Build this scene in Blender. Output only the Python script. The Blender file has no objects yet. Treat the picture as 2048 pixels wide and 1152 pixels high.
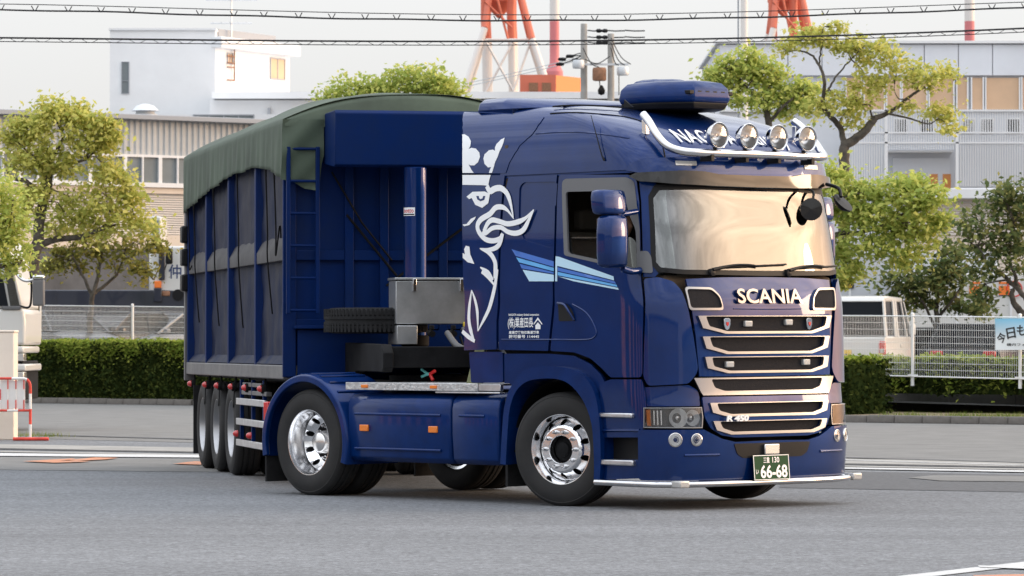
import bpy, bmesh, math, random
import numpy as np
from mathutils import Vector, Matrix
from mathutils.geometry import delaunay_2d_cdt
random.seed(7)
rng = np.random.default_rng(7)
PI = math.pi
R = math.radians
scene = bpy.context.scene
COL = scene.collection

# ------------------------------------------------------------------ camera
CAM_H = 1.40
cam_d = bpy.data.cameras.new('camera')
cam = bpy.data.objects.new('camera', cam_d)
COL.objects.link(cam)
cam_d.sensor_width = 36.0
cam_d.lens = 36.0 * 8000 / 2048
cam_d.clip_start = 0.5
cam_d.clip_end = 4000
cam.location = (0, 0, CAM_H)
cam.rotation_euler = (PI / 2 + math.atan((693 - 576) / 8000), 0, 0)
cam_d.dof.use_dof = True
cam_d.dof.focus_distance = 35.5
cam_d.dof.aperture_fstop = 10.0
scene.camera = cam

# ------------------------------------------------------------------ world, sun, exposure
SUN_AZ = Vector((0.985, 0.17, 0)).normalized()
SUN_EL = R(6.5)
SUN_DIR = Vector((SUN_AZ.x * math.cos(SUN_EL), SUN_AZ.y * math.cos(SUN_EL), math.sin(SUN_EL)))
world = bpy.data.worlds.new('World')
scene.world = world
world.use_nodes = True
wt = world.node_tree
wt.nodes.clear()


def wn(t, **k):
    n = wt.nodes.new(t)
    for a, b in k.items():
        setattr(n, a, b)
    return n


def wmath(op, a, b=None, clamp=False):
    n = wn('ShaderNodeMath', operation=op, use_clamp=clamp)
    for i, v in enumerate((a, b)):
        if v is None:
            continue
        if isinstance(v, (int, float)):
            n.inputs[i].default_value = v
        else:
            wt.links.new(v, n.inputs[i])
    return n.outputs[0]


def wmix(fac, a, b, mode='MIX'):
    n = wn('ShaderNodeMix', data_type='RGBA', blend_type=mode)
    for i, v in ((0, fac), (6, a), (7, b)):
        if isinstance(v, (int, float)):
            n.inputs[i].default_value = v
        elif isinstance(v, tuple):
            n.inputs[i].default_value = (*v, 1)
        else:
            wt.links.new(v, n.inputs[i])
    return n.outputs[2]


tc = wn('ShaderNodeTexCoord')
sep = wn('ShaderNodeSeparateXYZ')
wt.links.new(tc.outputs['Generated'], sep.inputs[0])
el = sep.outputs[2]
dot = wn('ShaderNodeVectorMath', operation='DOT_PRODUCT')
wt.links.new(tc.outputs['Generated'], dot.inputs[0])
dot.inputs[1].default_value = SUN_DIR
sd = wmath('MAXIMUM', dot.outputs['Value'], 0.0)
up = wmath('POWER', wmath('MAXIMUM', el, 0.0), 0.8, True)
base = wmix(up, (0.70, 0.685, 0.665), (2.35, 2.48, 2.70))
# cloud deck: stretched noise, stronger away from the bright haze of the horizon
mp = wn('ShaderNodeMapping')
mp.inputs['Scale'].default_value = (1.1, 1.1, 8.0)
wt.links.new(tc.outputs['Generated'], mp.inputs[0])
nz = wn('ShaderNodeTexNoise')
nz.inputs['Scale'].default_value = 2.6
nz.inputs['Detail'].default_value = 7.0
nz.inputs['Roughness'].default_value = 0.58
wt.links.new(mp.outputs[0], nz.inputs['Vector'])
cl = wn('ShaderNodeMapRange')
cl.inputs[1].default_value = 0.38
cl.inputs[2].default_value = 0.68
cl.inputs[3].default_value = 0.66
cl.inputs[4].default_value = 1.28
wt.links.new(nz.outputs['Fac'], cl.inputs[0])
clf = wmath('MULTIPLY', wmath('SUBTRACT', el, 0.09), 5.0, True)
clg = wmath('MAXIMUM', clf, wmath('POWER', sd, 6.0))
cloud = wmix(clg, (1, 1, 1), cl.outputs[0])
glow_w = wmath('MULTIPLY', wmath('POWER', sd, 7.0), 6.0)
low = wmath('SUBTRACT', 1.0, wmath('MULTIPLY', wmath('MAXIMUM', wmath('SUBTRACT', el, 0.04), 0.0), 2.6), True)
gl = wmix(low, (1.0, 0.74, 0.42), (1.0, 0.48, 0.22))
glow = wmix(1.0, (0, 0, 0), gl)
gn = wn('ShaderNodeVectorMath', operation='SCALE')
wt.links.new(glow, gn.inputs[0])
wt.links.new(glow_w, gn.inputs['Scale'])
sky = wn('ShaderNodeTexSky', sky_type='NISHITA', sun_disc=False, sun_elevation=SUN_EL,
         sun_rotation=math.atan2(SUN_DIR.x, SUN_DIR.y), dust_density=3.0)
skn = wn('ShaderNodeVectorMath', operation='SCALE')
wt.links.new(sky.outputs[0], skn.inputs[0])
skn.inputs['Scale'].default_value = 0.03
s1 = wmix(1.0, base, gn.outputs[0], 'ADD')
s2 = wmix(1.0, s1, cloud, 'MULTIPLY')
s3 = wmix(1.0, s2, skn.outputs[0], 'ADD')
bg = wn('ShaderNodeBackground')
bg.inputs['Strength'].default_value = 0.92
wt.links.new(s3, bg.inputs['Color'])
wo = wn('ShaderNodeOutputWorld')
wt.links.new(bg.outputs[0], wo.inputs['Surface'])

sun_d = bpy.data.lights.new('sun', 'SUN')
sun_d.energy = 1.15
sun_d.angle = R(16)
sun_d.color = (1.0, 0.74, 0.50)
sun = bpy.data.objects.new('sun', sun_d)
COL.objects.link(sun)
sun.rotation_euler = SUN_DIR.to_track_quat('Z', 'Y').to_euler()

scene.view_settings.view_transform = 'Standard'
scene.view_settings.look = 'None'
scene.view_settings.exposure = 0.0
scene.view_settings.gamma = 1.0
scene.view_settings.use_curve_mapping = False
scene.render.engine = 'CYCLES'
scene.cycles.max_bounces = 8
scene.cycles.transparent_max_bounces = 12
scene.cycles.sample_clamp_indirect = 8.0
scene.cycles.use_denoising = True

# ------------------------------------------------------------------ materials
MATS = {}


def mat(name, col, rough=0.5, metal=0.0, coat=0.0, spec=0.5, noise=None, bump=None, trans=0.0, emit=None, coat_rough=0.03, alpha=1.0):
    """noise = (scale, amount[, second colour]); bump = (scale, strength)"""
    m = bpy.data.materials.new(name)
    m.use_nodes = True
    nt = m.node_tree
    b = nt.nodes['Principled BSDF']
    b.inputs['Base Color'].default_value = (*col, 1)
    b.inputs['Roughness'].default_value = rough
    b.inputs['Metallic'].default_value = metal
    b.inputs['Coat Weight'].default_value = coat
    b.inputs['Coat Roughness'].default_value = coat_rough
    b.inputs['Specular IOR Level'].default_value = spec
    b.inputs['Transmission Weight'].default_value = trans
    b.inputs['Alpha'].default_value = alpha
    if emit:
        b.inputs['Emission Color'].default_value = (*emit[:3], 1)
        b.inputs['Emission Strength'].default_value = emit[3]
    co = None
    if noise or bump:
        co = nt.nodes.new('ShaderNodeTexCoord')
    if noise:
        n = nt.nodes.new('ShaderNodeTexNoise')
        n.inputs['Scale'].default_value = noise[0]
        n.inputs['Detail'].default_value = 8
        n.inputs['Roughness'].default_value = 0.65
        if len(noise) > 3:
            sm = nt.nodes.new('ShaderNodeMapping')
            sm.inputs['Scale'].default_value = noise[3]
            nt.links.new(co.outputs['Object'], sm.inputs[0])
            nt.links.new(sm.outputs[0], n.inputs['Vector'])
        else:
            nt.links.new(co.outputs['Object'], n.inputs['Vector'])
        rmp = nt.nodes.new('ShaderNodeMapRange')
        rmp.inputs[1].default_value = 0.35
        rmp.inputs[2].default_value = 0.65
        nt.links.new(n.outputs['Fac'], rmp.inputs[0])
        mx = nt.nodes.new('ShaderNodeMix')
        mx.data_type = 'RGBA'
        c2 = noise[2] if len(noise) > 2 else tuple(c * (1 - noise[1]) for c in col)
        c1 = col if len(noise) > 2 else tuple(min(1, c * (1 + noise[1])) for c in col)
        mx.inputs[6].default_value = (*c1, 1)
        mx.inputs[7].default_value = (*c2, 1)
        if len(noise) > 2:
            mm = nt.nodes.new('ShaderNodeMath')
            mm.operation = 'MULTIPLY'
            mm.inputs[1].default_value = noise[1]
            nt.links.new(rmp.outputs[0], mm.inputs[0])
            nt.links.new(mm.outputs[0], mx.inputs[0])
        else:
            nt.links.new(rmp.outputs[0], mx.inputs[0])
        nt.links.new(mx.outputs[2], b.inputs['Base Color'])
    if bump:
        n2 = nt.nodes.new('ShaderNodeTexNoise')
        n2.inputs['Scale'].default_value = bump[0]
        n2.inputs['Detail'].default_value = 5
        nt.links.new(co.outputs['Object'], n2.inputs['Vector'])
        bp = nt.nodes.new('ShaderNodeBump')
        bp.inputs['Strength'].default_value = bump[1]
        bp.inputs['Distance'].default_value = 0.02
        nt.links.new(n2.outputs['Fac'], bp.inputs['Height'])
        nt.links.new(bp.outputs[0], b.inputs['Normal'])
    MATS[name] = m
    return m


def glass_mat(name, ior, tint, refl=(1, 1, 1)):
    m = bpy.data.materials.new(name)
    m.use_nodes = True
    nt = m.node_tree
    nt.nodes.clear()
    fr = nt.nodes.new('ShaderNodeFresnel')
    fr.inputs['IOR'].default_value = ior
    tr = nt.nodes.new('ShaderNodeBsdfTransparent')
    tr.inputs[0].default_value = (*tint, 1)
    gl = nt.nodes.new('ShaderNodeBsdfGlossy')
    gl.inputs['Color'].default_value = (*refl, 1)
    gl.inputs['Roughness'].default_value = 0.015
    mx = nt.nodes.new('ShaderNodeMixShader')
    o = nt.nodes.new('ShaderNodeOutputMaterial')
    nt.links.new(fr.outputs[0], mx.inputs[0])
    nt.links.new(tr.outputs[0], mx.inputs[1])
    nt.links.new(gl.outputs[0], mx.inputs[2])
    nt.links.new(mx.outputs[0], o.inputs[0])
    MATS[name] = m
    return m


def leaf_mat(name, c1, c2, c3, transl=0.35):
    m = bpy.data.materials.new(name)
    m.use_nodes = True
    nt = m.node_tree
    nt.nodes.clear()
    g = nt.nodes.new('ShaderNodeNewGeometry')
    rp = nt.nodes.new('ShaderNodeValToRGB')
    rp.color_ramp.elements[0].color = (*c1, 1)
    rp.color_ramp.elements[1].color = (*c3, 1)
    e = rp.color_ramp.elements.new(0.55)
    e.color = (*c2, 1)
    nt.links.new(g.outputs['Random Per Island'], rp.inputs[0])
    d = nt.nodes.new('ShaderNodeBsdfDiffuse')
    t = nt.nodes.new('ShaderNodeBsdfTranslucent')
    nt.links.new(rp.outputs[0], d.inputs[0])
    nt.links.new(rp.outputs[0], t.inputs[0])
    mx = nt.nodes.new('ShaderNodeMixShader')
    mx.inputs[0].default_value = transl
    o = nt.nodes.new('ShaderNodeOutputMaterial')
    nt.links.new(d.outputs[0], mx.inputs[1])
    nt.links.new(t.outputs[0], mx.inputs[2])
    nt.links.new(mx.outputs[0], o.inputs[0])
    MATS[name] = m
    return m


mat('blue_paint', (0.0008, 0.0205, 0.116), 0.38, 0.55, 0.85, spec=0.05, noise=(3.0, 0.12))
mat('blue_part', (0.0008, 0.0215, 0.118), 0.45, 0.3, 0.45, spec=0.05, noise=(5.0, 0.15), coat_rough=0.10)
mat('trailer_blue', (0.0008, 0.0155, 0.095), 0.55, 0.0, 0.08, spec=0.05, noise=(2.2, 0.4, (0.010, 0.020, 0.050)), coat_rough=0.25, bump=(6, 0.12))
mat('trailer_worn_sheen', (0.003, 0.012, 0.048), 0.5, 0.0, 0.0, spec=0.04, noise=(2.4, 0.5, (0.070, 0.062, 0.060), (1, 1, .22)), coat_rough=0.2, bump=(5, 0.25))  # pale vertical streaks: dust, plus reflected highlights put into the colour
mat('rail_worn', (0.17, 0.163, 0.16), 0.5, 0.3, 0.0, noise=(2.5, 0.8, (0.09, 0.085, 0.095)), bump=(9, 0.3))
mat('tarp', (0.060, 0.083, 0.056), 0.75, 0, 0, noise=(1.4, 0.25), bump=(3, 0.25))
mat('chrome', (0.66, 0.66, 0.67), 0.07, 1.0)
mat('soft_chrome', (0.78, 0.76, 0.74), 0.24, 1.0)
mat('trim_silver', (0.37, 0.375, 0.39), 0.30, 0.95, 0.0)
mat('name_chrome', (0.27, 0.27, 0.29), 0.18, 1.0)
mat('rail_dark', (0.095, 0.092, 0.094), 0.5, 0.0, 0.0, spec=0.04, noise=(2.5, 0.6, (0.05, 0.048, 0.055)), bump=(9, 0.3))
mat('rim_dull', (0.40, 0.40, 0.41), 0.35, 0.9)
mat('rim_alloy', (0.90, 0.90, 0.91), 0.16, 1.0)
mat('lamp_inner', (0.07, 0.07, 0.075), 0.3, 0.3)
mat('lamp_bowl', (0.90, 0.90, 0.90), 0.30, 0.25)
mat('aluminium', (0.62, 0.62, 0.63), 0.32, 0.95, noise=(9, 0.12))
mat('steel_box', (0.50, 0.51, 0.52), 0.38, 0.75, noise=(1.8, 0.8, (0.27, 0.28, 0.28)), bump=(14, 0.06))
mat('tread_plate', (0.60, 0.60, 0.60), 0.36, 0.85, noise=(24, 0.18), bump=(26, 0.5))
mat('rubber', (0.020, 0.020, 0.021), 0.8, spec=0.2, noise=(6, 0.25), bump=(30, 0.15))
mat('rubber_side', (0.022, 0.022, 0.023), 0.7, spec=0.25, noise=(4, 0.6, (0.036, 0.034, 0.032)))
mat('black_plastic', (0.010, 0.010, 0.011), 0.45, spec=0.2)
mat('grille_mesh', (0.016, 0.016, 0.020), 0.6, spec=0.15, noise=(160, 0.55), bump=(170, 0.8))
mat('dark_chassis', (0.009, 0.009, 0.010), 0.75, spec=0.15, noise=(4, 0.4))
mat('grey_trim', (0.13, 0.13, 0.135), 0.5)
mat('interior', (0.085, 0.062, 0.042), 0.8)
mat('seat_cloth', (0.10, 0.085, 0.065), 0.9)
mat('white_decal', (0.84, 0.85, 0.86), 0.35, 0, 0.5)
mat('pale_blue_decal', (0.50, 0.72, 0.86), 0.35, 0, 0.5)
mat('sky_blue_decal', (0.12, 0.42, 0.80), 0.35, 0, 0.5)
mat('mid_blue_decal', (0.045, 0.16, 0.55), 0.35, 0, 0.5)
mat('amber_lens', (0.80, 0.20, 0.015), 0.2, 0, 0.8)
mat('red_lens', (0.55, 0.02, 0.02), 0.22, 0, 0.8)
mat('clear_lamp', (0.55, 0.54, 0.52), 0.16, 0.4, 0.6)
mat('reflector', (0.92, 0.92, 0.92), 0.28, 0.9)
mat('plate_green', (0.006, 0.055, 0.018), 0.5, spec=0.15)
mat('olive_canvas', (0.17, 0.18, 0.09), 0.8, noise=(7, 0.3))
mat('red_plastic', (0.60, 0.02, 0.02), 0.4)
mat('cyan_plastic', (0.18, 0.60, 0.58), 0.4)
mat('yellow_plastic', (0.75, 0.55, 0.03), 0.4)
mat('orange_plastic', (0.85, 0.20, 0.03), 0.45)
mat('white_paint', (0.78, 0.77, 0.74), 0.4, 0, 0.3, noise=(2, 0.06))
mat('skin', (0.42, 0.22, 0.14), 0.55)
mat('hair', (0.015, 0.012, 0.010), 0.6)
mat('work_shirt', (0.16, 0.17, 0.18), 0.85)
mat('belt_orange', (0.85, 0.25, 0.05), 0.6)
glass_mat('windscreen', 2.45, (0.42, 0.46, 0.44))
glass_mat('clear_glass', 1.5, (0.72, 0.74, 0.73))
glass_mat('side_glass', 1.7, (0.45, 0.47, 0.46))
glass_mat('lamp_glass', 1.6, (0.93, 0.93, 0.93))

# ------------------------------------------------------------------ helpers
def smooth_by_angle(me, deg=35):
    me.shade_smooth()
    try:
        me.set_sharp_from_angle(angle=R(deg))
    except Exception:
        pass


def link_mesh(name, verts, faces, m, parent=None, smooth=35, bevel=0.0, seg=2, fix=False):
    me = bpy.data.meshes.new(name)
    me.from_pydata([tuple(v) for v in verts], [], faces)
    me.update()
    if fix:
        bm = bmesh.new()
        bm.from_mesh(me)
        bmesh.ops.remove_doubles(bm, verts=bm.verts, dist=1e-5)
        bmesh.ops.recalc_face_normals(bm, faces=bm.faces)
        bm.to_mesh(me)
        bm.free()
    me.materials.append(MATS[m] if isinstance(m, str) else m)
    if smooth:
        smooth_by_angle(me, smooth)
    o = bpy.data.objects.new(name, me)
    COL.objects.link(o)
    if parent is not None:
        o.parent = parent
    if bevel:
        b = o.modifiers.new('bevel', 'BEVEL')
        b.width = bevel
        b.segments = seg
        b.limit_method = 'ANGLE'
        b.angle_limit = R(40)
        b.harden_normals = False
    return o


def tag(o, label=None, cat=None, group=None, kind=None):
    if label:
        o['label'] = label
    if cat:
        o['category'] = cat
    if group:
        o['group'] = group
    if kind:
        o['kind'] = kind
    return o


def empty(name, loc=(0, 0, 0), rz=0.0, parent=None, rot=None):
    o = bpy.data.objects.new(name, None)
    o.empty_display_size = 0.2
    COL.objects.link(o)
    o.location = loc
    o.rotation_euler = rot if rot else (0, 0, rz)
    if parent is not None:
        o.parent = parent
    return o


def copy_tree(o, parent=None):
    c = o.copy()
    COL.objects.link(c)
    c.parent = parent
    for ch in list(o.children):
        copy_tree(ch, c)
    return c


class MB:
    """collects shapes for ONE mesh"""
    def __init__(self):
        self.v = []
        self.f = []

    def add(self, vs, fs):
        n = len(self.v)
        self.v += [Vector(p) for p in vs]
        self.f += [tuple(i + n for i in f) for f in fs]
        return self

    def box(self, x0, x1, y0, y1, z0, z1, mtx=None):
        vs = [Vector((x, y, z)) for x in (x0, x1) for y in (y0, y1) for z in (z0, z1)]
        if mtx is not None:
            vs = [mtx @ p for p in vs]
        return self.add(vs, [(0, 1, 3, 2), (4, 6, 7, 5), (0, 4, 5, 1), (2, 3, 7, 6), (0, 2, 6, 4), (1, 5, 7, 3)])

    def tube(self, pts, r, n=8, cap=True, flat=None):
        pts = [Vector(p) for p in pts]
        if not isinstance(r, (list, tuple)):
            r = [r] * len(pts)
        vs, fs = [], []
        prev = None
        for i, p in enumerate(pts):
            d = (pts[min(i + 1, len(pts) - 1)] - pts[max(i - 1, 0)]).normalized()
            if prev is None:
                a = Vector((0, 0, 1)) if abs(d.z) < 0.9 else Vector((1, 0, 0))
                u = d.cross(a).normalized()
            else:
                u = (prev - d * prev.dot(d)).normalized()
            prev = u
            w = d.cross(u)
            for k in range(n):
                t = 2 * PI * k / n
                vs.append(p + (u * math.cos(t) + w * math.sin(t)) * r[i])
        for i in range(len(pts) - 1):
            for k in range(n):
                a, b = i * n + k, i * n + (k + 1) % n
                fs.append((a, b, b + n, a + n))
        if cap:
            fs.append(tuple(range(n))[::-1])
            fs.append(tuple(range((len(pts) - 1) * n, len(pts) * n)))
        return self.add(vs, fs)

    def lathe(self, prof, mtx=None, n=32, a0=0.0, a1=2 * PI, close=False):
        """prof: (r, h) pairs turned about local z"""
        full = abs(a1 - a0 - 2 * PI) < 1e-6
        m = n if full else n + 1
        vs, fs = [], []
        for k in range(m):
            t = a0 + (a1 - a0) * k / n
            for r, h in prof:
                p = Vector((r * math.cos(t), r * math.sin(t), h))
                vs.append(mtx @ p if mtx is not None else p)
        q = len(prof)
        for k in range(n):
            k2 = (k + 1) % m
            for i in range(q - 1 if not close else q):
                j = (i + 1) % q
                fs.append((k * q + i, k2 * q + i, k2 * q + j, k * q + j))
        return self.add(vs, fs)

    def prism(self, poly, mtx, t):
        """poly in local xy, extruded along local z by t"""
        n = len(poly)
        vs = [mtx @ Vector((x, y, 0)) for x, y in poly] + [mtx @ Vector((x, y, t)) for x, y in poly]
        fs = [tuple(range(n))[::-1], tuple(range(n, 2 * n))]
        fs += [(i, (i + 1) % n, n + (i + 1) % n, n + i) for i in range(n)]
        return self.add(vs, fs)

    def loft(self, rings, cap=True, closed=True):
        n = len(rings[0])
        vs = [p for r in rings for p in r]
        fs = []
        for i in range(len(rings) - 1):
            for k in range(n if closed else n - 1):
                a, b = i * n + k, i * n + (k + 1) % n
                fs.append((a, b, b + n, a + n))
        if cap:
            fs.append(tuple(range(n))[::-1])
            fs.append(tuple(range((len(rings) - 1) * n, len(rings) * n)))
        return self.add(vs, fs)

    def build(self, name, m, parent=None, smooth=35, bevel=0.0, seg=2, fix=True):
        return link_mesh(name, self.v, self.f, m, parent, smooth, bevel, seg, fix)


def basis(o, x, y):
    x = Vector(x).normalized()
    y = Vector(y)
    z = x.cross(y).normalized()
    y = z.cross(x)
    m = Matrix((x, y, z)).transposed().to_4x4()
    m.translation = Vector(o)
    return m


def inside(p, poly):
    x, y = p
    c = False
    n = len(poly)
    for i in range(n):
        x1, y1 = poly[i]
        x2, y2 = poly[i - 1]
        if (y1 > y) != (y2 > y) and x < (x2 - x1) * (y - y1) / (y2 - y1) + x1:
            c = not c
    return c


def fillet(poly, r, n=4):
    out = []
    q = len(poly)
    for i in range(q):
        a, b, c = Vector(poly[i - 1]), Vector(poly[i]), Vector(poly[(i + 1) % q])
        rr = r[i] if isinstance(r, (list, tuple)) else r
        d1, d2 = (a - b), (c - b)
        l = min(rr, d1.length * 0.45, d2.length * 0.45)
        if l < 1e-4:
            out.append(tuple(b))
            continue
        p1, p2 = b + d1.normalized() * l, b + d2.normalized() * l
        for k in range(n + 1):
            t = k / n
            out.append(tuple(p1 * (1 - t) ** 2 + b * 2 * t * (1 - t) + p2 * t * t))
    return out


def spline(pts, n=6):
    """Catmull-Rom through pts (open)"""
    P = [Vector(p) for p in pts]
    out = []
    for i in range(len(P) - 1):
        a, b, c, d = P[max(i - 1, 0)], P[i], P[i + 1], P[min(i + 2, len(P) - 1)]
        for k in range(n):
            t = k / n
            out.append(0.5 * ((2 * b) + (c - a) * t + (2 * a - 5 * b + 4 * c - d) * t * t + (3 * b - a - 3 * c + d) * t ** 3))
    out.append(P[-1])
    return [tuple(p) for p in out]


def densify(poly, h):
    out = []
    for i in range(len(poly)):
        a, b = Vector(poly[i]), Vector(poly[(i + 1) % len(poly)])
        k = max(1, int(math.ceil((b - a).length / h)))
        out += [tuple(a + (b - a) * j / k) for j in range(k)]
    return out


def sheet(poly, fn, holes=(), h=0.07, off=0.0, thick=0.02):
    """triangulated patch of a curved surface fn(a, b, offset) with real thickness"""
    loops = [densify(poly, h)] + [densify(q, h) for q in holes]
    pts, edges = [], []
    for lp in loops:
        n0 = len(pts)
        pts += [Vector(p) for p in lp]
        edges += [(n0 + i, n0 + (i + 1) % len(lp)) for i in range(len(lp))]
    nb = len(pts)
    xs = [p.x for p in pts]
    ys = [p.y for p in pts]
    gx = np.arange(min(xs) + h * 0.5, max(xs), h)
    gy = np.arange(min(ys) + h * 0.5, max(ys), h)
    bnd = np.array([tuple(p) for p in pts])
    for x in gx:
        for y in gy:
            if inside((x, y), poly) and not any(inside((x, y), q) for q in holes):
                if np.min((bnd[:, 0] - x) ** 2 + (bnd[:, 1] - y) ** 2) > (0.35 * h) ** 2:
                    pts.append(Vector((x, y)))
    co, ed, fa, ov, oe, of = delaunay_2d_cdt(pts, edges, [], 0, 1e-6)
    tris = []
    for f in fa:
        cx = sum(co[i].x for i in f) / 3
        cy = sum(co[i].y for i in f) / 3
        if inside((cx, cy), poly) and not any(inside((cx, cy), q) for q in holes):
            tris.append(tuple(f))
    n = len(co)
    top = [fn(p.x, p.y, off) for p in co]
    bot = [fn(p.x, p.y, off - thick) for p in co]
    nrm = [((t - b).normalized() if thick > 1e-6 else Vector((0, 0, 1))) for t, b in zip(top, bot)]
    cnt = {}
    for f in tris:
        for i in range(3):
            cnt[(f[i], f[(i + 1) % 3])] = 1
    vs = top + bot
    ns = nrm + [-q for q in nrm]
    fs = list(tris) + [tuple(i + n for i in f[::-1]) for f in tris]
    for (a, b) in cnt:
        if (b, a) not in cnt:
            k = len(vs)
            vs += [top[b], top[a], bot[a], bot[b]]
            w = (top[b] - top[a]).cross(nrm[a])
            ns += [w.normalized() if w.length > 1e-9 else nrm[a]] * 4
            fs.append((k, k + 1, k + 2, k + 3))
    used = sorted({i for f in fs for i in f})
    mp_ = {i: k for k, i in enumerate(used)}
    sheet.normals = [ns[i] for i in used]
    return [vs[i] for i in used], [tuple(mp_[i] for i in f) for f in fs]


def text_mesh(body, size=1.0, extrude=0.0, bold=0.0, italic=0.0, spacing=1.0, align='CENTER'):
    """outline of writing as (verts, faces) in local xy, centred"""
    cu = bpy.data.curves.new('writing', 'FONT')
    cu.body = body
    cu.size = size
    cu.extrude = extrude
    cu.offset = bold
    cu.shear = italic
    cu.space_character = spacing
    cu.align_x = align
    cu.resolution_u = 3
    o = bpy.data.objects.new('writing', cu)
    COL.objects.link(o)
    bpy.context.view_layer.update()
    dg = bpy.context.evaluated_depsgraph_get()
    me = bpy.data.meshes.new_from_object(o.evaluated_get(dg))
    vs = [v.co.copy() for v in me.vertices]
    fs = [tuple(p.vertices) for p in me.polygons]
    bpy.data.objects.remove(o)
    bpy.data.meshes.remove(me)
    if vs:
        mx = (max(v.x for v in vs) + min(v.x for v in vs)) / 2 if align == 'CENTER' else 0
        my = (max(v.y for v in vs) + min(v.y for v in vs)) / 2
        for v in vs:
            v.x -= mx
            v.y -= my
    return vs, fs


def text_fit(body, w, hgt, **k):
    vs, fs = text_mesh(body, 1.0, **k)
    sx = w / (max(v.x for v in vs) - min(v.x for v in vs))
    sy = hgt / (max(v.y for v in vs) - min(v.y for v in vs))
    for v in vs:
        v.x *= sx
        v.y *= sy
    return vs, fs

# ================================================================== tractor truck
TA = R(48.3)
truck = empty('tractor_truck', (1.29, 35.9, 0), rot=(0.006, 0, -TA))
tag(truck, 'dark blue tractor unit with chrome roof lights and white griffin decal, towing the tipper', 'truck')

CZ = [.15, .35, .6, .9, 1.0, 1.4, 1.75, 2.02, 2.4, 2.80, 2.95, 3.10, 3.22, 3.34, 3.44, 3.52, 3.58, 3.62]
CF = [1.42, 1.45, 1.46, 1.45, 1.44, 1.43, 1.42, 1.37, 1.30, 1.22, 1.20, 1.15, 1.03, .80, .48, .08, -.36, -.70]
CW = [1.22, 1.23, 1.24, 1.24, 1.24, 1.24, 1.235, 1.23, 1.22, 1.20, 1.19, 1.175, 1.155, 1.12, 1.07, .99, .87, .72]

def pchip(x, y, xi):
    """smooth, overshoot-free curve through the section points"""
    x, y = np.array(x, float), np.array(y, float)
    h = np.diff(x)
    d = np.diff(y) / h
    m = np.zeros_like(y)
    m[0], m[-1] = d[0], d[-1]
    for i in range(1, len(x) - 1):
        if d[i - 1] * d[i] > 0:
            w1, w2 = 2 * h[i] + h[i - 1], h[i] + 2 * h[i - 1]
            m[i] = (w1 + w2) / (w1 / d[i - 1] + w2 / d[i])
    k = np.clip(np.searchsorted(x, xi) - 1, 0, len(x) - 2)
    t = (xi - x[k]) / h[k]
    return (2 * t**3 - 3 * t**2 + 1) * y[k] + (t**3 - 2 * t**2 + t) * h[k] * m[k] + (-2 * t**3 + 3 * t**2) * y[k + 1] + (t**3 - t**2) * h[k] * m[k + 1]


_zf = np.linspace(CZ[0], CZ[-1], 900)
CF, CW, CZ = list(pchip(CZ, CF, _zf)), list(pchip(CZ, CW, _zf)), list(_zf)
CD, CN = .60, 3.4
_th = np.linspace(0, PI / 2, 400)
_cx = np.sin(_th) ** (2 / CN)
_cy = np.cos(_th) ** (2 / CN)
_cx[0] = 0
_cy[-1] = 0
_tab = {}


def ctab(z):
    """plan outline of the cab at height z: x, y and length along it, from the side to the nose"""
    k = round(z * 500)
    if k not in _tab:
        z = k / 500
        f, w = float(np.interp(z, CZ, CF)), float(np.interp(z, CZ, CW))
        x, y = f - CD + CD * _cx, -w * _cy
        s = np.concatenate([[0], np.cumsum(np.hypot(np.diff(x), np.diff(y)))])
        _tab[k] = (x, y, s, f, w)
    return _tab[k]


def cpt(s, z):
    x, y, sl, f, w = ctab(z)
    if s <= 0:
        return Vector((f - CD + s, -w, z))
    if s <= sl[-1]:
        return Vector((float(np.interp(s, sl, x)), float(np.interp(s, sl, y)), z))
    s2 = 2 * sl[-1] - s
    if s2 >= 0:
        return Vector((float(np.interp(s2, sl, x)), -float(np.interp(s2, sl, y)), z))
    return Vector((f - CD + s2, w, z))


def csurf(s, z, off=0.0):
    p = cpt(s, z)
    a = cpt(s + 0.02, z) - cpt(s - 0.02, z)
    b = cpt(s, min(z + 0.02, 3.62)) - cpt(s, z - 0.02)
    n = a.cross(b).normalized()
    return p + n * off


def sy(y, z):
    x, yy, sl, f, w = ctab(z)
    if y <= 0:
        return float(np.interp(y, yy, sl))
    return 2 * sl[-1] - float(np.interp(-y, yy, sl))


def sx(x, z):
    xx, yy, sl, f, w = ctab(z)
    if x <= f - CD:
        return x - (f - CD)
    return float(np.interp(x, xx, sl))


def fsurf(y, z, off=0.0):
    return csurf(sy(y, z), z, off)


def half(z):
    return ctab(z)[2][-1]


def mirror_join(h):
    """half outline from nose centre line round the near side and back to the centre line"""
    return list(h) + [(2 * half(z) - s, z) for s, z in reversed(h)]


def clampz(poly, z1):
    return [(s, min(z, z1)) for s, z in poly]


def cab_panel(name, poly, m='blue_paint', parent=truck, holes=(), off=0.0, thick=0.025, h=0.07, bevel=0.0, fn=csurf, both=False, smooth=40):
    vs, fs = sheet(poly, fn, holes, h, off, thick)
    nn = sheet.normals
    o = link_mesh(name, vs, fs, m, parent, smooth, bevel)
    if not bevel:
        o.data.normals_split_custom_set_from_vertices([tuple(q) for q in nn])
    if both:
        vs2 = [Vector((v.x, -v.y, v.z)) for v in vs]
        o2 = link_mesh(name, vs2, [f[::-1] for f in fs], m, parent, smooth, bevel)
        if not bevel:
            o2.data.normals_split_custom_set_from_vertices([(q.x, -q.y, q.z) for q in nn])
    return o


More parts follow.
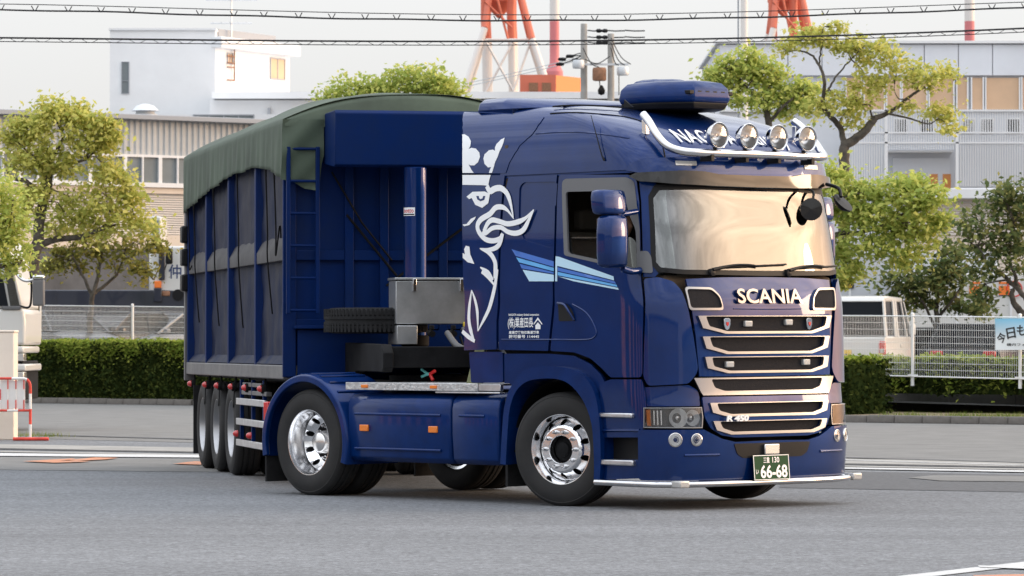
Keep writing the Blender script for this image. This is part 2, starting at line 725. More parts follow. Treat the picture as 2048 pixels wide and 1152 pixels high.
# --- roof: one lofted shell over the cab
def make_roof():
    zs = list(np.linspace(2.928, 3.44, 16)) + [3.47, 3.495, 3.52, 3.54, 3.56, 3.575, 3.59, 3.605, 3.618]
    rings = []
    for z in zs:
        L = half(z)
        f = ctab(z)[3]
        sb = -0.74 - (f - CD)
        n_side = 11
        ss = [sb + (0 - sb) * k / n_side for k in range(n_side)]
        mid = [2 * L * k / 40 for k in range(41)]
        tail = [2 * L - q for q in reversed(ss)]
        rings.append([cpt(q, z) for q in ss + mid + tail])
    mb = MB()
    mb.loft(rings, cap=False, closed=False)
    top = rings[-1]
    k = len(top)
    vs = list(top) + [Vector((p.x * 0.6 - 0.3, 0, 3.63)) for p in top[:k // 2]]
    mb.add(top, [tuple(range(k))])
    back = [r[0] for r in rings] + [r[-1] for r in reversed(rings)]
    mb.add(back, [tuple(range(len(back)))])
    return mb.build('roof', 'blue_paint', truck, 45)


roof = make_roof()
# moulding line across the roof and the seam of the front cap
def strip_on(name, path, r, m, parent, off=0.0):
    mb = MB()
    mb.tube([csurf(s, z, off) for s, z in path], r, 6)
    return mb.build(name, m, parent, 60)


seam = spline([(0.005, 3.466), (0.273, 3.464), (0.453, 3.443), (0.634, 3.412), (0.7, 3.348), (0.671, 3.265), (0.642, 3.168), (0.628, 3.025)], 6)
strip_on('roof_seam', seam, 0.007, 'black_plastic', roof, 0.001)
strip_on('roof_bead', spline([(-0.636, 3.29), (-0.209, 3.29), (0.122, 3.257), (0.391, 3.207)], 6), 0.009, 'blue_paint', roof, -0.003)

# --- cab walls
cab_panel('drip_rail', [(sx(-.70, 2.92), 2.905), (sx(.93, 2.92), 2.905), (sx(.93, 2.92), 2.936), (sx(-.70, 2.92), 2.936)], 'blue_part', off=-.012, both=True)
side_seam = [(-0.139, 3.44), (-0.656, 3.286), (-0.957, 3.184), (-1.169, 3.036), (-1.247, 2.9), (-1.297, 2.758), (-1.4, 2.384), (-1.481, 1.992), (-1.542, 1.636), (-1.545, 1.378)]
low_seam = [(-1.232, 2.93)] + [p for p in side_seam if p[1] < 2.90]
rec = fillet([(-0.602, 2.853), (-1.036, 2.862), (-1.091, 2.823), (-1.151, 2.477), (-1.104, 2.351), (-0.737, 2.264), (-0.713, 2.334)], 0.03)
cab_panel('cab_side', clampz(low_seam + [(-0.896, 1.369), (-0.788, 1.983), (-0.73, 2.225), (-0.593, 2.914), (-1.163, 2.951)], 2.914), holes=[rec], both=True)
cab_panel('pressed_recess', rec, off=-0.012, both=True, h=0.09)
win = fillet([(-0.498, 2.766), (0.178, 2.759), (0.257, 2.696), (0.275, 2.553), (0.315, 2.423), (0.292, 2.069), (0.059, 2.111), (-0.556, 2.217)], 0.035)
door_outer = [(-0.567, 2.913), (0.3, 2.886), (0.363, 2.842), (0.37, 2.66), (0.344, 2.357), (0.303, 1.97), (0.277, 1.177), (0.257, 1.143), (-0.099, 1.141), (-0.204, 1.218), (-0.349, 1.305), (-0.553, 1.356), (-0.864, 1.369), (-0.762, 1.983), (-0.704, 2.224)]
door_outer = clampz(door_outer, 2.914)
door = cab_panel('door', fillet(door_outer, 0.02, 2), holes=[win], thick=0.03)
vs_, fs_ = sheet(fillet(door_outer, 0.02, 2), csurf, [win], 0.09, 0, 0.03)
door_far = link_mesh('door', [Vector((v.x, -v.y, v.z)) for v in vs_], [f[::-1] for f in fs_], 'blue_paint', truck, 40, 0.004)
# grey window surround and half lowered glass
wtrim = fillet([(-0.524, 2.85), (-0.484, 2.875), (0.28, 2.865), (0.344, 2.825), (0.347, 2.574), (0.347, 2.422), (0.307, 2.035), (0.266, 2.052), (0.056, 2.09), (-0.596, 2.205)], 0.03)
cab_panel('window_frame', wtrim, 'grey_trim', door, [fillet([(-0.486, 2.761), (0.172, 2.751), (0.246, 2.688), (0.264, 2.544), (0.31, 2.414), (0.289, 2.078), (0.061, 2.12), (-0.542, 2.221)], 0.035)], 0.006, 0.02, 0.06, 0.002)
cab_panel('window_glass', fillet([(-0.556, 2.34), (-0.5, 2.365), (0.243, 2.35), (0.289, 2.315), (0.278, 2.069), (0.058, 2.103), (-0.563, 2.208)], 0.03), 'side_glass', door, (), -0.02, 0.006, 0.08, 0)
cab_panel('corner_trim', fillet([(0.296, 2.22), (0.396, 2.228), (0.421, 2.176), (0.418, 2.034), (0.284, 2.044)], 0.025), 'grey_trim', door, (), 0.012, 0.03, 0.05)
vsg, fsg = sheet(win, csurf, (), 0.1, -0.015, 0.006)
link_mesh('window_glass', [Vector((v.x, -v.y, v.z)) for v in vsg], [f[::-1] for f in fsg], 'side_glass', door_far, 40)
mb = MB(); mb.box(.05, 1.02, 1.08, 1.10, 2.0, 2.9); mb.build('far_window_blocker', 'interior', door_far, 35)  # added dark panel, keeps the bright background out of the far window
# door handle set in a scoop
cab_panel('handle_scoop', fillet([(-0.754, 1.793), (-0.634, 1.781), (-0.57, 1.722), (-0.531, 1.631), (-0.746, 1.628)], 0.02), 'black_plastic', door, (), 0.003, 0.006, 0.05, 0)
hp = [csurf(s, z, o) for (s, z), o in zip([(-0.75, 1.787), (-0.643, 1.773), (-0.581, 1.713), (-0.544, 1.638)], (.006, .03, .034, .006))]
mb = MB(); mb.tube(spline(hp, 5), 0.012, 8); mb.build('door_handle', 'blue_paint', door, 60)
strip_on('door_bead', spline([(-1.503, 1.469), (-1.17, 1.468), (-0.829, 1.468), (-0.412, 1.467), (-0.292, 1.489), (-0.265, 1.539), (-0.317, 1.63), (-0.409, 1.712), (-0.567, 1.777)], 4), 0.007, 'blue_paint', truck, 0.001)
# A-pillars and windscreen
ws_top, ws_bot = 2.80, 2.045
ws_half = [(half(2.80), 2.80), (sy(-0.6, 2.795), 2.795), (sy(-1.02, 2.775), 2.775), (sy(-1.075, 2.70), 2.70), (sy(-1.10, 2.40), 2.40), (sy(-1.125, 2.12), 2.12), (sy(-1.09, 2.06), 2.06), (sy(-.9, 2.04), 2.04), (half(2.03), 2.03)]
windscreen = cab_panel('windscreen', mirror_join(ws_half), 'windscreen', off=0.002, thick=0.006, h=0.06, bevel=0)
pil = [(sx(.99, 2.97), 2.955), (sy(-1.0, 2.955), 2.955), (sy(-1.02, 2.79), 2.79), (sy(-1.083, 2.70), 2.70), (sy(-1.108, 2.40), 2.40), (sy(-1.133, 2.12), 2.12), (sy(-1.10, 2.035), 2.035)] + [(0.431, 2.004), (0.326, 2.004), (0.362, 2.357), (0.388, 2.66), (0.385, 2.842)]
cab_panel('pillar', pil, 'blue_part', off=-0.004, both=True, h=0.05)
cab_panel('screen_surround', [(s - 0.0, z) for s, z in mirror_join([(half(2.82), 2.822), (sy(-1.03, 2.80), 2.80), (sy(-1.085, 2.70), 2.70), (sy(-1.112, 2.40), 2.40), (sy(-1.137, 2.11), 2.11), (sy(-1.10, 2.045), 2.045), (sy(-.9, 2.025), 2.025), (half(2.015), 2.015)])], 'black_plastic', holes=[mirror_join([(half(2.775), 2.775), (sy(-1.0, 2.75), 2.75), (sy(-1.055, 2.68), 2.68), (sy(-1.08, 2.40), 2.40), (sy(-1.105, 2.13), 2.13), (sy(-1.08, 2.085), 2.085), (sy(-.9, 2.065), 2.065), (half(2.06), 2.06)])], off=0.004, thick=0.012, bevel=0.002, h=0.05)
# --- front: corner fairings, bonnet with its grille slots
corner = [(0.333, 1.987), (0.291, 1.147), (0.331, 1.071), (0.682, 1.087), (0.757, 1.164), (0.778, 1.22), (0.742, 1.469), (0.691, 1.726), (0.644, 1.884), (0.582, 1.961), (0.456, 2)]
cab_panel('corner_fairing', fillet(corner, 0.03), off=0.012, thick=0.04, both=True)


def sym(pts):
    return [(-y, z) for y, z in pts] + [(y, z) for y, z in reversed(pts)]


slots_o = [[(.82, 1.668), (.775, 1.563), (.535, 1.513)], [(.78, 1.49), (.745, 1.388), (.525, 1.338)], [(.76, 1.315), (.735, 1.218), (.515, 1.173)],
           [(.795, 1.132), (.72, 1.03), (.565, .992)], [(.725, .918), (.70, .835), (.53, .797)], [(.70, .762), (.665, .685), (.51, .645)]]
slots_i = [[(.745, 1.662), (.71, 1.578), (.515, 1.534)], [(.71, 1.484), (.68, 1.403), (.505, 1.359)], [(.69, 1.309), (.67, 1.233), (.495, 1.194)],
           [(.685, 1.122), (.65, 1.05), (.54, 1.020)], [(.655, .912), (.63, .851), (.50, .820)], [(.63, .756), (.60, .70), (.48, .669)]]
bonnet = [(.885, 1.985), (.875, 1.80), (.835, 1.50), (.815, 1.25), (.805, 1.148)]
air = fillet([(-.905, 1.895), (-.66, 1.89), (-.585, 1.83), (-.56, 1.735), (-.885, 1.735)], .03)
air_r = [(-y, z) for y, z in reversed(air)]
bn = [(-y, z) for y, z in bonnet] + [(-.5, 1.146), (0, 1.145), (.5, 1.146)] + [(y, z) for y, z in reversed(bonnet)] + [(.5, 2.0), (0, 2.005), (-.5, 2.0)]
upper_in = [fillet(sym(q), 0.02) for q in slots_i[:3]]
bonnet_o = cab_panel('bonnet', bn, holes=upper_in, fn=fsurf, h=0.08)
mid_in = fillet(sym(slots_i[3]), 0.02)
mid = cab_panel('grille_bar', sym([(.86, 1.135), (.80, 1.02), (.775, .985)]), 'trim_silver', holes=[mid_in], fn=fsurf, off=0.004)
low = [(.79, .972), (.775, .80), (.715, .70), (.60, .64), (.45, .618)]
low_o = cab_panel('lower_grille_panel', fillet(sym(low), 0.02), holes=[fillet(sym(q), 0.02) for q in slots_i[4:]], fn=fsurf, off=0.006)
for i in range(6):
    par = bonnet_o if i < 3 else (mid if i == 3 else low_o)
    if i != 3:
        cab_panel('slot_trim', sym([(y, z) for y, z in slots_o[i]]), 'trim_silver', par, [fillet(sym(slots_i[i]), 0.02)], 0.026, 0.03, 0.06, 0.0, fsurf)
    q = [(y + .03, z + (.02 if k == 0 else 0)) for k, (y, z) in enumerate(slots_i[i])]
    q = [q[0], (q[1][0], q[1][1] - .015), (q[2][0], q[2][1] - .025)]
    cab_panel('grille_mesh', sym(q), 'grille_mesh', par, (), -0.012, 0.01, 0.08, 0, fsurf)
for poly in (air, air_r):
    cab_panel('intake_mesh', poly, 'grille_mesh', bonnet_o, (), 0.012, 0.012, 0.06, 0, fsurf)
    cy_ = sum(p[0] for p in poly) / len(poly)
    big = [(cy_ + (y - cy_) * 1.09, 1.815 + (z - 1.815) * 1.24) for y, z in poly]
    cab_panel('intake_trim', big, 'trim_silver', bonnet_o, [poly], 0.024, 0.024, 0.05, 0.0, fsurf)
# recess for the maker's name
strip = MB(); strip.tube([fsurf(y, z, 0.0) for y, z in spline([(.42, 1.728), (.2, 1.725), (0, 1.724), (-.2, 1.725), (-.42, 1.728)], 4)], 0.005, 6)
strip.build('badge_ledge', 'blue_part', bonnet_o, 60)


def put_text(name, body, w, hgt, fn, a0, b0, m, parent, off=0.004, ext=0.0, rot=0.0, **k):
    vs, fs = text_fit(body, w, hgt, extrude=(ext if ext else 0.0), **k)
    out = []
    for v in vs:
        x, y = v.x * math.cos(rot) - v.y * math.sin(rot), v.x * math.sin(rot) + v.y * math.cos(rot)
        out.append(fn(a0 + x, b0 + y, off + v.z))
    return link_mesh(name, out, fs, m, parent, 30)


put_text('maker_name', 'SCANIA', .80, .125, fsurf, .015, 1.835, 'name_chrome', bonnet_o, 0.02, 0.012, bold=0.018)
put_text('model_badge', 'R 450', .25, .052, fsurf, -.46, .782, 'white_decal', low_o, 0.058, 0.006, bold=0.04, italic=0.15)
for y, z in ((-.25, 1.60), (.25, 1.612), (-.48, 1.25), (.465, 1.262)):
    mb = MB(); p = fsurf(y, z, 0)
    nrm = (fsurf(y, z, .1) - p).normalized()
    t = (fsurf(y + .02, z, 0) - fsurf(y - .02, z, 0)).normalized()
    mtx = basis(p - nrm * .028, t, Vector((0, 0, 1)))
    mb.box(-.045, .045, -.026, .026, -.01, .045, mtx)
    mb.build('marker_lamp', 'clear_lamp', bonnet_o, 35, .008)
for y in (-.505, .51):
    p = fsurf(y, 1.60, -.02); nrm = (fsurf(y, 1.6, .1) - p).normalized()
    t = (fsurf(y + .02, 1.6, 0) - fsurf(y - .02, 1.6, 0)).normalized()
    mtx = basis(p, t, Vector((0, 0, 1)))
    bd = empty('shield_badge', parent=bonnet_o)
    mb = MB(); mb.prism([(-.038, .04), (-.02, .05), (.02, .05), (.038, .04), (.036, -.01), (.02, -.045), (0, -.055), (-.02, -.045), (-.036, -.01)], mtx, .035); mb.build('shield', 'chrome', bd, 35, .004)
    mb = MB(); mb.prism([(-.014, .014), (.014, .014), (.012, -.008), (0, -.022), (-.012, -.008)], mtx @ Matrix.Translation((0, 0, .034)), .006); mb.build('shield_field', 'red_lens', bd, 35)
# --- area above the headlamp, headlamps and bumper
shelf = [(sx(.66, 1.06), 1.035), (sy(-1.13, 1.07), 1.065), (sy(-.9, 1.07), 1.075), (sy(-.815, 1.03), 1.03), (sy(-.80, .97), .97), (sy(-.80, .90), .895), (sy(-1.0, .89), .895), (sx(1.08, .90), .895), (sx(.66, .90), .895)]
cab_panel('lamp_shelf', fillet(shelf, .02), off=-0.02, both=True)
hl = [(sx(1.125, .88), .885), (sy(-.80, .885), .885), (sy(-.79, .80), .80), (sy(-.80, .705), .705), (sx(1.125, .71), .712)]


def headlamp(flip):
    e = empty('headlamp', parent=truck)
    f = (lambda s, z, o=0: csurf(s, z, o)) if not flip else (lambda s, z, o=0: Vector((1, -1, 1)) * csurf(s, z, o))
    def add(name, poly, m, off, th, h=.06, bev=.003, holes=()):
        vs, fs = sheet(poly, f, holes, h, off, th)
        if flip:
            fs = [q[::-1] for q in fs]
        link_mesh(name, vs, fs, m, e, 40, bev)
    add('housing', hl, 'lamp_inner', -.06, .02)
    inner = [(hl[0][0] + .008, .878), (hl[1][0] - .008, .878), (hl[2][0] - .008, .80), (hl[3][0] - .008, .713), (hl[4][0] + .008, .72)]
    add('bezel', hl, 'trim_silver', .006, .05, .05, .0, [inner])
    add('lens', hl, 'lamp_glass', .004, .006, .06, 0)
    s0 = hl[0][0] + .02
    add('indicator', [(s0, .865), (s0 + .035, .865), (s0 + .035, .73), (s0, .73)], 'amber_lens', -.012, .02)
    for k in range(3):
        add('louvre', [(s0 + .06 + k * .033, .86), (s0 + .072 + k * .033, .86), (s0 + .072 + k * .033, .735), (s0 + .06 + k * .033, .735)], 'soft_chrome', -.02, .02)
    sc = (hl[0][0] * .42 + hl[1][0] * .58); sd_ = hl[1][0] - .085
    for s, rr in ((sc, .082), (sd_, .068)):
        p = f(s, .797, -.075)
        n = (f(s, .797, .1) - f(s, .797, 0)).normalized()
        t = (f(s + .02, .797, 0) - f(s - .02, .797, 0)).normalized() * (-1 if flip else 1)
        mtx = basis(p, t, Vector((0, 0, 1)))
        mb = MB(); mb.lathe([(.012, .0), (.03, .004), (rr * .7, .025), (rr, .06), (rr * 1.02, .06), (rr * .72, .02), (.02, -.004)], mtx, 24); mb.build('reflector', 'lamp_bowl', e, 50)
        mb = MB(); mb.lathe([(.0005, .045), (.014, .042), (.02, .03), (.018, .0)], mtx, 14); mb.build('bulb_cap', 'soft_chrome', e, 50)
    return e


headlamp(False)
headlamp(True)
bump_half = [(half(.585), .585), (sy(-.45, .585), .58), (sy(-.60, .61), .61), (sy(-.72, .655), .66), (sy(-.79, .69), .692), (sx(1.12, .69), .695), (sx(1.075, .69), .69), (sx(1.07, .4), .45), (sx(1.06, .4), .29), (sx(1.09, .27), .262), (sy(-.9, .26), .258), (sy(-.4, .255), .255), (half(.25), .25)]
bumper = cab_panel('bumper', mirror_join(bump_half), off=0.012, thick=0.04, h=.08)
for flip in (1, -1):
    for (y, z, rr) in ((-1.045, .608, .056), (-.865, .606, .05)):
        p = fsurf(y, z, 0); n = (fsurf(y, z, .1) - p).normalized(); t = (fsurf(y + .02, z, 0) - fsurf(y - .02, z, 0)).normalized()
        if flip < 0:
            p, n, t = Vector((p.x, -p.y, p.z)), Vector((n.x, -n.y, n.z)), Vector((-t.x, t.y, -t.z))
        e = empty('fog_lamp', parent=bumper)
        mtx = basis(p + n * .006, t, Vector((0, 0, 1)))
        mb = MB(); mb.lathe([(rr * 1.12, .0), (rr * 1.1, .012), (rr, .014), (rr * .96, .004)], mtx, 24); mb.build('ring', 'soft_chrome', e, 50)
        mb = MB(); mb.lathe([(.001, .016), (rr * .5, .0145), (rr * .98, .009)], mtx, 24); mb.build('lens', 'lamp_glass', e, 50)
        mb = MB(); mb.lathe([(.001, .0035), (rr * .35, .004), (rr * .36, .010), (rr * .42, .0105), (rr * .43, .004), (rr * .95, .0075)], mtx, 24); mb.build('reflector', 'lamp_bowl', e, 50)
# dark tow panel, plate recess, number plate
cab_panel('tow_panel', fillet(sym([(.47, .565), (.43, .475), (.36, .44)]), .02), 'black_plastic', bumper, (), .018, .02, .06, .003, fsurf)
for y in (-.80, .78):
    mb = MB(); mb.tube([fsurf(y + d, .475, .012) for d in np.linspace(-.17, .17, 9)], .012, 8); mb.build('bumper_bead', 'blue_paint', bumper, 60)
mb = MB(); mb.box(1.475, 1.505, -.125, .055, .465, .555); mb.build('tow_cover', 'soft_chrome', bumper, 35, .008)
plate = empty('number_plate', parent=truck)
pm = basis((1.51, -.055, .352), (0, 1, 0), (-.08, 0, 1))
mb = MB(); mb.box(-.22, .22, -.11, .11, -.004, 0, pm); mb.build('plate_sheet', 'plate_green', plate, 35, .003)
mb = MB()
for a in ((-.218, .218, .102, .108), (-.218, .218, -.108, -.102), (-.218, -.212, -.102, .102), (.212, .218, -.102, .102)):
    mb.box(a[0], a[1], a[2], a[3], .0, .003, pm)
mb.build('plate_rim', 'white_decal', plate, 35)


def flat_text(name, body, w, hgt, x, y, m, parent, mtx=pm, off=.004, **k):
    vs, fs = text_fit(body, w, hgt, **k)
    return link_mesh(name, [mtx @ Vector((v.x + x, v.y + y, off)) for v in vs], fs, m, parent, 0)


flat_text('plate_office', '三重', .075, .05, -.06, .065, 'white_decal', plate, bold=.01)
flat_text('plate_class', '130', .085, .05, .055, .065, 'white_decal', plate, bold=.015)
flat_text('plate_kana', 'い', .034, .04, -.18, -.035, 'white_decal', plate, bold=.02)
flat_text('plate_number', '66-68', .33, .115, .025, -.035, 'white_decal', plate, bold=.025)
# chrome bar under the bumper with end lamps
bar = empty('bumper_bar', parent=truck)
pth = [csurf(sx(.56, .24), .235, .03), csurf(sx(1.0, .235), .235, .05)] + [csurf(s, .235, .055) for s in np.linspace(sy(-1.15, .235), 2 * half(.235) - sy(-1.15, .235), 25)] + [Vector((1.0, 1.29, .235)), Vector((.56, 1.27, .235))]
mb = MB(); mb.tube(pth, .027, 12); mb.build('chrome_tube', 'chrome', bar, 60)
for y in (-1.0, 1.18):
    p = fsurf(min(y, 1.16), .235, .055)
    mb = MB(); mb.box(-.06, .06, -.06, .06, -.032, .032, Matrix.Translation(p + Vector((.02, .05 if y > 0 else -.02, .004)))); mb.build('side_lamp', 'clear_lamp', bar, 35, .014, 3)
# --- steps ahead of the front wheel
stp = [(-0.246, 1.088), (-0.099, 1.124), (0.267, 1.126), (0.301, 0.985), (0.279, 0.75), (0.248, 0.685), (0.24, 0.278), (-0.231, 0.254), (-0.242, 0.721)]
wells = [fillet([(-0.212, 0.622), (0.232, 0.629), (0.231, 0.437), (-0.207, 0.428)], .01)]
steps = cab_panel('step_panel', fillet(stp, .02), 'blue_paint', holes=wells, off=-.006, both=True)
cab_panel('step_well', fillet([(-0.224, 0.644), (0.242, 0.651), (0.241, 0.377), (-0.219, 0.367)], .01), 'black_plastic', steps, off=-.12, thick=.01)
for x0, x1, z0, z1 in ((.60, 1.02, .795, .835), (.615, 1.03, .385, .432)):
    mb = MB(); mb.box(x0, x1, -1.262, -1.06, z0, z1); mb.build('step_tread', 'aluminium', steps, 35, .01)
strip_on('step_bead', [(-0.23, 0.682), (0.227, 0.689)], .016, 'blue_paint', steps, -.004)
# --- wheel arch
arch_o = [(-1.495, 1.343), (-0.899, 1.344), (-0.575, 1.326), (-0.368, 1.254), (-0.237, 1.161), (-0.199, 1.107), (-0.208, 0.945), (-0.251, 0.998), (-0.378, 1.138), (-0.564, 1.21), (-0.847, 1.23), (-1.087, 1.222), (-1.226, 1.17), (-1.368, 1.04), (-1.428, 1.08), (-1.5, 1.08)]
cab_panel('arch_panel', fillet(arch_o, .01), off=-.02, both=True)
lip_o = [(-1.527, 0.367), (-1.48, 0.784), (-1.422, 0.951), (-1.36, 1.044), (-1.226, 1.17), (-1.087, 1.226), (-0.847, 1.236), (-0.564, 1.213), (-0.386, 1.142), (-0.271, 1.007), (-0.231, 0.8), (-0.216, 0.513), (-0.225, 0.26)]
lip_i = [(-0.299, 0.258), (-0.305, 0.529), (-0.329, 0.745), (-0.401, 0.907), (-0.497, 1.018), (-0.628, 1.097), (-0.795, 1.127), (-1.04, 1.118), (-1.201, 1.075), (-1.322, 0.974), (-1.405, 0.785), (-1.452, 0.359)]
cab_panel('wheel_arch', spline(lip_o, 3) + spline(lip_i, 3), 'blue_part', off=.035, thick=.30, both=True, h=.06, bevel=.012)
# --- side deflectors behind the cab, with the roof spoiler
defl_up = [(-0.982, 3.513), (-0.871, 3.533), (-0.753, 3.518), (-0.58, 3.494), (-0.4, 3.472), (-0.176, 3.437), (-0.453, 3.366), (-0.673, 3.291), (-0.835, 3.24), (-0.978, 3.19), (-1.11, 3.116), (-1.201, 3.042), (-1.264, 2.949), (-1.566, 2.959), (-1.845, 2.968), (-1.833, 3.037), (-1.813, 3.105), (-1.765, 3.173), (-1.691, 3.242), (-1.582, 3.311), (-1.433, 3.382), (-1.222, 3.453)]
defl_lo = [(-1.847, 2.95), (-1.279, 2.932), (-1.323, 2.767), (-1.426, 2.384), (-1.508, 1.992), (-1.569, 1.636), (-1.572, 1.382), (-2.013, 1.373), (-1.975, 1.998)]
deflector = cab_panel('side_deflector', fillet(defl_lo, .006, 2), off=.004, both=True)
defl2 = cab_panel('roof_deflector_side', fillet(defl_up, .01, 2), off=.006, both=True)
sk = [(-1.972, 1.36), (-1.519, 1.36), (-1.518, 1.093), (-1.612, 1.084), (-1.951, 1.081)]
cab_panel('rear_skirt', fillet(sk, .02), 'blue_part', off=-.02, both=True)
rings = []
for x, hw, zt in ((-1.27, .96, 3.57), (-1.22, .99, 3.64), (-.90, .99, 3.64), (-.55, .95, 3.61), (-.22, .90, 3.57), (-.18, .89, 3.55)):
    rings.append([Vector((x, y, z)) for y, z in ((-hw - .04, 3.53), (-hw - .02, zt - .04), (-hw + .04, zt), (0, zt + .02), (hw - .04, zt), (hw + .02, zt - .04), (hw + .04, 3.53))])
mb = MB(); mb.loft(rings); mb.build('roof_spoiler', 'blue_paint', truck, 45, .01)
mb = MB(); mb.prism([(-.06, 0), (.05, 0), (-.06, .07)], basis((.22, -.5, 3.52), (1, 0, 0), (0, 0, 1)), .02); mb.build('roof_fin', 'black_plastic', truck)
mb = MB(); mb.tube([csurf(s, z, .02) for s, z in spline([(0.228, 3.514), (0.486, 3.52), (0.689, 3.511), (0.841, 3.498)], 4)], .008, 6); mb.build('roof_rail', 'black_plastic', truck, 60)
# --- visor, header panel, roof lamp bar
head_half = [(half(3.03), 3.03), (sy(-.7, 3.025), 3.025), (sy(-1.08, 3.01), 3.01), (sx(.92, 2.95), 2.97), (sx(.90, 2.9), 2.915), (sx(.98, 2.9), 2.895), (sy(-.80, 2.905), 2.915), (sy(-.6, 2.91), 2.91), (sy(-.45, 2.885), 2.89), (half(2.885), 2.885)]
header = cab_panel('header_panel', mirror_join(head_half), off=.055, thick=.06, h=.06, bevel=.012)
vis_half = [(half(2.882), 2.882), (sy(-.45, 2.882), 2.885), (sy(-.6, 2.90), 2.905), (sy(-.80, 2.90), 2.91), (sx(.97, 2.9), 2.89), (sx(.93, 2.86), 2.86), (sx(1.0, 2.82), 2.815), (sy(-.9, 2.795), 2.79), (sy(-.5, 2.78), 2.778), (half(2.775), 2.775)]
visor = cab_panel('sun_visor', mirror_join(vis_half), off=.085, thick=.03, m='black_plastic', h=.06, bevel=.006)
MATS['visor_gloss'] = mat('visor_gloss', (.008, .007, .007), .06, 0, 0.0, spec=.6)
visor.data.materials[0] = MATS['visor_gloss']
for sgn in (-1, 1):
    pl = [(sy(sgn * .86, 2.98), 2.955), (sy(sgn * .66, 2.98), 2.955), (sy(sgn * .66, 2.98), 2.99), (sy(sgn * .86, 2.98), 2.99)]
    cab_panel('marker_lamp', pl, 'clear_lamp', header, (), .062, .02, .06, .004)
lb = empty('light_bar', parent=truck)
pts = [(.84, -.93, 3.415), (.93, -.95, 3.35), (1.06, -.97, 3.22), (1.16, -.95, 3.13), (1.26, -.88, 3.085), (1.33, -.74, 3.072), (1.36, -.4, 3.072)]
full = pts + [(1.37, 0, 3.073)] + [(x, -y, z) for x, y, z in reversed(pts)]
mb = MB(); mb.tube(spline(full, 5), .036, 14); mb.build('chrome_tube', 'chrome', lb, 60)
for y in (-.62, -.2, .2, .62):
    mb = MB(); mb.box(1.24, 1.38, y - .02, y + .02, 3.0, 3.06); mb.build('bar_bracket', 'black_plastic', lb, 35, .004)
for y in (-.93, .93):
    mb = MB(); mb.box(.84, .89, y - .025, y + .025, 3.24, 3.37); mb.build('bar_bracket', 'soft_chrome', lb, 35, .006)
for y in (-.555, -.19, .175, .54):
    e = empty('spot_lamp', parent=lb)
    mtx = basis((1.36, y, 3.225), (0, 1, 0), (0, 0, 1))
    mb = MB(); mb.lathe([(.002, -.085), (.05, -.08), (.085, -.055), (.108, -.01), (.113, .02), (.116, .035), (.110, .040), (.102, .034), (.10, .02)], mtx, 32); mb.build('shell', 'chrome', e, 50)
    mb = MB(); mb.lathe([(.012, -.055), (.05, -.045), (.085, -.015), (.102, .025)], mtx, 32); mb.build('reflector', 'reflector', e, 50)
    mb = MB(); mb.lathe([(.001, .040), (.06, .037), (.104, .028)], mtx, 32); mb.build('lens', 'lamp_glass', e, 50)
    mb = MB(); mb.lathe([(.001, .012), (.016, .010), (.02, -.01), (.018, -.05)], mtx, 12); mb.build('bulb_cap', 'soft_chrome', e, 50)
    mb = MB(); mb.tube([(1.33, y, 3.14), (1.35, y, 3.09)], .018, 8); mb.build('stalk', 'black_plastic', e, 50)
put_text('roof_writing', 'NAGATA  Industry', 1.36, .155, fsurf, -.02, 3.205, 'white_decal', roof, .014, bold=.012, italic=.1)
# --- roof cooler
ac = empty('roof_cooler', parent=truck)
def ring_at(z, ex, ey, cx=.30, ch=.16):
    ex, ey = ex * 1.12, ey * 1.12
    pts = [(-ex, -ey + ch), (-ex + ch * .8, -ey), (ex * .30, -ey), (ex - ch, -ey + ch * .45), (ex, -ey + ch * 1.2)]
    pts = pts + [(x, -y) for x, y in reversed(pts)]
    return [Vector((cx + x, y, z)) for x, y in pts]
mb = MB(); mb.loft([ring_at(3.50, .36, .34), ring_at(3.545, .38, .36), ring_at(3.56, .38, .36)]); mb.build('base_tray', 'black_plastic', ac, 30, .008)
mb = MB(); mb.loft([ring_at(3.555, .385, .365), ring_at(3.60, .395, .375), ring_at(3.68, .385, .365), ring_at(3.735, .345, .325), ring_at(3.755, .27, .25)]); mb.build('cover', 'blue_part', ac, 50, .02, 3)
mb = MB(); mb.loft([ring_at(3.70, .22, .22, .12, .1), ring_at(3.765, .20, .20, .12, .1), ring_at(3.785, .15, .15, .12, .1)]); mb.build('fan_hood', 'blue_part', ac, 50, .02, 3)
for k in range(6):
    y = -.24 + k * .096
    mb = MB(); mb.box(.66, .736, y - .028, y + .028, 3.625, 3.66); mb.build('vent', 'black_plastic', ac, 35, .006)
mb = MB(); mb.tube([(.62, -1.19, 3.02), (.60, -1.2, 3.06), (.42, -1.16, 3.42)], [.012, .006, .003], 6); mb.build('antenna', 'black_plastic', truck, 60)
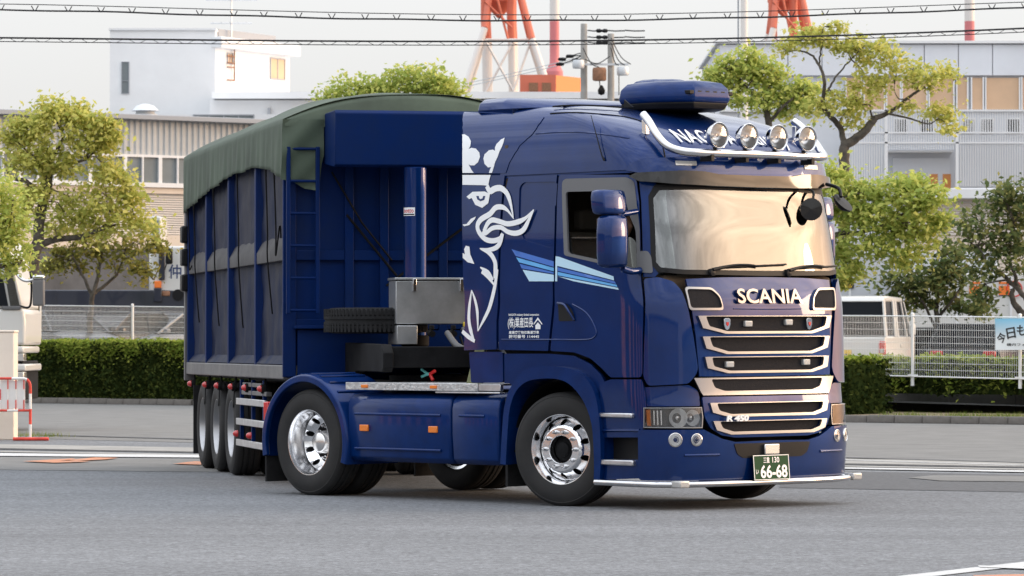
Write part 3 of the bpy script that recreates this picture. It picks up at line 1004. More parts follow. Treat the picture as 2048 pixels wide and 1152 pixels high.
# --- mirrors on both sides
def mirror_set(sg, dy=0.0, dx=0.0):
    e = empty('wing_mirror', (dx, sg * dy, 0), parent=truck)
    def rb(name, c, d, m='blue_paint', bev=.05, tz=0.0):
        mb = MB()
        x, y, z = d[0] / 2, d[1] / 2, d[2] / 2
        rings = []
        for zz, k in ((-z, .80), (-z * .86, .95), (-z * .4, 1.0), (z * .4, 1.0), (z * .86, .94), (z, .80)):
            rings.append([Vector((c[0] + px * x * k + tz * zz, -sg * (c[1] + py * y * k), c[2] + zz)) for px, py in ((-1, -1), (-.2, -1.08), (.75, -.9), (1, -.3), (1, .5), (.6, 1), (-1, 1))])
        mb.loft(rings)
        return mb.build(name, m, e, 55, bev, 3)
    rb('main_housing', (1.06, -1.50, 2.305), (.17, .27, .45))
    rb('wide_housing', (1.02, -1.50, 2.64), (.17, .29, .21), tz=-.10)
    for z0, z1, nm in ((2.11, 2.50, 'mirror_glass'), (2.57, 2.71, 'mirror_glass')):
        mb = MB(); mb.box(.972 - (.03 if z0 > 2.5 else 0), .976, sg * 1.39, sg * 1.61, z0, z1); mb.build(nm, 'chrome', e, 35)
    mb = MB(); mb.tube(spline([(1.03, sg * 1.205, 2.565), (1.05, sg * 1.32, 2.55), (1.06, sg * 1.46, 2.53)], 4), .026, 10); mb.build('upper_arm', 'blue_paint', e, 60)
    mb = MB(); mb.tube(spline([(1.08, sg * 1.21, 2.06), (1.10, sg * 1.33, 2.05), (1.10, sg * 1.43, 2.07)], 4), [.03] * 9, 10); mb.build('lower_arm', 'blue_paint', e, 60)
    mb = MB(); mb.tube([(1.03, sg * 1.47, 2.50), (1.02, sg * 1.48, 2.57)], .05, 10); mb.build('joint', 'black_plastic', e, 60)
    return e
mirror_set(-1)
mirror_set(1, -.13, -.30)
fm = empty('front_mirror', parent=truck)
mb = MB(); mb.tube(spline([(1.22, .95, 2.84), (1.36, .96, 2.80), (1.42, .93, 2.72)], 4), .016, 8); mb.build('arm', 'black_plastic', fm, 60)
mb = MB(); mb.lathe([(.001, -.05), (.06, -.04), (.10, -.01), (.105, .01), (.001, .015)], basis((1.43, .94, 2.665), (.50, .56, -.65), (-.50, .78, .30)), 20); mb.build('housing', 'black_plastic', fm, 50)
km = empty('kerb_mirror', parent=truck)
mb = MB(); mb.tube(spline([(1.22, .66, 2.80), (1.36, .64, 2.76), (1.40, .58, 2.66)], 4), .012, 8); mb.build('arm', 'black_plastic', km, 60)
mb = MB(); mb.lathe([(.001, -.03), (.07, -.026), (.098, -.008), (.10, .008), (.001, .012)], basis((1.40, .57, 2.605), (.55, .8, 0), (0, 0, 1)), 24); mb.build('housing', 'visor_gloss', km, 50)
# --- wipers and cowl
for y0, y1 in ((-.62, .12), (.30, 1.0)):
    e = empty('wiper', parent=truck)
    mb = MB(); mb.tube([fsurf(y0 + (y1 - y0) * t, 2.06 + .045 * math.sin(PI * t), .03) for t in np.linspace(0, .75, 8)], [.018, .016, .014, .013, .012, .011, .010, .009], 6); mb.build('arm', 'black_plastic', e, 60)
    mb = MB(); mb.tube([fsurf(y0 + .18 + (y1 - y0) * t, 2.085 + .03 * t, .018) for t in np.linspace(0, .98, 8)], .009, 6); mb.build('blade', 'black_plastic', e, 60)
    mb = MB(); mb.lathe([(.001, .03), (.03, .025), (.035, 0)], basis(fsurf(y0, 2.04, .005), (0, 1, 0), (0, 0, 1)), 12); mb.build('pivot', 'black_plastic', e, 50)
# --- interior: floor, rear wall, dash, seats, wheel
mb = MB(); mb.box(-.68, 1.15, -1.12, 1.12, 1.35, 1.40); mb.box(-.70, -.66, -1.17, 1.17, 1.38, 3.2); mb.build('cab_lining', 'interior', truck, 35)
mb = MB(); mb.box(-.68, .95, -1.05, 1.05, 3.0, 3.03); mb.build('headlining', 'interior', truck, 35)
mb = MB(); mb.box(.72, 1.20, -1.05, 1.05, 1.75, 2.02); mb.build('dashboard', 'interior', truck, 35, .05, 3)
mb = MB(); mb.box(1.02, 1.14, -.16, .12, 2.03, 2.14); mb.build('dash_unit', 'black_plastic', truck, 35, .01)
for y in (-.62, .62):
    e = empty('seat', parent=truck)
    mb = MB(); mb.box(-.15, .38, y - .25, y + .25, 1.70, 1.84); mb.build('cushion', 'seat_cloth', e, 35, .04, 3)
    mb = MB(); mb.box(-.27, -.12, y - .25, y + .25, 1.80, 2.42, Matrix.Rotation(R(0), 4, 'Y')); mb.build('backrest', 'seat_cloth', e, 35, .04, 3)
    mb = MB(); mb.box(-.27, -.16, y - .13, y + .13, 2.44, 2.62); mb.build('headrest', 'seat_cloth', e, 35, .03, 3)
    mb = MB(); mb.box(-.1, .3, y - .2, y + .2, 1.40, 1.71); mb.build('pedestal', 'interior', e, 35)
mb = MB(); mb.tube([Vector((.66, -.62, 1.98)) + Vector((.10 * math.cos(t), .22 * math.sin(t), .19 * math.cos(t))) for t in np.linspace(0, 2 * PI, 25)], .016, 8); mb.build('steering_wheel', 'black_plastic', truck, 60)
# --- decals: griffin, stripes, company writing
def ribbon(path, wid):
    """outline in pixels of a tapering stroke"""
    P = [Vector(p) for p in spline(path, 4)]
    ws = np.interp(np.linspace(0, 1, len(P)), np.linspace(0, 1, len(wid)), wid)
    a, b = [], []
    for i, p in enumerate(P):
        d = (P[min(i + 1, len(P) - 1)] - P[max(i - 1, 0)]).normalized()
        n = Vector((-d.y, d.x))
        a.append(tuple(p + n * ws[i] / 2))
        b.append(tuple(p - n * ws[i] / 2))
    return a + b[::-1]


def decal(name, polys, m, parent, off=.0095, holes=()):
    mb = MB()
    for q in polys:
        vs, fs = sheet(q, csurf, holes, .08, off, .0015)
        mb.add(vs, fs)
    return mb.build(name, m, parent, 40, fix=False)


K3 = 0.0023   # metres for one unit of stroke width
strokes = [
    ([(-1.519, 2.843), (-1.48, 2.795), (-1.409, 2.815), (-1.327, 2.816), (-1.254, 2.767), (-1.219, 2.68), (-1.201, 2.551)], (26, 30, 28, 26, 4)),
    ([(-1.198, 2.54), (-1.265, 2.615), (-1.335, 2.648), (-1.424, 2.644), (-1.507, 2.591), (-1.631, 2.547), (-1.692, 2.494), (-1.683, 2.431), (-1.608, 2.367), (-1.503, 2.35), (-1.406, 2.369), (-1.378, 2.403)], (4, 24, 26, 26, 26, 24, 20)),
    ([(-1.616, 2.436), (-1.553, 2.506), (-1.487, 2.536), (-1.396, 2.522), (-1.289, 2.497), (-1.152, 2.51), (-1.036, 2.544), (-0.919, 2.615)], (20, 24, 24, 24, 4)),
    ([(-0.919, 2.615), (-0.997, 2.528), (-1.085, 2.44), (-1.187, 2.411), (-1.295, 2.426), (-1.382, 2.467), (-1.499, 2.462), (-1.6, 2.417), (-1.63, 2.439)], (4, 24, 24, 22, 20, 18)),
    ([(-1.367, 2.412), (-1.417, 2.328), (-1.485, 2.285), (-1.58, 2.272), (-1.696, 2.285)], (18, 24, 20, 4)),
    ([(-1.687, 2.281), (-1.571, 2.242), (-1.512, 2.166), (-1.515, 2.089), (-1.532, 2.011)], (6, 26, 26, 26, 24)),
    ([(-1.717, 2.116), (-1.621, 2.068), (-1.572, 1.996)], (6, 24, 22)),
    ([(-1.698, 2.084), (-1.633, 2.035), (-1.58, 1.982), (-1.54, 1.933)], (26, 18, 6)),
    ([(-1.491, 2.096), (-1.538, 1.97), (-1.601, 1.85), (-1.669, 1.73), (-1.741, 1.637), (-1.815, 1.544)], (16, 20, 22, 18, 4)),
    ([(-1.815, 1.544), (-1.819, 1.712), (-1.842, 1.824), (-1.871, 1.914)], (4, 18, 16, 4)),
    ([(-1.871, 1.914), (-1.92, 1.787), (-1.936, 1.657), (-1.911, 1.548), (-1.864, 1.455)], (4, 16, 20, 22, 6)),
    ([(-1.858, 1.455), (-1.948, 1.496), (-2.028, 1.545)], (16, 22, 18))]
polys = [ribbon(p, [w * K3 * .84 for w in ws]) for p, ws in strokes]
polys += [[(-1.845, 2.952), (-1.461, 2.94), (-1.482, 2.898), (-1.501, 2.843), (-1.566, 2.851), (-1.85, 2.863)],
          [(-1.803, 2.754), (-1.716, 2.796), (-1.551, 2.794), (-1.483, 2.77), (-1.516, 2.688), (-1.604, 2.648), (-1.694, 2.678), (-1.734, 2.741), (-1.77, 2.731)],
          [(-1.894, 2.505), (-1.839, 2.508), (-1.772, 2.554), (-1.698, 2.573), (-1.726, 2.545), (-1.805, 2.497), (-1.877, 2.489)],
          [(-1.881, 2.313), (-1.835, 2.304), (-1.834, 2.234), (-1.792, 2.147), (-1.88, 2.164), (-1.94, 2.204), (-1.934, 2.248), (-1.905, 2.235), (-1.909, 2.282)]]
griffin = decal('griffin_decal', polys, 'white_decal', deflector)
decal('griffin_decal', [[(-1.843, 2.971), (-1.831, 3.036), (-1.813, 3.099), (-1.772, 3.162), (-1.709, 3.226), (-1.644, 3.274), (-1.566, 3.319), (-1.531, 3.321), (-1.52, 3.295), (-1.555, 3.253), (-1.617, 3.209), (-1.668, 3.183), (-1.618, 3.193), (-1.567, 3.184), (-1.553, 3.146), (-1.57, 3.106), (-1.611, 3.06), (-1.67, 3.033), (-1.717, 3.035), (-1.744, 3.044), (-1.714, 2.992), (-1.689, 2.966)],
                        [(-1.081, 3.267), (-1.148, 3.253), (-1.252, 3.216), (-1.307, 3.185), (-1.335, 3.154), (-1.353, 3.166), (-1.411, 3.162), (-1.495, 3.128), (-1.529, 3.089), (-1.527, 3.041), (-1.487, 3.008), (-1.444, 3.012), (-1.467, 2.984), (-1.484, 2.959), (-1.442, 2.958), (-1.383, 3.052), (-1.284, 3.144)]], 'white_decal', defl2)
decal('griffin_eye', [[(-1.668, 2.757), (-1.657, 2.725), (-1.617, 2.708), (-1.564, 2.719), (-1.546, 2.753), (-1.574, 2.754), (-1.586, 2.733), (-1.615, 2.727), (-1.632, 2.737), (-1.635, 2.756)]], 'blue_paint', deflector, .0115)
DK = .0035
decal('stripe', [[(-1.276, 2.27), (-0.741, 2.154), (-0.748, 2.106), (-1.232, 2.211)]], 'mid_blue_decal', truck, DK)
decal('stripe', [[(-1.228, 2.198), (-0.749, 2.097), (-0.754, 2.067), (-1.195, 2.153)]], 'sky_blue_decal', truck, DK)
decal('stripe', [[(-1.19, 2.139), (-0.756, 2.058), (-0.758, 2.045), (-1.17, 2.099)]], 'mid_blue_decal', truck, DK)
decal('stripe', [[(-1.159, 2.086), (-0.759, 2.036), (-0.769, 1.979), (-1.09, 1.983)]], 'pale_blue_decal', truck, DK)
decal('stripe', [[(-0.708, 2.198), (-0.663, 2.193), (0.003, 2.012), (0.003, 1.978), (-0.701, 2.114), (-0.724, 1.978), (-0.75, 1.979)]], 'pale_blue_decal', door, DK)
decal('stripe', [[(-0.697, 2.101), (0.007, 1.969), (0.024, 1.947), (-0.702, 2.07)]], 'mid_blue_decal', door, DK)
decal('stripe', [[(-0.703, 2.061), (0.028, 1.939), (0.031, 1.921), (-0.708, 2.031)]], 'sky_blue_decal', door, DK)
decal('stripe', [[(-0.709, 2.022), (0.036, 1.913), (0.045, 1.895), (-0.511, 1.976)]], 'pale_blue_decal', door, DK)
(ts, tz), (ts2, tz2) = [(-1.203, 1.533), (-1.018, 1.532)]
tz += .065
put_text('company_name', '(株)業産田長', .335, .105, csurf, ts - .045, tz + .015, 'white_decal', truck, .004, bold=.012)
put_text('company_latin', 'NAGATA industry limited corporation', .40, .026, csurf, ts, tz + .088, 'white_decal', truck, .004, bold=.02)
put_text('haulage_line', '産業廃棄物収集運搬車', .40, .028, csurf, ts, tz - .066, 'white_decal', truck, .004, bold=.02)
put_text('permit_line', '許可番号 114445', .40, .030, csurf, ts, tz - .102, 'white_decal', truck, .004, bold=.02)
decal('company_crest', [[(ts2 - .055, tz - .0), (ts2 - .055, tz + .012), (ts2, tz + .066), (ts2 + .055, tz + .012), (ts2 + .055, tz), (ts2, tz + .045)],
                        [(ts2 - .032, tz - .038), (ts2 + .032, tz - .038), (ts2 + .034, tz - .005), (ts2, tz + .022), (ts2 - .034, tz - .005)]], 'white_decal', truck, .004)

# ------------------------------------------------------------------ wheels
def wheel_mtx(x, y, steer=0.0, sg=-1):
    """local z = outward"""
    m = Matrix.Translation((x, y, .505)) @ Matrix.Rotation(steer, 4, 'Z')
    return m @ (basis((0, 0, 0), (1, 0, 0), (0, 0, 1)) if sg < 0 else basis((0, 0, 0), (-1, 0, 0), (0, 0, 1)))


TYRE = [(.298, .112), (.305, .135), (.335, .148), (.385, .156), (.43, .152), (.462, .140), (.468, .142), (.486, .128), (.497, .112),
        (.503, .085), (.503, .066), (.492, .064), (.492, .054), (.503, .052), (.505, .015), (.494, .013), (.494, -.013), (.505, -.015), (.503, -.052), (.492, -.054), (.492, -.064), (.503, -.066), (.503, -.085),
        (.497, -.112), (.486, -.128), (.462, -.140), (.43, -.152), (.385, -.156), (.335, -.148), (.305, -.135), (.298, -.112)]
RIM_IN = [(.315, .128), (.312, .137), (.303, .136), (.297, .120), (.290, .10), (.283, .06)]
NUT = MB().lathe([(.0005, .055), (.009, .053), (.013, .045), (.014, .012), (.020, .010), (.020, 0)], None, 10)
_nut = link_mesh('lug_nut', NUT.v, NUT.f, 'chrome', None, 40)
NUT_MESH = _nut.data
bpy.data.objects.remove(_nut)


def disc(heights, r0=.19, r1=.283, n=10, hr=.026, hc=.238):
    """ring with hand holes, heights = function of radius"""
    mb = MB()
    rc = hc
    for k in range(n):
        a0 = 2 * PI * (k + .5) / n
        hw = PI / n * rc
        hole = [(hr * math.cos(t), rc + hr * 1.15 * math.sin(t)) for t in np.linspace(0, 2 * PI, 15)[:-1]]
        def fn(a, b, off, a0=a0):
            t = a0 + a / rc
            return Vector((b * math.cos(t), b * math.sin(t), heights(b) + off))
        vs, fs = sheet([(-hw, r0), (hw, r0), (hw, r1), (-hw, r1)], fn, [hole], .024, 0, .012)
        mb.add(vs, [f[::-1] for f in fs])
    return mb


def wheel(name, x, y, sg, kind, steer=0.0, parent=truck):
    m = wheel_mtx(x, y, steer, sg)
    e = empty(name, parent=parent)
    e.matrix_local = m
    def put(nm, mb, mt, par=e, sm=45):
        return mb.build(nm, mt, par, sm)
    put('tyre', MB().lathe(TYRE, None, 72), 'rubber_side', sm=30)
    if kind == 'front':
        hf = lambda r: float(np.interp(r, [.11, .185, .205, .235, .283], [.135, .135, .128, .09, .03]))
        put('rim', MB().lathe(RIM_IN + [(.283, .03), (.29, -.10), (.302, -.12)], None, 64), 'rim_alloy')
        put('wheel_disc', disc(hf), 'rim_alloy')
        put('wheel_centre', MB().lathe([(.19, .134), (.125, .137), (.118, .13), (.115, .07)], None, 48), 'rim_alloy')
        put('hub', MB().lathe([(.0005, .115), (.05, .115), (.062, .108), (.065, .075), (.098, .07), (.116, .05)], None, 32), 'dark_chassis')
        for k in range(10):
            o = bpy.data.objects.new('lug_nut', NUT_MESH); COL.objects.link(o); o.parent = e
            t = 2 * PI * k / 10
            o.location = (.158 * math.cos(t), .158 * math.sin(t), .134)
    else:
        deep = -.06 if kind == 'rear' else -.05
        hf = lambda r: float(np.interp(r, [.10, .19, .235, .27], [deep - .055, deep - .055, deep - .02, deep + .03]))
        put('rim', MB().lathe(RIM_IN + [(.276, .03), (.270, deep + .03), (.272, -.11), (.302, -.12)], None, 64), 'rim_alloy' if kind == 'rear' else 'rim_dull')
        put('wheel_disc', disc(hf, r1=.27), 'rim_alloy' if kind == 'rear' else 'rim_dull')
        put('wheel_centre', MB().lathe([(.19, deep - .055), (.125, deep - .053), (.12, deep - .055)], None, 48), 'rim_alloy')
        put('hub', MB().lathe([(.0005, deep + .09), (.085, deep + .085), (.10, deep + .07), (.11, deep - .02), (.125, deep - .06)], None, 32), 'soft_chrome' if kind == 'rear' else 'dark_chassis')
        for k in range(10):
            o = bpy.data.objects.new('lug_nut', NUT_MESH); COL.objects.link(o); o.parent = e
            t = 2 * PI * k / 10
            o.location = (.158 * math.cos(t), .158 * math.sin(t), deep - .055)
    put('backing', MB().lathe([(.0005, -.11), (.285, -.11)], None, 32), 'dark_chassis')
    return e


ST = R(14)
wheel('front_wheel', 0, -1.05, -1, 'front', ST)
wheel('front_wheel', 0, 1.05, 1, 'front', ST)
for sg in (-1, 1):
    wheel('rear_wheel', -3.45, sg * 1.08, sg, 'rear')
    w2 = wheel('rear_wheel', -3.45, sg * .74, sg, 'rear')
# ------------------------------------------------------------------ chassis behind the cab
for sg in (-1, 1):
    mb = MB(); mb.box(-4.35, 1.0, sg * .40 - .04, sg * .40 + .04, .72, .98); mb.build('chassis_rail', 'dark_chassis', truck, 35)
    mb = MB(); mb.lathe([(.575, .03), (.635, .025), (.648, 0), (.648, -.62), (.63, -.62), (.63, -.03), (.575, -.02)], Matrix.Translation((-3.47, sg * 1.235, .50)) @ (basis((0, 0, 0), (1, 0, 0), (0, 0, 1)) if sg < 0 else basis((0, 0, 0), (-1, 0, 0), (0, 0, 1))), 40, *( (R(-17), R(192)) if sg < 0 else (R(-12), R(197))), close=True)
    mg = mb.build('mudguard', 'blue_part', truck, 40, .008)
    for k in range(7):
        t = R(48 + 13 * k)
        mb = MB(); mb.tube([(-3.47 + .652 * math.cos(t), sg * 1.20, .50 + .652 * math.sin(t)), (-3.47 + .652 * math.cos(t), sg * .66, .50 + .652 * math.sin(t))], .012, 6); mb.build('mudguard_rib', 'blue_part', mg, 60)
    # side fairings in two lengths with pressed beads
    for x0, x1 in ((-2.86, -1.40), (-1.385, -.74)):
        e = empty('side_fairing', parent=truck)
        rings = []
        for x, k in ((x0, .02), (x0 + .03, 0), (x1 - .03, 0), (x1, .02)):
            rings.append([Vector((x, sg * y, z)) for y, z in ((1.02, .34 + k), (1.17 - k, .345 + k), (1.215 - k, .39), (1.232 - k, .62), (1.232 - k, .84), (1.215 - k, .92), (1.16 - k, .965 - k), (.98, .985 - k), (.62, .985 - k), (.62, .36))])
        mb = MB(); mb.loft(rings); mb.build('shell', 'blue_part', e, 40, .012)
        for z in (.785, .465):
            a, b = x0 + .12, x1 - (.12 if x1 < -1 else .18)
            if x1 > -1 and z < .6:
                continue
            mb = MB(); mb.tube([(a, sg * 1.229, z), (b, sg * 1.229, z)], .014, 8); mb.build('bead', 'blue_part', e, 60)
        for x in ((-2.60, -1.62) if x1 < -1 else ()):
            mb = MB(); mb.box(x - .06, x + .06, sg * 1.237 - .012, sg * 1.237 + .012, .625, .685); mb.build('marker', 'amber_lens', e, 35, .006)
    cw = empty('catwalk', parent=truck)
    mb = MB(); mb.box(-2.88, -1.02, sg * 1.215 - .015, sg * 1.215 + .015, 1.005, 1.075); mb.build('edge_plate', 'tread_plate', cw, 35, .004)
    mb = MB(); mb.box(-2.88, -1.02, min(sg * 1.2, sg * .5), max(sg * 1.2, sg * .5), 1.052, 1.072); mb.build('walk_plate', 'tread_plate', cw, 35, .003)
    mb = MB(); mb.box(-1.015, -.72, sg * 1.20 - .02, sg * 1.20 + .02, 1.01, 1.07); mb.box(-1.60, -.72, sg * 1.20 - .03, sg * 1.20 + .03, .985, 1.0); mb.build('end_plate', 'aluminium', cw, 35, .004)
    for x in (-2.60, -1.62):
        mb = MB(); mb.box(x - .045, x + .045, sg * 1.232 - .01, sg * 1.232 + .01, 1.025, 1.055); mb.build('marker', 'amber_lens', cw, 35, .004)
    mb = MB(); mb.box(-.70, -.67, min(sg * 1.18, sg * .8), max(sg * 1.18, sg * .8), .16, .95); mb.build('mudflap', 'rubber', truck, 35)
    mb = MB(); mb.box(-4.13, -4.11, min(sg * 1.2, sg * .66), max(sg * 1.2, sg * .66), .12, .62); mb.build('mudflap', 'rubber', truck, 35)
    mb = MB(); mb.box(-4.16, -4.09, sg * 1.15 - .05, sg * 1.15 + .05, .70, .88); mb.build('tail_lamp', 'red_lens', truck, 35, .01)
    # wheel housing over the front wheel
    mb = MB(); mb.lathe([(.585, 0), (.585, -.6)], Matrix.Translation((0, sg * 1.18, .52)) @ (basis((0, 0, 0), (1, 0, 0), (0, 0, 1)) if sg < 0 else basis((0, 0, 0), (-1, 0, 0), (0, 0, 1))), 30, R(-5), R(185)); mb.build('wheel_housing', 'black_plastic', truck, 60)
mb = MB(); mb.box(-4.3, -4.2, -.9, .9, .62, .80); mb.box(-2.6, .8, -.36, .36, .55, .95); mb.build('drive_train', 'dark_chassis', truck, 35)
mb = MB(); mb.lathe([(.001, .0), (.46, 0), (.46, .07), (.001, .07)], Matrix.Translation((-3.0, 0, 1.06)), 32); mb.box(-3.4, -2.6, -.36, .36, .98, 1.06); mb.build('fifth_wheel', 'dark_chassis', truck, 35)
mb = MB(); mb.tube([(-3.45, -1.1, .5), (-3.45, 1.1, .5)], .08, 10); mb.build('rear_axle', 'dark_chassis', truck, 60)
mb = MB(); mb.tube([(0, -1.0, .5), (0, 1.0, .5)], .06, 10); mb.build('front_axle', 'dark_chassis', truck, 60)
mb = MB(); mb.box(-.6, .6, -.75, .75, .5, 1.34); mb.box(.6, 1.12, -.95, .95, .33, 1.1); mb.build('engine_bay', 'dark_chassis', truck, 35)
mb = MB(); mb.box(-.66, .62, -1.16, 1.16, 1.30, 1.37); mb.build('cab_floor', 'dark_chassis', truck, 35)
# canvas mud apron and the hoses behind the cab
mb = MB(); mb.prism([(-1.46, 1.07), (-1.25, 1.07), (-1.20, 1.40), (-1.33, 1.40)], basis((0, -.95, 0), (1, 0, 0), (0, 0, 1)), .03)
mb.build('canvas_apron', 'olive_canvas', truck, 35, .006)
for k in range(3):
    a, b = Vector((-.9, -.55 + .35 * k, 1.75)), Vector((-2.15, -.35 + .3 * k, 1.48))
    mid_ = (a + b) / 2 + Vector((0, .0, -.32 - .08 * k))
    mb = MB(); mb.tube(spline([a, (a + mid_) / 2 - Vector((0, 0, .08)), mid_, (b + mid_) / 2 - Vector((0, 0, .08)), b], 6), .018, 8); mb.build('air_hose', 'black_plastic', truck, 60)

# ================================================================== driver
bpy.context.view_layer.update()
TRUCK_M = truck.matrix_world.copy()


def skin_body(name, verts, edges, radii, m, parent=None, sub=2):
    me = bpy.data.meshes.new(name)
    me.from_pydata(verts, edges, [])
    me.materials.append(MATS[m])
    o = bpy.data.objects.new(name, me)
    COL.objects.link(o)
    sk = o.modifiers.new('skin', 'SKIN')
    for i, r in enumerate(radii):
        me.skin_vertices[0].data[i].radius = (r, r) if isinstance(r, float) else r
    me.skin_vertices[0].data[0].use_root = True
    sk.use_smooth_shade = True
    sb = o.modifiers.new('sub', 'SUBSURF')
    sb.levels = sub
    sb.render_levels = sub
    if parent is not None:
        o.parent = parent
    return o


person = empty('person')
person.matrix_world = TRUCK_M @ Matrix.Translation((0, 0, 0))
tag(person, 'driver in a grey work shirt behind the wheel of the blue truck', 'person')
px_, py_ = .20, -.62
V_ = [(px_ - .08, py_, 1.92), (px_ - .08, py_, 2.10), (px_ - .04, py_, 2.26), (px_ - .01, py_, 2.35),
      (px_ - .03, py_ - .20, 2.27), (px_ + .10, py_ - .27, 2.05), (px_ + .34, py_ - .17, 2.06), (px_ + .42, py_ - .15, 2.08),
      (px_ - .03, py_ + .20, 2.27), (px_ + .10, py_ + .27, 2.05), (px_ + .34, py_ + .17, 2.06), (px_ + .42, py_ + .15, 2.08),
      (px_ + .12, py_ - .1, 1.90), (px_ + .40, py_ - .12, 1.90), (px_ + .48, py_ - .12, 1.60), (px_ + .12, py_ + .1, 1.90), (px_ + .40, py_ + .12, 1.90), (px_ + .48, py_ + .12, 1.60)]
E_ = [(0, 1), (1, 2), (2, 3), (2, 4), (4, 5), (5, 6), (6, 7), (2, 8), (8, 9), (9, 10), (10, 11), (0, 12), (12, 13), (13, 14), (0, 15), (15, 16), (16, 17)]
R_ = [.15, .15, .13, .055, .075, .055, .045, .035, .075, .055, .045, .035, .10, .075, .06, .10, .075, .06]
skin_body('work_clothes', V_, E_, R_, 'work_shirt', person)
# head: one shaped surface with brow, nose, lips, chin and ears
def head(parent, c):
    nv, nu = 28, 36
    vs, fs = [], []
    for i in range(nv + 1):
        v = i / nv
        z = math.cos(PI * v)
        r = math.sin(PI * v)
        for k in range(nu):
            t = 2 * PI * k / nu
            x, y = r * math.cos(t), r * math.sin(t)
            zz = z * .125
            sx_, sy_ = .098, .076
            if z < 0:
                sx_ *= 1 + .18 * z; sy_ *= 1 + .32 * z
            X, Y = x * sx_, y * sy_
            front = max(0.0, math.cos(t)) ** 6
            ay = abs(y)
            if front > 0 and abs(z) < .95:
                X += front * (.022 * math.exp(-((z + .12) / .13) ** 2) * math.exp(-(y / .16) ** 2))      # nose
                X += front * (.006 * math.exp(-((z - .16) / .07) ** 2))                                    # brow
                X -= front * (.008 * math.exp(-((z - .02) / .07) ** 2) * math.exp(-((ay - .35) / .15) ** 2))
                X += front * (.007 * math.exp(-((z + .40) / .06) ** 2) * math.exp(-(y / .3) ** 2))
                X += front * (.008 * math.exp(-((z + .72) / .10) ** 2))
            ear = math.exp(-((abs(math.sin(t)) - 1) / .02) ** 2) * math.exp(-(z / .22) ** 2)
            Y += math.copysign(.014 * ear, y)
            vs.append(Vector(c) + Vector((X, Y, zz)))
    for i in range(nv):
        for k in range(nu):
            a, b = i * nu + k, i * nu + (k + 1) % nu
            fs.append((a, a + nu, b + nu, b))
    return link_mesh('head', vs, fs, 'skin', parent, 60, fix=True)


hd = head(person, (px_ + .05, py_, 2.475))
mb = MB(); mb.lathe([(.001, .130), (.05, .122), (.085, .09), (.105, .03), (.106, -.01), (.1, -.03)], Matrix.Translation((px_ + .035, py_, 2.485)) @ Matrix.Scale(.82, 4, (0, 1, 0)), 24); mb.build('hair', 'hair', hd, 60)
for s in (-1, 1):
    mb = MB(); mb.lathe([(.0005, .012), (.008, .009), (.012, 0)], basis((px_ + .127, py_ + s * .03, 2.478), (0, 1, 0), (0, 0, 1)), 10); mb.build('eye', 'hair', hd, 60)
for s in (-1, 1):
    c = Vector((px_ + .44, py_ + s * .16, 2.09))
    hv = [tuple(c), tuple(c + Vector((.05, 0, .01)))]
    he, hr = [(0, 1)], [.028, .034]
    for k in range(4):
        n0 = len(hv)
        w_ = (k - 1.5) * .019
        ln = (.9, 1.0, .95, .75)[k]
        hv += [tuple(c + Vector((.07, w_, .02))), tuple(c + Vector((.07 + .035 * ln, w_, .012))), tuple(c + Vector((.075 + .045 * ln, w_, -.016)))]
        he += [(1, n0), (n0, n0 + 1), (n0 + 1, n0 + 2)]
        hr += [.0095, .009, .008]
    n0 = len(hv)
    hv += [tuple(c + Vector((.035, -s * .03, .02))), tuple(c + Vector((.07, -s * .045, .03)))]
    he += [(0, n0), (n0, n0 + 1)]
    hr += [.011, .009]
    skin_body('hand', hv, he, hr, 'skin', person, 1)

# ================================================================== tipper trailer
TB = R(78.5)
KP = TRUCK_M @ Vector((-3.0, 0, 0))
trailer = empty('tipper_trailer', (KP.x, KP.y, 0), rz=-TB)
tag(trailer, 'dark blue tipper trailer with ribbed sides, ladder and hydraulic ram on its front', 'trailer')
X0, X1, HW = -1.48, -9.5, 1.20
RIBX = [-1.56, -3.6, -5.75, -7.7, -9.42]
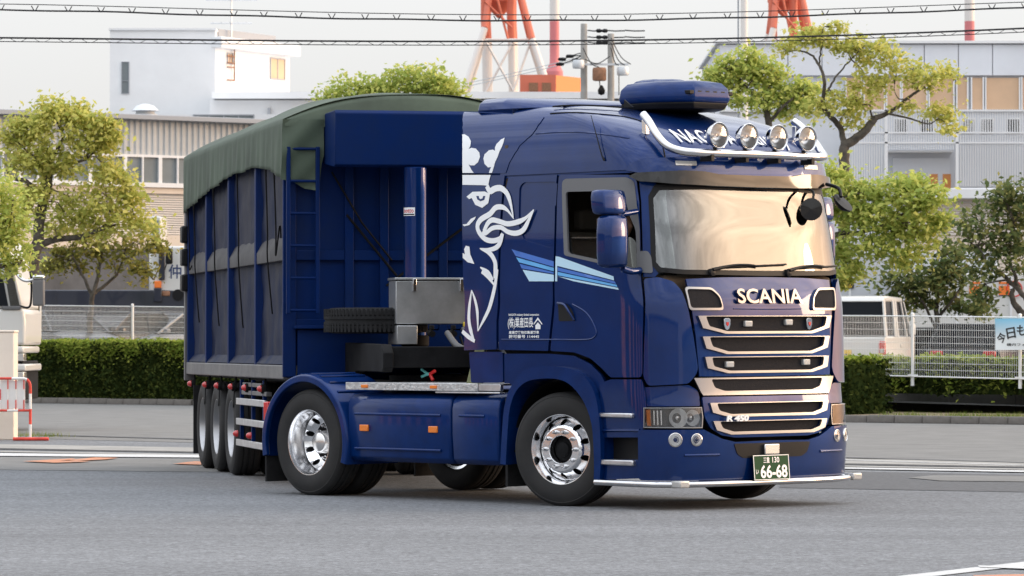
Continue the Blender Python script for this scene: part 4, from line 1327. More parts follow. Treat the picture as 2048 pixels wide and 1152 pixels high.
# body walls
for sg in (-1, 1):
    for i in range(4):
        a, b = RIBX[i] - .06, RIBX[i + 1] + .06
        nx, nz = 14, 18
        vs, fs = [], []
        for lay in (0, 1):
            for k in range(nx + 1):
                for j in range(nz + 1):
                    x = a + (b - a) * k / nx
                    z = 1.20 + 2.38 * j / nz
                    d = .016 * math.sin(k * 1.9 + i) * math.sin(j * .9 + i * 2) + .012 * math.sin(j * 1.7 + k * .6)
                    bul = -.02 * math.sin(PI * k / nx)
                    vs.append((x, sg * (HW + d * .6 + bul - .03 * lay), z))
        q = (nx + 1) * (nz + 1)
        for k in range(nx):
            for j in range(nz):
                p = k * (nz + 1) + j
                fs.append((p, p + 1, p + nz + 2, p + nz + 1))
        link_mesh('side_panel', vs, fs, 'trailer_worn_sheen', trailer, 80)
    for x in RIBX:
        mb = MB()
        rr = [Vector((x - .075, sg * (HW - .02), 0)), Vector((x - .055, sg * (HW + .065), 0)), Vector((x + .055, sg * (HW + .065), 0)), Vector((x + .075, sg * (HW - .02), 0))]
        mb.loft([[p + Vector((0, 0, z)) for p in rr] for z in (1.09, 3.58)])
        mb.build('side_rib', 'trailer_blue', trailer, 35, .008)
    for i in range(4):
        a, b = RIBX[i] - .055, RIBX[i + 1] + .055
        mb = MB(); mb.loft([[Vector((x, sg * y, z)) for y, z in ((HW - .04, 2.25), (HW + .055, 2.25), (HW + .055, 2.36), (HW - .02, 2.50), (HW - .04, 2.50))] for x in (a, b)])
        mb.build('waist_rail', 'rail_dark', trailer, 35, .006)
        mb = MB(); mb.loft([[Vector((x, sg * y, z)) for y, z in ((HW - .04, 1.20), (HW + .03, 1.20), (HW + .06, 1.225), (HW - .01, 1.31), (HW - .04, 1.31))] for x in (a, b)])
        mb.build('foot_slope', 'trailer_worn_sheen', trailer, 35)
    mb = MB(); mb.box(X1, X0 - .02, min(sg * (HW - .1), sg * (HW + .075)), max(sg * (HW - .1), sg * (HW + .075)), 1.075, 1.215); mb.build('bottom_rail', 'rail_worn', trailer, 35, .012)
    mb = MB(); mb.box(X1, X0, min(sg * (HW - .05), sg * (HW + .05)), max(sg * (HW - .05), sg * (HW + .05)), 3.55, 3.62); mb.build('top_rail', 'trailer_blue', trailer, 35, .008)
    # marker lamps below the rail, each on a short bracket
    for x in (-9.15, -7.75, -6.7, -5.5, -4.4, -3.2):
        e = empty('side_marker', parent=trailer)
        mb = MB(); mb.lathe([(.001, .055), (.025, .045), (.036, .02), (.036, 0)], basis((x, sg * 1.245, .965), (1, 0, 0), (0, 0, 1)) if sg < 0 else basis((x, sg * 1.245, .965), (-1, 0, 0), (0, 0, 1)), 14); mb.build('lens', 'red_lens', e, 60)
        mb = MB(); mb.lathe([(.045, .01), (.05, 0), (.05, -.04)], basis((x, sg * 1.245, .965), (1, 0, 0), (0, 0, 1)) if sg < 0 else basis((x, sg * 1.245, .965), (-1, 0, 0), (0, 0, 1)), 14); mb.box(x - .01, x + .01, sg * 1.21 - .01, sg * 1.21 + .01, .98, 1.08); mb.build('bracket', 'dark_chassis', e, 60)
    # side guard of three rails
    sgd = empty('side_guard', parent=trailer)
    for z in (.815, .60, .375):
        mb = MB(); mb.box(-5.15, -3.0, sg * 1.235 - .02, sg * 1.235 + .02, z - .035, z + .035); mb.build('rail', 'aluminium', sgd, 35, .006)
    for x in (-5.0, -4.1, -3.25):
        mb = MB(); mb.box(x - .03, x + .03, sg * 1.20 - .03, sg * 1.20 + .01, .36, 1.05); mb.build('post', 'trailer_blue', sgd, 35, .006)
    mb = MB(); mb.box(-4.9, -3.0, sg * 1.20 - .03, sg * 1.20 + .03, .89, .935); mb.box(-4.8, -3.4, sg * 1.20 - .03, sg * 1.20 + .03, .975, 1.02); mb.build('upper_rail', 'rail_worn', sgd, 35, .006)
    for x in (-4.95, -3.9):
        mb = MB(); mb.lathe([(.001, .055), (.025, .045), (.036, .02), (.036, 0)], basis((x, sg * 1.262, .47), (1, 0, 0), (0, 0, 1)) if sg < 0 else basis((x, sg * 1.262, .47), (-1, 0, 0), (0, 0, 1)), 14); mb.build('marker_lens', 'red_lens', sgd, 60)
    for x in (-5.75, -7.0, -8.25):
        wheel('wheel', x, sg * 1.09, sg, 'trailer', parent=trailer)
        wheel('wheel', x, sg * .75, sg, 'trailer', parent=trailer)
        mb = MB(); mb.tube([(x + .35, sg * 1.24, .93), (x + .35, sg * 1.245, .80), (x + .34, sg * 1.25, .74)], .006, 6); mb.build('chain', 'dark_chassis', trailer, 60)
    mb = MB(); mb.box(-9.05, -9.02, min(sg * 1.24, sg * .6), max(sg * 1.24, sg * .6), .15, .95); mb.build('mudflap', 'rubber', trailer, 35)
    mb = MB(); mb.box(-9.56, -9.46, min(sg * 1.17, sg * 1.29), max(sg * 1.17, sg * 1.29), 1.0, 3.5); mb.build('rear_post', 'rail_worn', trailer, 35, .01)
    for z in (2.35, 2.62, 2.05):
        mb = MB(); mb.box(-9.60, -9.40, min(sg * 1.25, sg * 1.335), max(sg * 1.25, sg * 1.335), z, z + .20); mb.build('hinge_block', 'black_plastic', trailer, 35, .02)
    mb = MB(); mb.box(-9.2, 0.3, sg * .45 - .05, sg * .45 + .05, .72, 1.08); mb.build('frame_rail', 'dark_chassis', trailer, 35)
for x in (-5.75, -7.0, -8.25):
    mb = MB(); mb.tube([(x, -1.05, .505), (x, 1.05, .505)], .07, 10); mb.build('axle', 'dark_chassis', trailer, 60)
mb = MB(); mb.box(X1, X1 + .06, -HW, HW, 1.1, 3.5); mb.build('tailgate', 'trailer_worn_sheen', trailer, 35)
mb = MB(); mb.box(X1, X0, -1.15, 1.15, 1.05, 1.10); mb.build('floor', 'dark_chassis', trailer, 35)
# front wall: frame, recessed fields
mb = MB(); mb.box(X0 - .06, X0 - .03, -1.20, 1.20, 1.10, 3.58); mb.build('front_wall', 'trailer_blue', trailer, 35)
for y in (-1.215, -.62, -.27, .32, .70, 1.215):
    w_ = .065 if abs(y) > 1.1 else .045
    mb = MB(); mb.box(X0 - .028, X0 + .03, y - w_, y + w_, 1.10, 3.55); mb.build('front_post', 'trailer_blue', trailer, 35, .008)
for z in (2.30, 1.62):
    for a, b in ((-1.15, -.665), (-.575, -.315), (-.225, .275), (.365, .655), (.745, 1.15)):
        mb = MB(); mb.box(X0 - .028, X0 + .022, a, b, z - .05, z + .05); mb.build('front_rail', 'trailer_blue', trailer, 35, .006)
mb = MB(); mb.box(X0, X0 + .14, -1.18, -.45, 1.575, 1.605); mb.build('front_ledge', 'trailer_blue', trailer, 35, .004)
for a, b in (((X0 + .03, -.25, 2.0), (X0 + .03, .75, 2.75)), ((X0 + .03, -.65, 2.7), (X0 + .03, -.15, 2.1))):
    mb = MB(); mb.tube([a, b], .013, 8); mb.build('brace_pipe', 'dark_chassis', trailer, 60)
mb = MB(); mb.tube([(X0 + .04, -.80, 3.12), (X0 + .05, -.50, 2.62), (X0 + .05, -.2, 2.25)], .010, 6); mb.build('rope', 'dark_chassis', trailer, 60)
# header box over the ram
mb = MB(); mb.loft([[Vector((x, y, z)) for x, z in ((X0 - .02, 3.20), (-.80, 3.14), (-.74, 3.16), (-.70, 3.66), (-.74, 3.69), (X0 - .02, 3.69))] for y in (-.88, .88)]); mb.build('header_box', 'trailer_blue', trailer, 35, .01)
# ladder
ld = empty('ladder', parent=trailer)
for y in (-1.245, -.955):
    mb = MB(); mb.box(-1.36, -1.32, y - .02, y + .02, 1.72, 3.36); mb.build('stile', 'trailer_blue', ld, 35, .006)
for k in range(6):
    z = 3.34 - k * .317
    mb = MB(); mb.tube([(-1.34, -1.225, z), (-1.34, -.975, z)], .014, 8); mb.build('rung', 'trailer_blue', ld, 60)
for z in (3.3, 2.3, 1.8):
    mb = MB(); mb.box(X0, -1.36, -1.25, -1.235, z, z + .03); mb.box(X0, -1.36, -.96, -.945, z, z + .03); mb.build('ladder_bracket', 'trailer_blue', ld, 35)
# ram in three drawn stages
ram = empty('hydraulic_ram', parent=trailer)
mb = MB(); mb.lathe([(.001, 1.35), (.112, 1.35), (.112, 3.13), (.10, 3.14), (.001, 3.14)], Matrix.Translation((-.68, -.10, 0)), 32); mb.build('cylinder', 'blue_paint', ram, 40)
mb = MB(); mb.lathe([(.12, 1.40), (.135, 1.41), (.135, 1.50), (.12, 1.51)], Matrix.Translation((-.68, -.10, 0)), 32); mb.build('collar', 'dark_chassis', ram, 40)
tl = math.atan2(-.78, .62)
lm = basis((-.68 + .116 * math.cos(tl), .116 * math.sin(tl), 2.70), (-math.sin(tl), math.cos(tl), 0), (0, 0, 1))
n_ = 9
mb = MB(); vs, fs = [], []
for k in range(n_ + 1):
    t = -1.50 + 1.3 * k / n_
    for z in (2.665, 2.745):
        vs.append((-.68 + .1145 * math.cos(t), .1145 * math.sin(t) - .10, z))
fs = [(2 * k, 2 * k + 2, 2 * k + 3, 2 * k + 1) for k in range(n_)]
link_mesh('ram_label', vs, fs, 'white_decal', ram, 60)
tv, tf = text_fit('inotto', .125, .042, bold=.015)
link_mesh('ram_writing', [Vector((-.68 + .1155 * math.cos(-.85 + v.x / .1155), .1155 * math.sin(-.85 + v.x / .1155) - .10, 2.715 + v.y)) for v in tv], tf, 'red_plastic', ram, 0)
vs = []
for k in range(n_ + 1):
    t = -1.45 + 1.2 * k / n_
    for z in (2.672, 2.684):
        vs.append((-.68 + .1155 * math.cos(t), .1155 * math.sin(t) - .10, z))
link_mesh('ram_label_line', vs, fs, 'black_plastic', ram, 60)
# toolbox, spare wheel, gooseneck
tb = empty('tool_box', (0, .05, 0), parent=trailer)
mb = MB(); mb.box(-.62, -.22, -.42, .42, 1.615, 2.03); mb.build('case', 'steel_box', tb, 35, .008)
mb = MB(); mb.box(-.63, -.21, -.43, .43, 2.035, 2.06); mb.build('lid', 'steel_box', tb, 35, .006)
for y in (-.24, .22):
    mb = MB(); mb.box(-.222, -.19, y - .018, y + .018, 1.93, 2.05); mb.build('latch', 'chrome', tb, 35, .004)
mb = MB(); mb.box(-.66, -.16, -.42, -.22, 1.42, 1.60); mb.build('box_support', 'steel_box', tb, 35, .006)
sp = empty('spare_wheel', parent=trailer)
sp.matrix_local = Matrix.Translation((-.78, -.47, 1.65))
TY2 = [(r, h * .8) for r, h in TYRE]
MB().lathe(TY2, None, 72).build('tyre', 'rubber', sp, 30)
MB().lathe([(.30, .08), (.28, .02), (.15, .0), (.12, -.05), (.001, -.05)], None, 40).build('rim', 'steel_box', sp, 40)
mb = MB()
for k in range(72):
    t = 2 * PI * k / 72
    mb.box(.498, .5055, -.012, .012, -.112, -.02, Matrix.Rotation(t, 4, 'Z'))
    mb.box(.498, .5055, -.012, .012, .02, .112, Matrix.Rotation(t + .04, 4, 'Z'))
tag(mb.build('tread_blocks', 'rubber', sp, 35), kind='stuff')
mb = MB()
for sg in (-1, 1):
    mb.prism([(-1.5, 1.10), (-1.1, 1.10), (-.75, 1.16), (.75, 1.16), (.82, 1.20), (.82, 1.34), (.70, 1.42), (-1.5, 1.44)], basis((0, sg * .62 + .05, 0), (1, 0, 0), (0, 0, 1)), .10)
mb.box(-1.5, .75, -.57, .57, 1.20, 1.40)
mb.build('gooseneck', 'dark_chassis', trailer, 35, .01)
mb = MB(); mb.box(-1.44, -1.40, -1.14, 1.14, .95, 1.56); mb.build('lower_front_plate', 'trailer_blue', trailer, 35)
for sg in (-1, 1):
    mb = MB(); mb.box(-2.3, -2.12, sg * .95 - .08, sg * .95 + .08, .25, 1.06); mb.box(-2.35, -2.07, sg * .95 - .13, sg * .95 + .13, .20, .24); mb.build('landing_leg', 'dark_chassis', trailer, 35, .008)
# hose couplings: yellow and red heads, coiled lines to the cab
for y, z, m in ((.28, 1.56, 'yellow_plastic'), (.16, 1.53, 'dark_chassis'), (-.05, 1.53, 'dark_chassis')):
    e = empty('hose_coupling', parent=trailer)
    mb = MB(); mb.tube([(-.15, y, z), (-.02, y, z - .01)], .032, 10); mb.build('body', 'aluminium' if m != 'dark_chassis' else m, e, 60)
    mb = MB(); mb.box(-.10, -.03, y - .02, y + .02, z + .03, z + .075); mb.build('lever', m, e, 35, .006)
mb = MB(); mb.tube(spline([(-.05, .10, 1.53), (.2, .16, 1.40), (.45, .3, 1.36), (.7, .55, 1.45), (.9, .8, 1.62)], 6), .03, 10); mb.build('sleeved_hose', 'grey_trim', trailer, 60)
for k in range(2):
    mb = MB(); mb.tube(spline([(-.03, .12 + .1 * k, 1.50), (.1, .2 + .1 * k, 1.22), (.3, .3 + .12 * k, 1.20 + .05 * k), (.5, .5, 1.38), (.8, .8, 1.55)], 6), .011, 8); mb.build('hose', 'dark_chassis', trailer, 60)
# two spring clamps on the fifth wheel release handle
clm = empty('spring_clamp')
clm.matrix_world = TRUCK_M @ Matrix.Translation((-2.55, -.52, 1.14))
tag(clm, 'small turquoise and red spring clamp behind the rear mudguard', 'clamp')
mb = MB(); mb.tube([(-.07, 0, .05), (0, 0, .015), (.05, 0, 0)], .014, 8); mb.tube([(-.07, 0, -.02), (0, 0, .0), (.05, 0, .01)], .014, 8); mb.build('turquoise_grip', 'cyan_plastic', clm, 60)
mb = MB(); mb.tube([(.05, 0, .005), (.12, 0, .035)], .016, 8); mb.tube([(.05, 0, .005), (.09, 0, -.05)], .016, 8); mb.build('red_jaw', 'red_plastic', clm, 60)

# ------------------------------------------------------------------ tarpaulin over the load
tarp = empty('tarpaulin', (KP.x, KP.y, 0), rz=-TB)
tag(tarp, 'green canvas tarpaulin stretched over the tipper trailer, its edge hanging in waves', 'tarpaulin')
zlx = [-9.75, -9.6, -8.39, -7.25, -6.16, -4.9, -3.55, -2.3, -1.57, -1.4]
zlz = [2.94, 2.96, 3.06, 3.13, 3.20, 3.24, 3.24, 3.18, 3.06, 3.04]
NX, NYT, NS = 240, 26, 12
vs, fs = [], []
for i in range(NX + 1):
    x = -1.42 - (9.62 - 1.42) * i / NX
    zl = float(np.interp(x, zlx, zlz)) + .018 * abs(math.sin(x * 1.55 + .4)) - .01
    rowp = []
    bul = .40 * (1 - .15 * abs(math.sin(i / NX * PI * 3))) * min(1, .66 + .34 * (i / 45) ** .8)
    fold = lambda d, ph: .45 * d * (.020 * math.sin(x * 17 + ph) + .006 * math.sin(x * 29 + 2 * ph) + .018 * math.sin(x * 6.1 + ph))
    for sg in (-1,):
        for k in range(NS):
            t = 1 - k / NS
            z = zl + (3.63 - zl) * (1 - t)
            rowp.append((x, -(1.285 + fold(t, 0) + .012 * t), z))
    for k in range(NYT + 1):
        y = -1.28 + 2.56 * k / NYT
        c = max(0.0, 1 - (abs(y) / 1.28) ** 2.2)
        rowp.append((x, y, 3.635 + bul * c + .012 * c * math.sin(x * 5 + y * 4)))
    for k in range(1, NS + 1):
        t = k / NS
        z = 3.63 - (3.63 - zl) * t
        rowp.append((x, 1.285 + fold(t, 1.3), z))
    vs += rowp
w_ = len(vs) // (NX + 1)
for i in range(NX):
    for k in range(w_ - 1):
        a = i * w_ + k
        fs.append((a, a + w_, a + w_ + 1, a + 1))
cover = link_mesh('cover', vs, fs, 'tarp', tarp, 80)
md = cover.modifiers.new('cloth', 'SOLIDIFY'); md.thickness = .004
# front end of the cover drawn down over the corner
def flapfn(y, z, off):
    w1 = .030 * math.sin((y + 1.2) * 9 + (3.6 - z) * 7) * min(1, (3.62 - z) * 3) + .02 * math.sin((y - z) * 16)
    return Vector((-1.40 + .05 + w1 * .7 + off, y, z))
vs, fs = sheet([(-1.30, 3.63), (-1.31, 3.30), (-1.32, 3.04), (-1.20, 3.02), (-1.08, 2.95), (-.96, 2.93), (-.93, 3.02), (-.91, 3.20), (-.89, 3.28), (-.89, 3.63)], flapfn, (), .035, 0, .006)
link_mesh('corner_flap', vs, fs, 'tarp', tarp, 80)
vs = []; fs = []
for k in range(31):
    y = -1.28 + 2.56 * k / 30
    c = max(0.0, 1 - (abs(y) / 1.28) ** 2.2)
    vs += [(-1.46, y, 3.641 + .40 * .66 * c), (-1.36, y, 3.60 + .24 * c), (-1.36, y, 3.56)]
for k in range(30):
    a = 3 * k
    fs += [(a, a + 3, a + 4, a + 1), (a + 1, a + 4, a + 5, a + 2)]
link_mesh('front_hem', vs, fs, 'tarp', tarp, 80)
for x, zb in ((-9.1, 2.35), (-8.55, 1.8), (-6.75, 1.75), (-4.75, 1.72), (-2.55, 1.85), (-1.95, 2.6)):
    zt = float(np.interp(x, zlx, zlz))
    mb = MB(); mb.tube(spline([(x, -1.30, zt), (x + .03, -1.285, 2.55), (x + .02, -1.285, 2.3), (x + .05, -1.25, max(zb, 1.7)), (x + .03, -1.235, zb - .12)], 5), [.012, .009, .008] + [.008] * 18, 7)
    mb.build('tie_rope', 'dark_chassis', tarp, 60)

# ================================================================== setting
FX = 8000.0


def at(u, v, Y):
    """a point of the place, Y metres ahead of the viewer"""
    return Vector(((u - 1024) / FX * Y, Y, CAM_H + (693 - v) / FX * Y))


def ground_mat():
    m = bpy.data.materials.new('asphalt')
    m.use_nodes = True
    nt = m.node_tree
    b = nt.nodes['Principled BSDF']
    co = nt.nodes.new('ShaderNodeTexCoord')
    def noise(scale, detail=6, rough=.6, sc=None):
        n = nt.nodes.new('ShaderNodeTexNoise')
        n.inputs['Scale'].default_value = scale
        n.inputs['Detail'].default_value = detail
        n.inputs['Roughness'].default_value = rough
        src = co.outputs['Object']
        if sc:
            mp = nt.nodes.new('ShaderNodeMapping')
            mp.inputs['Scale'].default_value = sc
            mp.inputs['Rotation'].default_value = (0, 0, sc[2] if len(sc) > 3 else 0)
            nt.links.new(src, mp.inputs[0])
            src = mp.outputs[0]
        nt.links.new(src, n.inputs['Vector'])
        return n.outputs['Fac']
    def rng_(f, a, b_, c, d):
        n = nt.nodes.new('ShaderNodeMapRange')
        for i, v in enumerate((a, b_, c, d)):
            n.inputs[i + 1].default_value = v
        nt.links.new(f, n.inputs[0])
        return n.outputs[0]
    def mul(a, b_):
        n = nt.nodes.new('ShaderNodeMath')
        n.operation = 'MULTIPLY'
        nt.links.new(a, n.inputs[0]); nt.links.new(b_, n.inputs[1])
        return n.outputs[0]
    big = rng_(noise(.25, 4), .3, .7, .90, 1.10)
    band = rng_(noise(.8, 5, .6, (.10, 1.0, 1.0)), .35, .65, .90, 1.10)
    fine = rng_(noise(24, 3, .85), .3, .7, .35, 1.65)
    fine2 = rng_(noise(8, 5, .85), .3, .7, .55, 1.45)
    grit = rng_(noise(90, 2, .5), .66, .74, 1.0, 1.9)
    tot = mul(mul(mul(big, band), mul(fine, fine2)), grit)
    cmb = nt.nodes.new('ShaderNodeVectorMath')
    cmb.operation = 'SCALE'
    cmb.inputs[0].default_value = (.150, .156, .165)
    nt.links.new(tot, cmb.inputs['Scale'])
    nt.links.new(cmb.outputs[0], b.inputs['Base Color'])
    b.inputs['Roughness'].default_value = .86
    bp = nt.nodes.new('ShaderNodeBump')
    bp.inputs['Strength'].default_value = .5
    bp.inputs['Distance'].default_value = .01
    nt.links.new(noise(55, 3), bp.inputs['Height'])
    nt.links.new(bp.outputs[0], b.inputs['Normal'])
    MATS['asphalt'] = m


ground_mat()
mat('asphalt_old', (.165, .162, .155), .9, noise=(1.5, .15), bump=(50, .3))
mat('asphalt_dark', (.088, .09, .094), .88, noise=(14, .3), bump=(50, .4))
mat('tyre_mark', (.150, .153, .157), .85, noise=(9, .8, (.180, .184, .190)), bump=(50, .4))
mat('concrete', (.28, .27, .25), .85, noise=(1.2, .2), bump=(20, .2))
mat('concrete_kerb', (.15, .135, .12), .9, noise=(3, .7, (.07, .062, .055)), bump=(18, .5))
mat('concrete_dark', (.055, .052, .050), .9, noise=(1.3, .7, (.10, .095, .09)), bump=(14, .4))
mat('line_white', (.58, .58, .57), .7, noise=(6, .6, (.34, .34, .34)))
mat('line_orange', (.62, .20, .06), .7, noise=(6, .8, (.30, .22, .18)))
mat('soil', (.27, .20, .125), .95, noise=(2, .5, (.14, .13, .07)), bump=(8, .8))
mat('lot_ground', (.07, .07, .068), .9, noise=(.8, .2))


def zlot(x):
    return .95 - .019 * max(-25, min(25, x))


def strip(name, pts, m, z, kind='structure', parent=None):
    """flat sheet through ground points"""
    o = link_mesh(name, [(x, y, z) for x, y in pts], [tuple(range(len(pts)))], m, parent, 0)
    if o.data.polygons[0].normal.z < 0:
        o.data.flip_normals()
    if kind and parent is None:
        tag(o, kind=kind)
    return o


g = link_mesh('ground', [(-900, -300, 0), (900, -300, 0), (900, 2500, 0), (-900, 2500, 0)], [(0, 1, 2, 3)], 'asphalt', None, 0)
tag(g, kind='structure')
# older surfacing in the road behind, drain channel and painted lines
strip('road_far_lane', [(-10.59, 64.03), (7.64, 46.12), (11.53, 69.6), (6.21, 73.48), (-7.49, 94.56), (-17.16, 103.75)], 'asphalt_old', .004)
gut = strip('gutter', [(-9.32, 56.31), (7.52, 45.37), (7.83, 47.29), (-9.71, 58.67)], 'concrete', .008)
strip('gutter_edge', [(-8.96, 54.14), (7.34, 44.3), (7.41, 44.74), (-9.07, 54.8)], 'concrete', .008)
strip('gutter_slot', [(-9.22, 55.75), (7.46, 45.01), (7.49, 45.23), (-9.28, 56.09)], 'asphalt_dark', .008)
strip('lane_joint', [(-7.4, 62.74), (7.64, 46.12), (7.68, 46.39), (-7.47, 63.31)], 'asphalt_dark', .012)
strip('lane_joint', [(3.34, 49.81), (7.46, 45.01), (7.49, 45.19), (3.35, 50.03)], 'line_white', .012)
strip('road_line', [(-8.5, 51.41), (-3.78, 50.03), (-3.86, 51.17), (-8.74, 52.86)], 'line_white', .012)
strip('road_line', [(3.08, 45.93), (7.17, 43.27), (7.28, 43.95), (3.11, 46.5)], 'line_white', .012)
strip('asphalt_patch', [(2.65, 39.6), (6.25, 37.74), (7.06, 42.62), (3.03, 45.19)], 'asphalt_dark', .004)
strip('asphalt_patch', [(4.2, 42.45), (4.44, 41.51), (6.5, 40.76), (6.79, 42.62), (5.15, 43.11), (4.57, 43.27)], 'asphalt_old', .010)
strip('asphalt_patch', [(-7.6, 45.93), (-1.79, 44.12), (-1.99, 49.15), (-8.46, 51.17)], 'asphalt_old', .004)
for q in ([(-5.91, 48.31), (-5.61, 49.15), (-5.41, 49.59), (-5.39, 48.73), (-5.07, 48.1), (-5.45, 47.69)], [(-5.48, 48.52), (-5.21, 50.03), (-4.9, 49.81), (-4.97, 49.15), (-5.24, 48.52)], [(-4.01, 47.29), (-3.83, 48.31), (-3.49, 47.89), (-3.66, 46.89)]):
    strip('road_marking', q, 'line_orange', .016)
strip('road_line', [(1.97, 23.7), (2.97, 25.37), (3.62, 26.44), (3.53, 25.77), (2.99, 25.03), (2.19, 23.7)], 'line_white', .006)
strip('road_line', [(2.96, 25.45), (3.44, 25.14), (3.41, 24.91), (2.95, 25.25)], 'line_white', .010)
strip('road_marking', [(2.81, 24.43), (3.17, 24.53), (3.3, 24.11), (2.81, 24.01)], 'line_orange', .006)

KERB = [(-17.16, 103.75), (-7.52, 94.96), (6.23, 73.72), (11.53, 69.6)]
kerb = empty('kerb')
tag(kerb, kind='structure')


def along(line, step, start=0.0):
    """points and directions every step metres along a polyline"""
    out = []
    acc = start
    for (x0, y0), (x1, y1) in zip(line, line[1:]):
        d = math.hypot(x1 - x0, y1 - y0)
        while acc < d:
            t = acc / d
            out.append((x0 + (x1 - x0) * t, y0 + (y1 - y0) * t, math.atan2(y1 - y0, x1 - x0)))
            acc += step
        acc -= d
    return out


kb = MB(); kb.loft([[Vector((x, y, z)) for y, z in ((0, 0), (.008, .10), (.03, .135), (.15, .14), (.15, 0))] for x in (-.296, .296)])
km0 = kb.build('kerb_stone', 'concrete_kerb', kerb, 35, .008)
for i, (x, y, a) in enumerate(along(KERB, .6)):
    o = km0 if i == 0 else km0.copy()
    if i:
        COL.objects.link(o)
    o.location = (x, y, random.uniform(-.006, .006))
    o.rotation_euler = (random.uniform(-.01, .01), 0, a + random.uniform(-.008, .008))


def shift_line(line, d):
    """line moved d metres away from the road"""
    out = []
    for i, (x, y) in enumerate(line):
        x0, y0 = line[max(i - 1, 0)]
        x1, y1 = line[min(i + 1, len(line) - 1)]
        l = math.hypot(x1 - x0, y1 - y0)
        out.append((x - (y1 - y0) / l * d, y + (x1 - x0) / l * d))
    return out


KB = shift_line(KERB, .15)
VG = shift_line(KERB, 2.3)
verge = empty('verge')
tag(verge, kind='structure')
vs, fs = [], []
for p0, p1 in zip(KB, VG):
    vs += [(*p0, .125), (*p1, .16)]
link_mesh('verge_soil', vs, [(2 * i, 2 * i + 2, 2 * i + 3, 2 * i + 1) for i in range(len(KB) - 1)], 'soil', verge, 0)
# raised yard behind the fence
WALL = shift_line(KERB, 2.1)
lot = link_mesh('parking_lot', [(*p, zlot(p[0]) - .47) for p in WALL] + [(150, 900, 0), (-150, 900, .8)], [(0, 1, 2, 3, 4, 5)], 'lot_ground', None, 0)
lot['kind'] = 'structure'

# ------------------------------------------------------------------ low retaining wall with its fence
def seg_matrix(p0, p1):
    d = Vector((p1[0] - p0[0], p1[1] - p0[1], 0))
    return basis((p0[0], p0[1], 0), d, Vector((-d.y, d.x, 0))), d.length


wl = empty('retaining_wall')
tag(wl, 'low stained concrete wall under the white fence on the right', 'wall')
WL = [(x, y) for x, y in (lambda a, b: [(a[0] + (b[0] - a[0]) * t, a[1] + (b[1] - a[1]) * t) for t in np.linspace(0, 1, 18)])(WALL[1], WALL[3])]
for p0, p1 in zip(WL, WL[1:]):
    mm, L = seg_matrix(p0, p1)
    h0, h1 = zlot(p0[0]), zlot(p1[0])
    mb = MB(); mb.add([mm @ Vector(q) for q in ((.01, 0, .1), (L - .01, 0, .1), (L - .01, .2, .1), (.01, .2, .1), (.01, 0, h0), (L - .01, 0, h1), (L - .01, .2, h1), (.01, .2, h0))], [(0, 1, 5, 4), (1, 2, 6, 5), (2, 3, 7, 6), (3, 0, 4, 7), (4, 5, 6, 7)])
    mb.build('wall_block', 'concrete_dark', wl, 35, .006)
mat('fence_white', (.78, .78, .77), .45, .1)


def fence(label, line, us, zb):
    f = empty('mesh_fence', (0, 0, 0))
    tag(f, label, 'fence', 'white mesh fence along the yard')
    for i, (x, y) in enumerate(line):
        z0 = zlot(x) + zb
        mb = MB(); mb.tube([(x, y, z0 - .15), (x, y, z0 + 1.22)], .034, 8)
        mb.lathe([(.001, .02), (.03, .012), (.038, 0)], Matrix.Translation((x, y, z0 + 1.22)), 8)
        mb.box(x - .10, x + .10, y - .04, y - .03, z0 + .03, z0 + .07)
        mb.build('post', 'fence_white', f, 60)
    for p0, p1 in zip(line, line[1:]):
        mm, L = seg_matrix(p0, p1)
        z0, z1 = zlot(p0[0]) + zb, zlot(p1[0]) + zb
        mb = MB()
        n = int(L / .05)
        for k in range(n + 1):
            t = k / n
            zz = z0 + (z1 - z0) * t
            mb.add([mm @ Vector((t * L + a, b, c)) for a, b in ((-.003, -.04), (.003, -.04), (0, -.035)) for c in (zz + .02, zz + 1.18)], [(0, 2, 3, 1), (2, 4, 5, 3), (4, 0, 1, 5)])
        tag(mb.build('wires', 'fence_white', f, 0, fix=False), kind='stuff')
        for j in range(10):
            h_ = .03 + j * .1265
            r_ = .013 if j in (0, 9) else .0038
            mb = MB(); mb.tube([mm @ Vector((.03, -.045, z0 + h_)), mm @ Vector((L - .03, -.045, z1 + h_))], r_, 5); mb.build('cross_wire', 'fence_white', f, 60)
    return f


FL = shift_line(KERB, 2.2)
def on_line(line, u):
    """where the sight line through column u meets a polyline"""
    k = (u - 1024) / FX
    for (x0, y0), (x1, y1) in zip(line, line[1:]):
        den = (x1 - x0) - k * (y1 - y0)
        t = (k * y0 - x0) / den
        if -1e-6 <= t <= 1.000001:
            return (x0 + (x1 - x0) * t, y0 + (y1 - y0) * t)
    return None
fence('white welded mesh fence on the low wall at the right, carrying a banner', [on_line(FL, u) for u in (1395, 1610, 1825, 2040, 2255)], None, 0.0)
fence('white welded mesh fence behind the long clipped hedge on the left', [on_line(FL, u) for u in (-105, 80, 265, 450, 635)], None, .10)

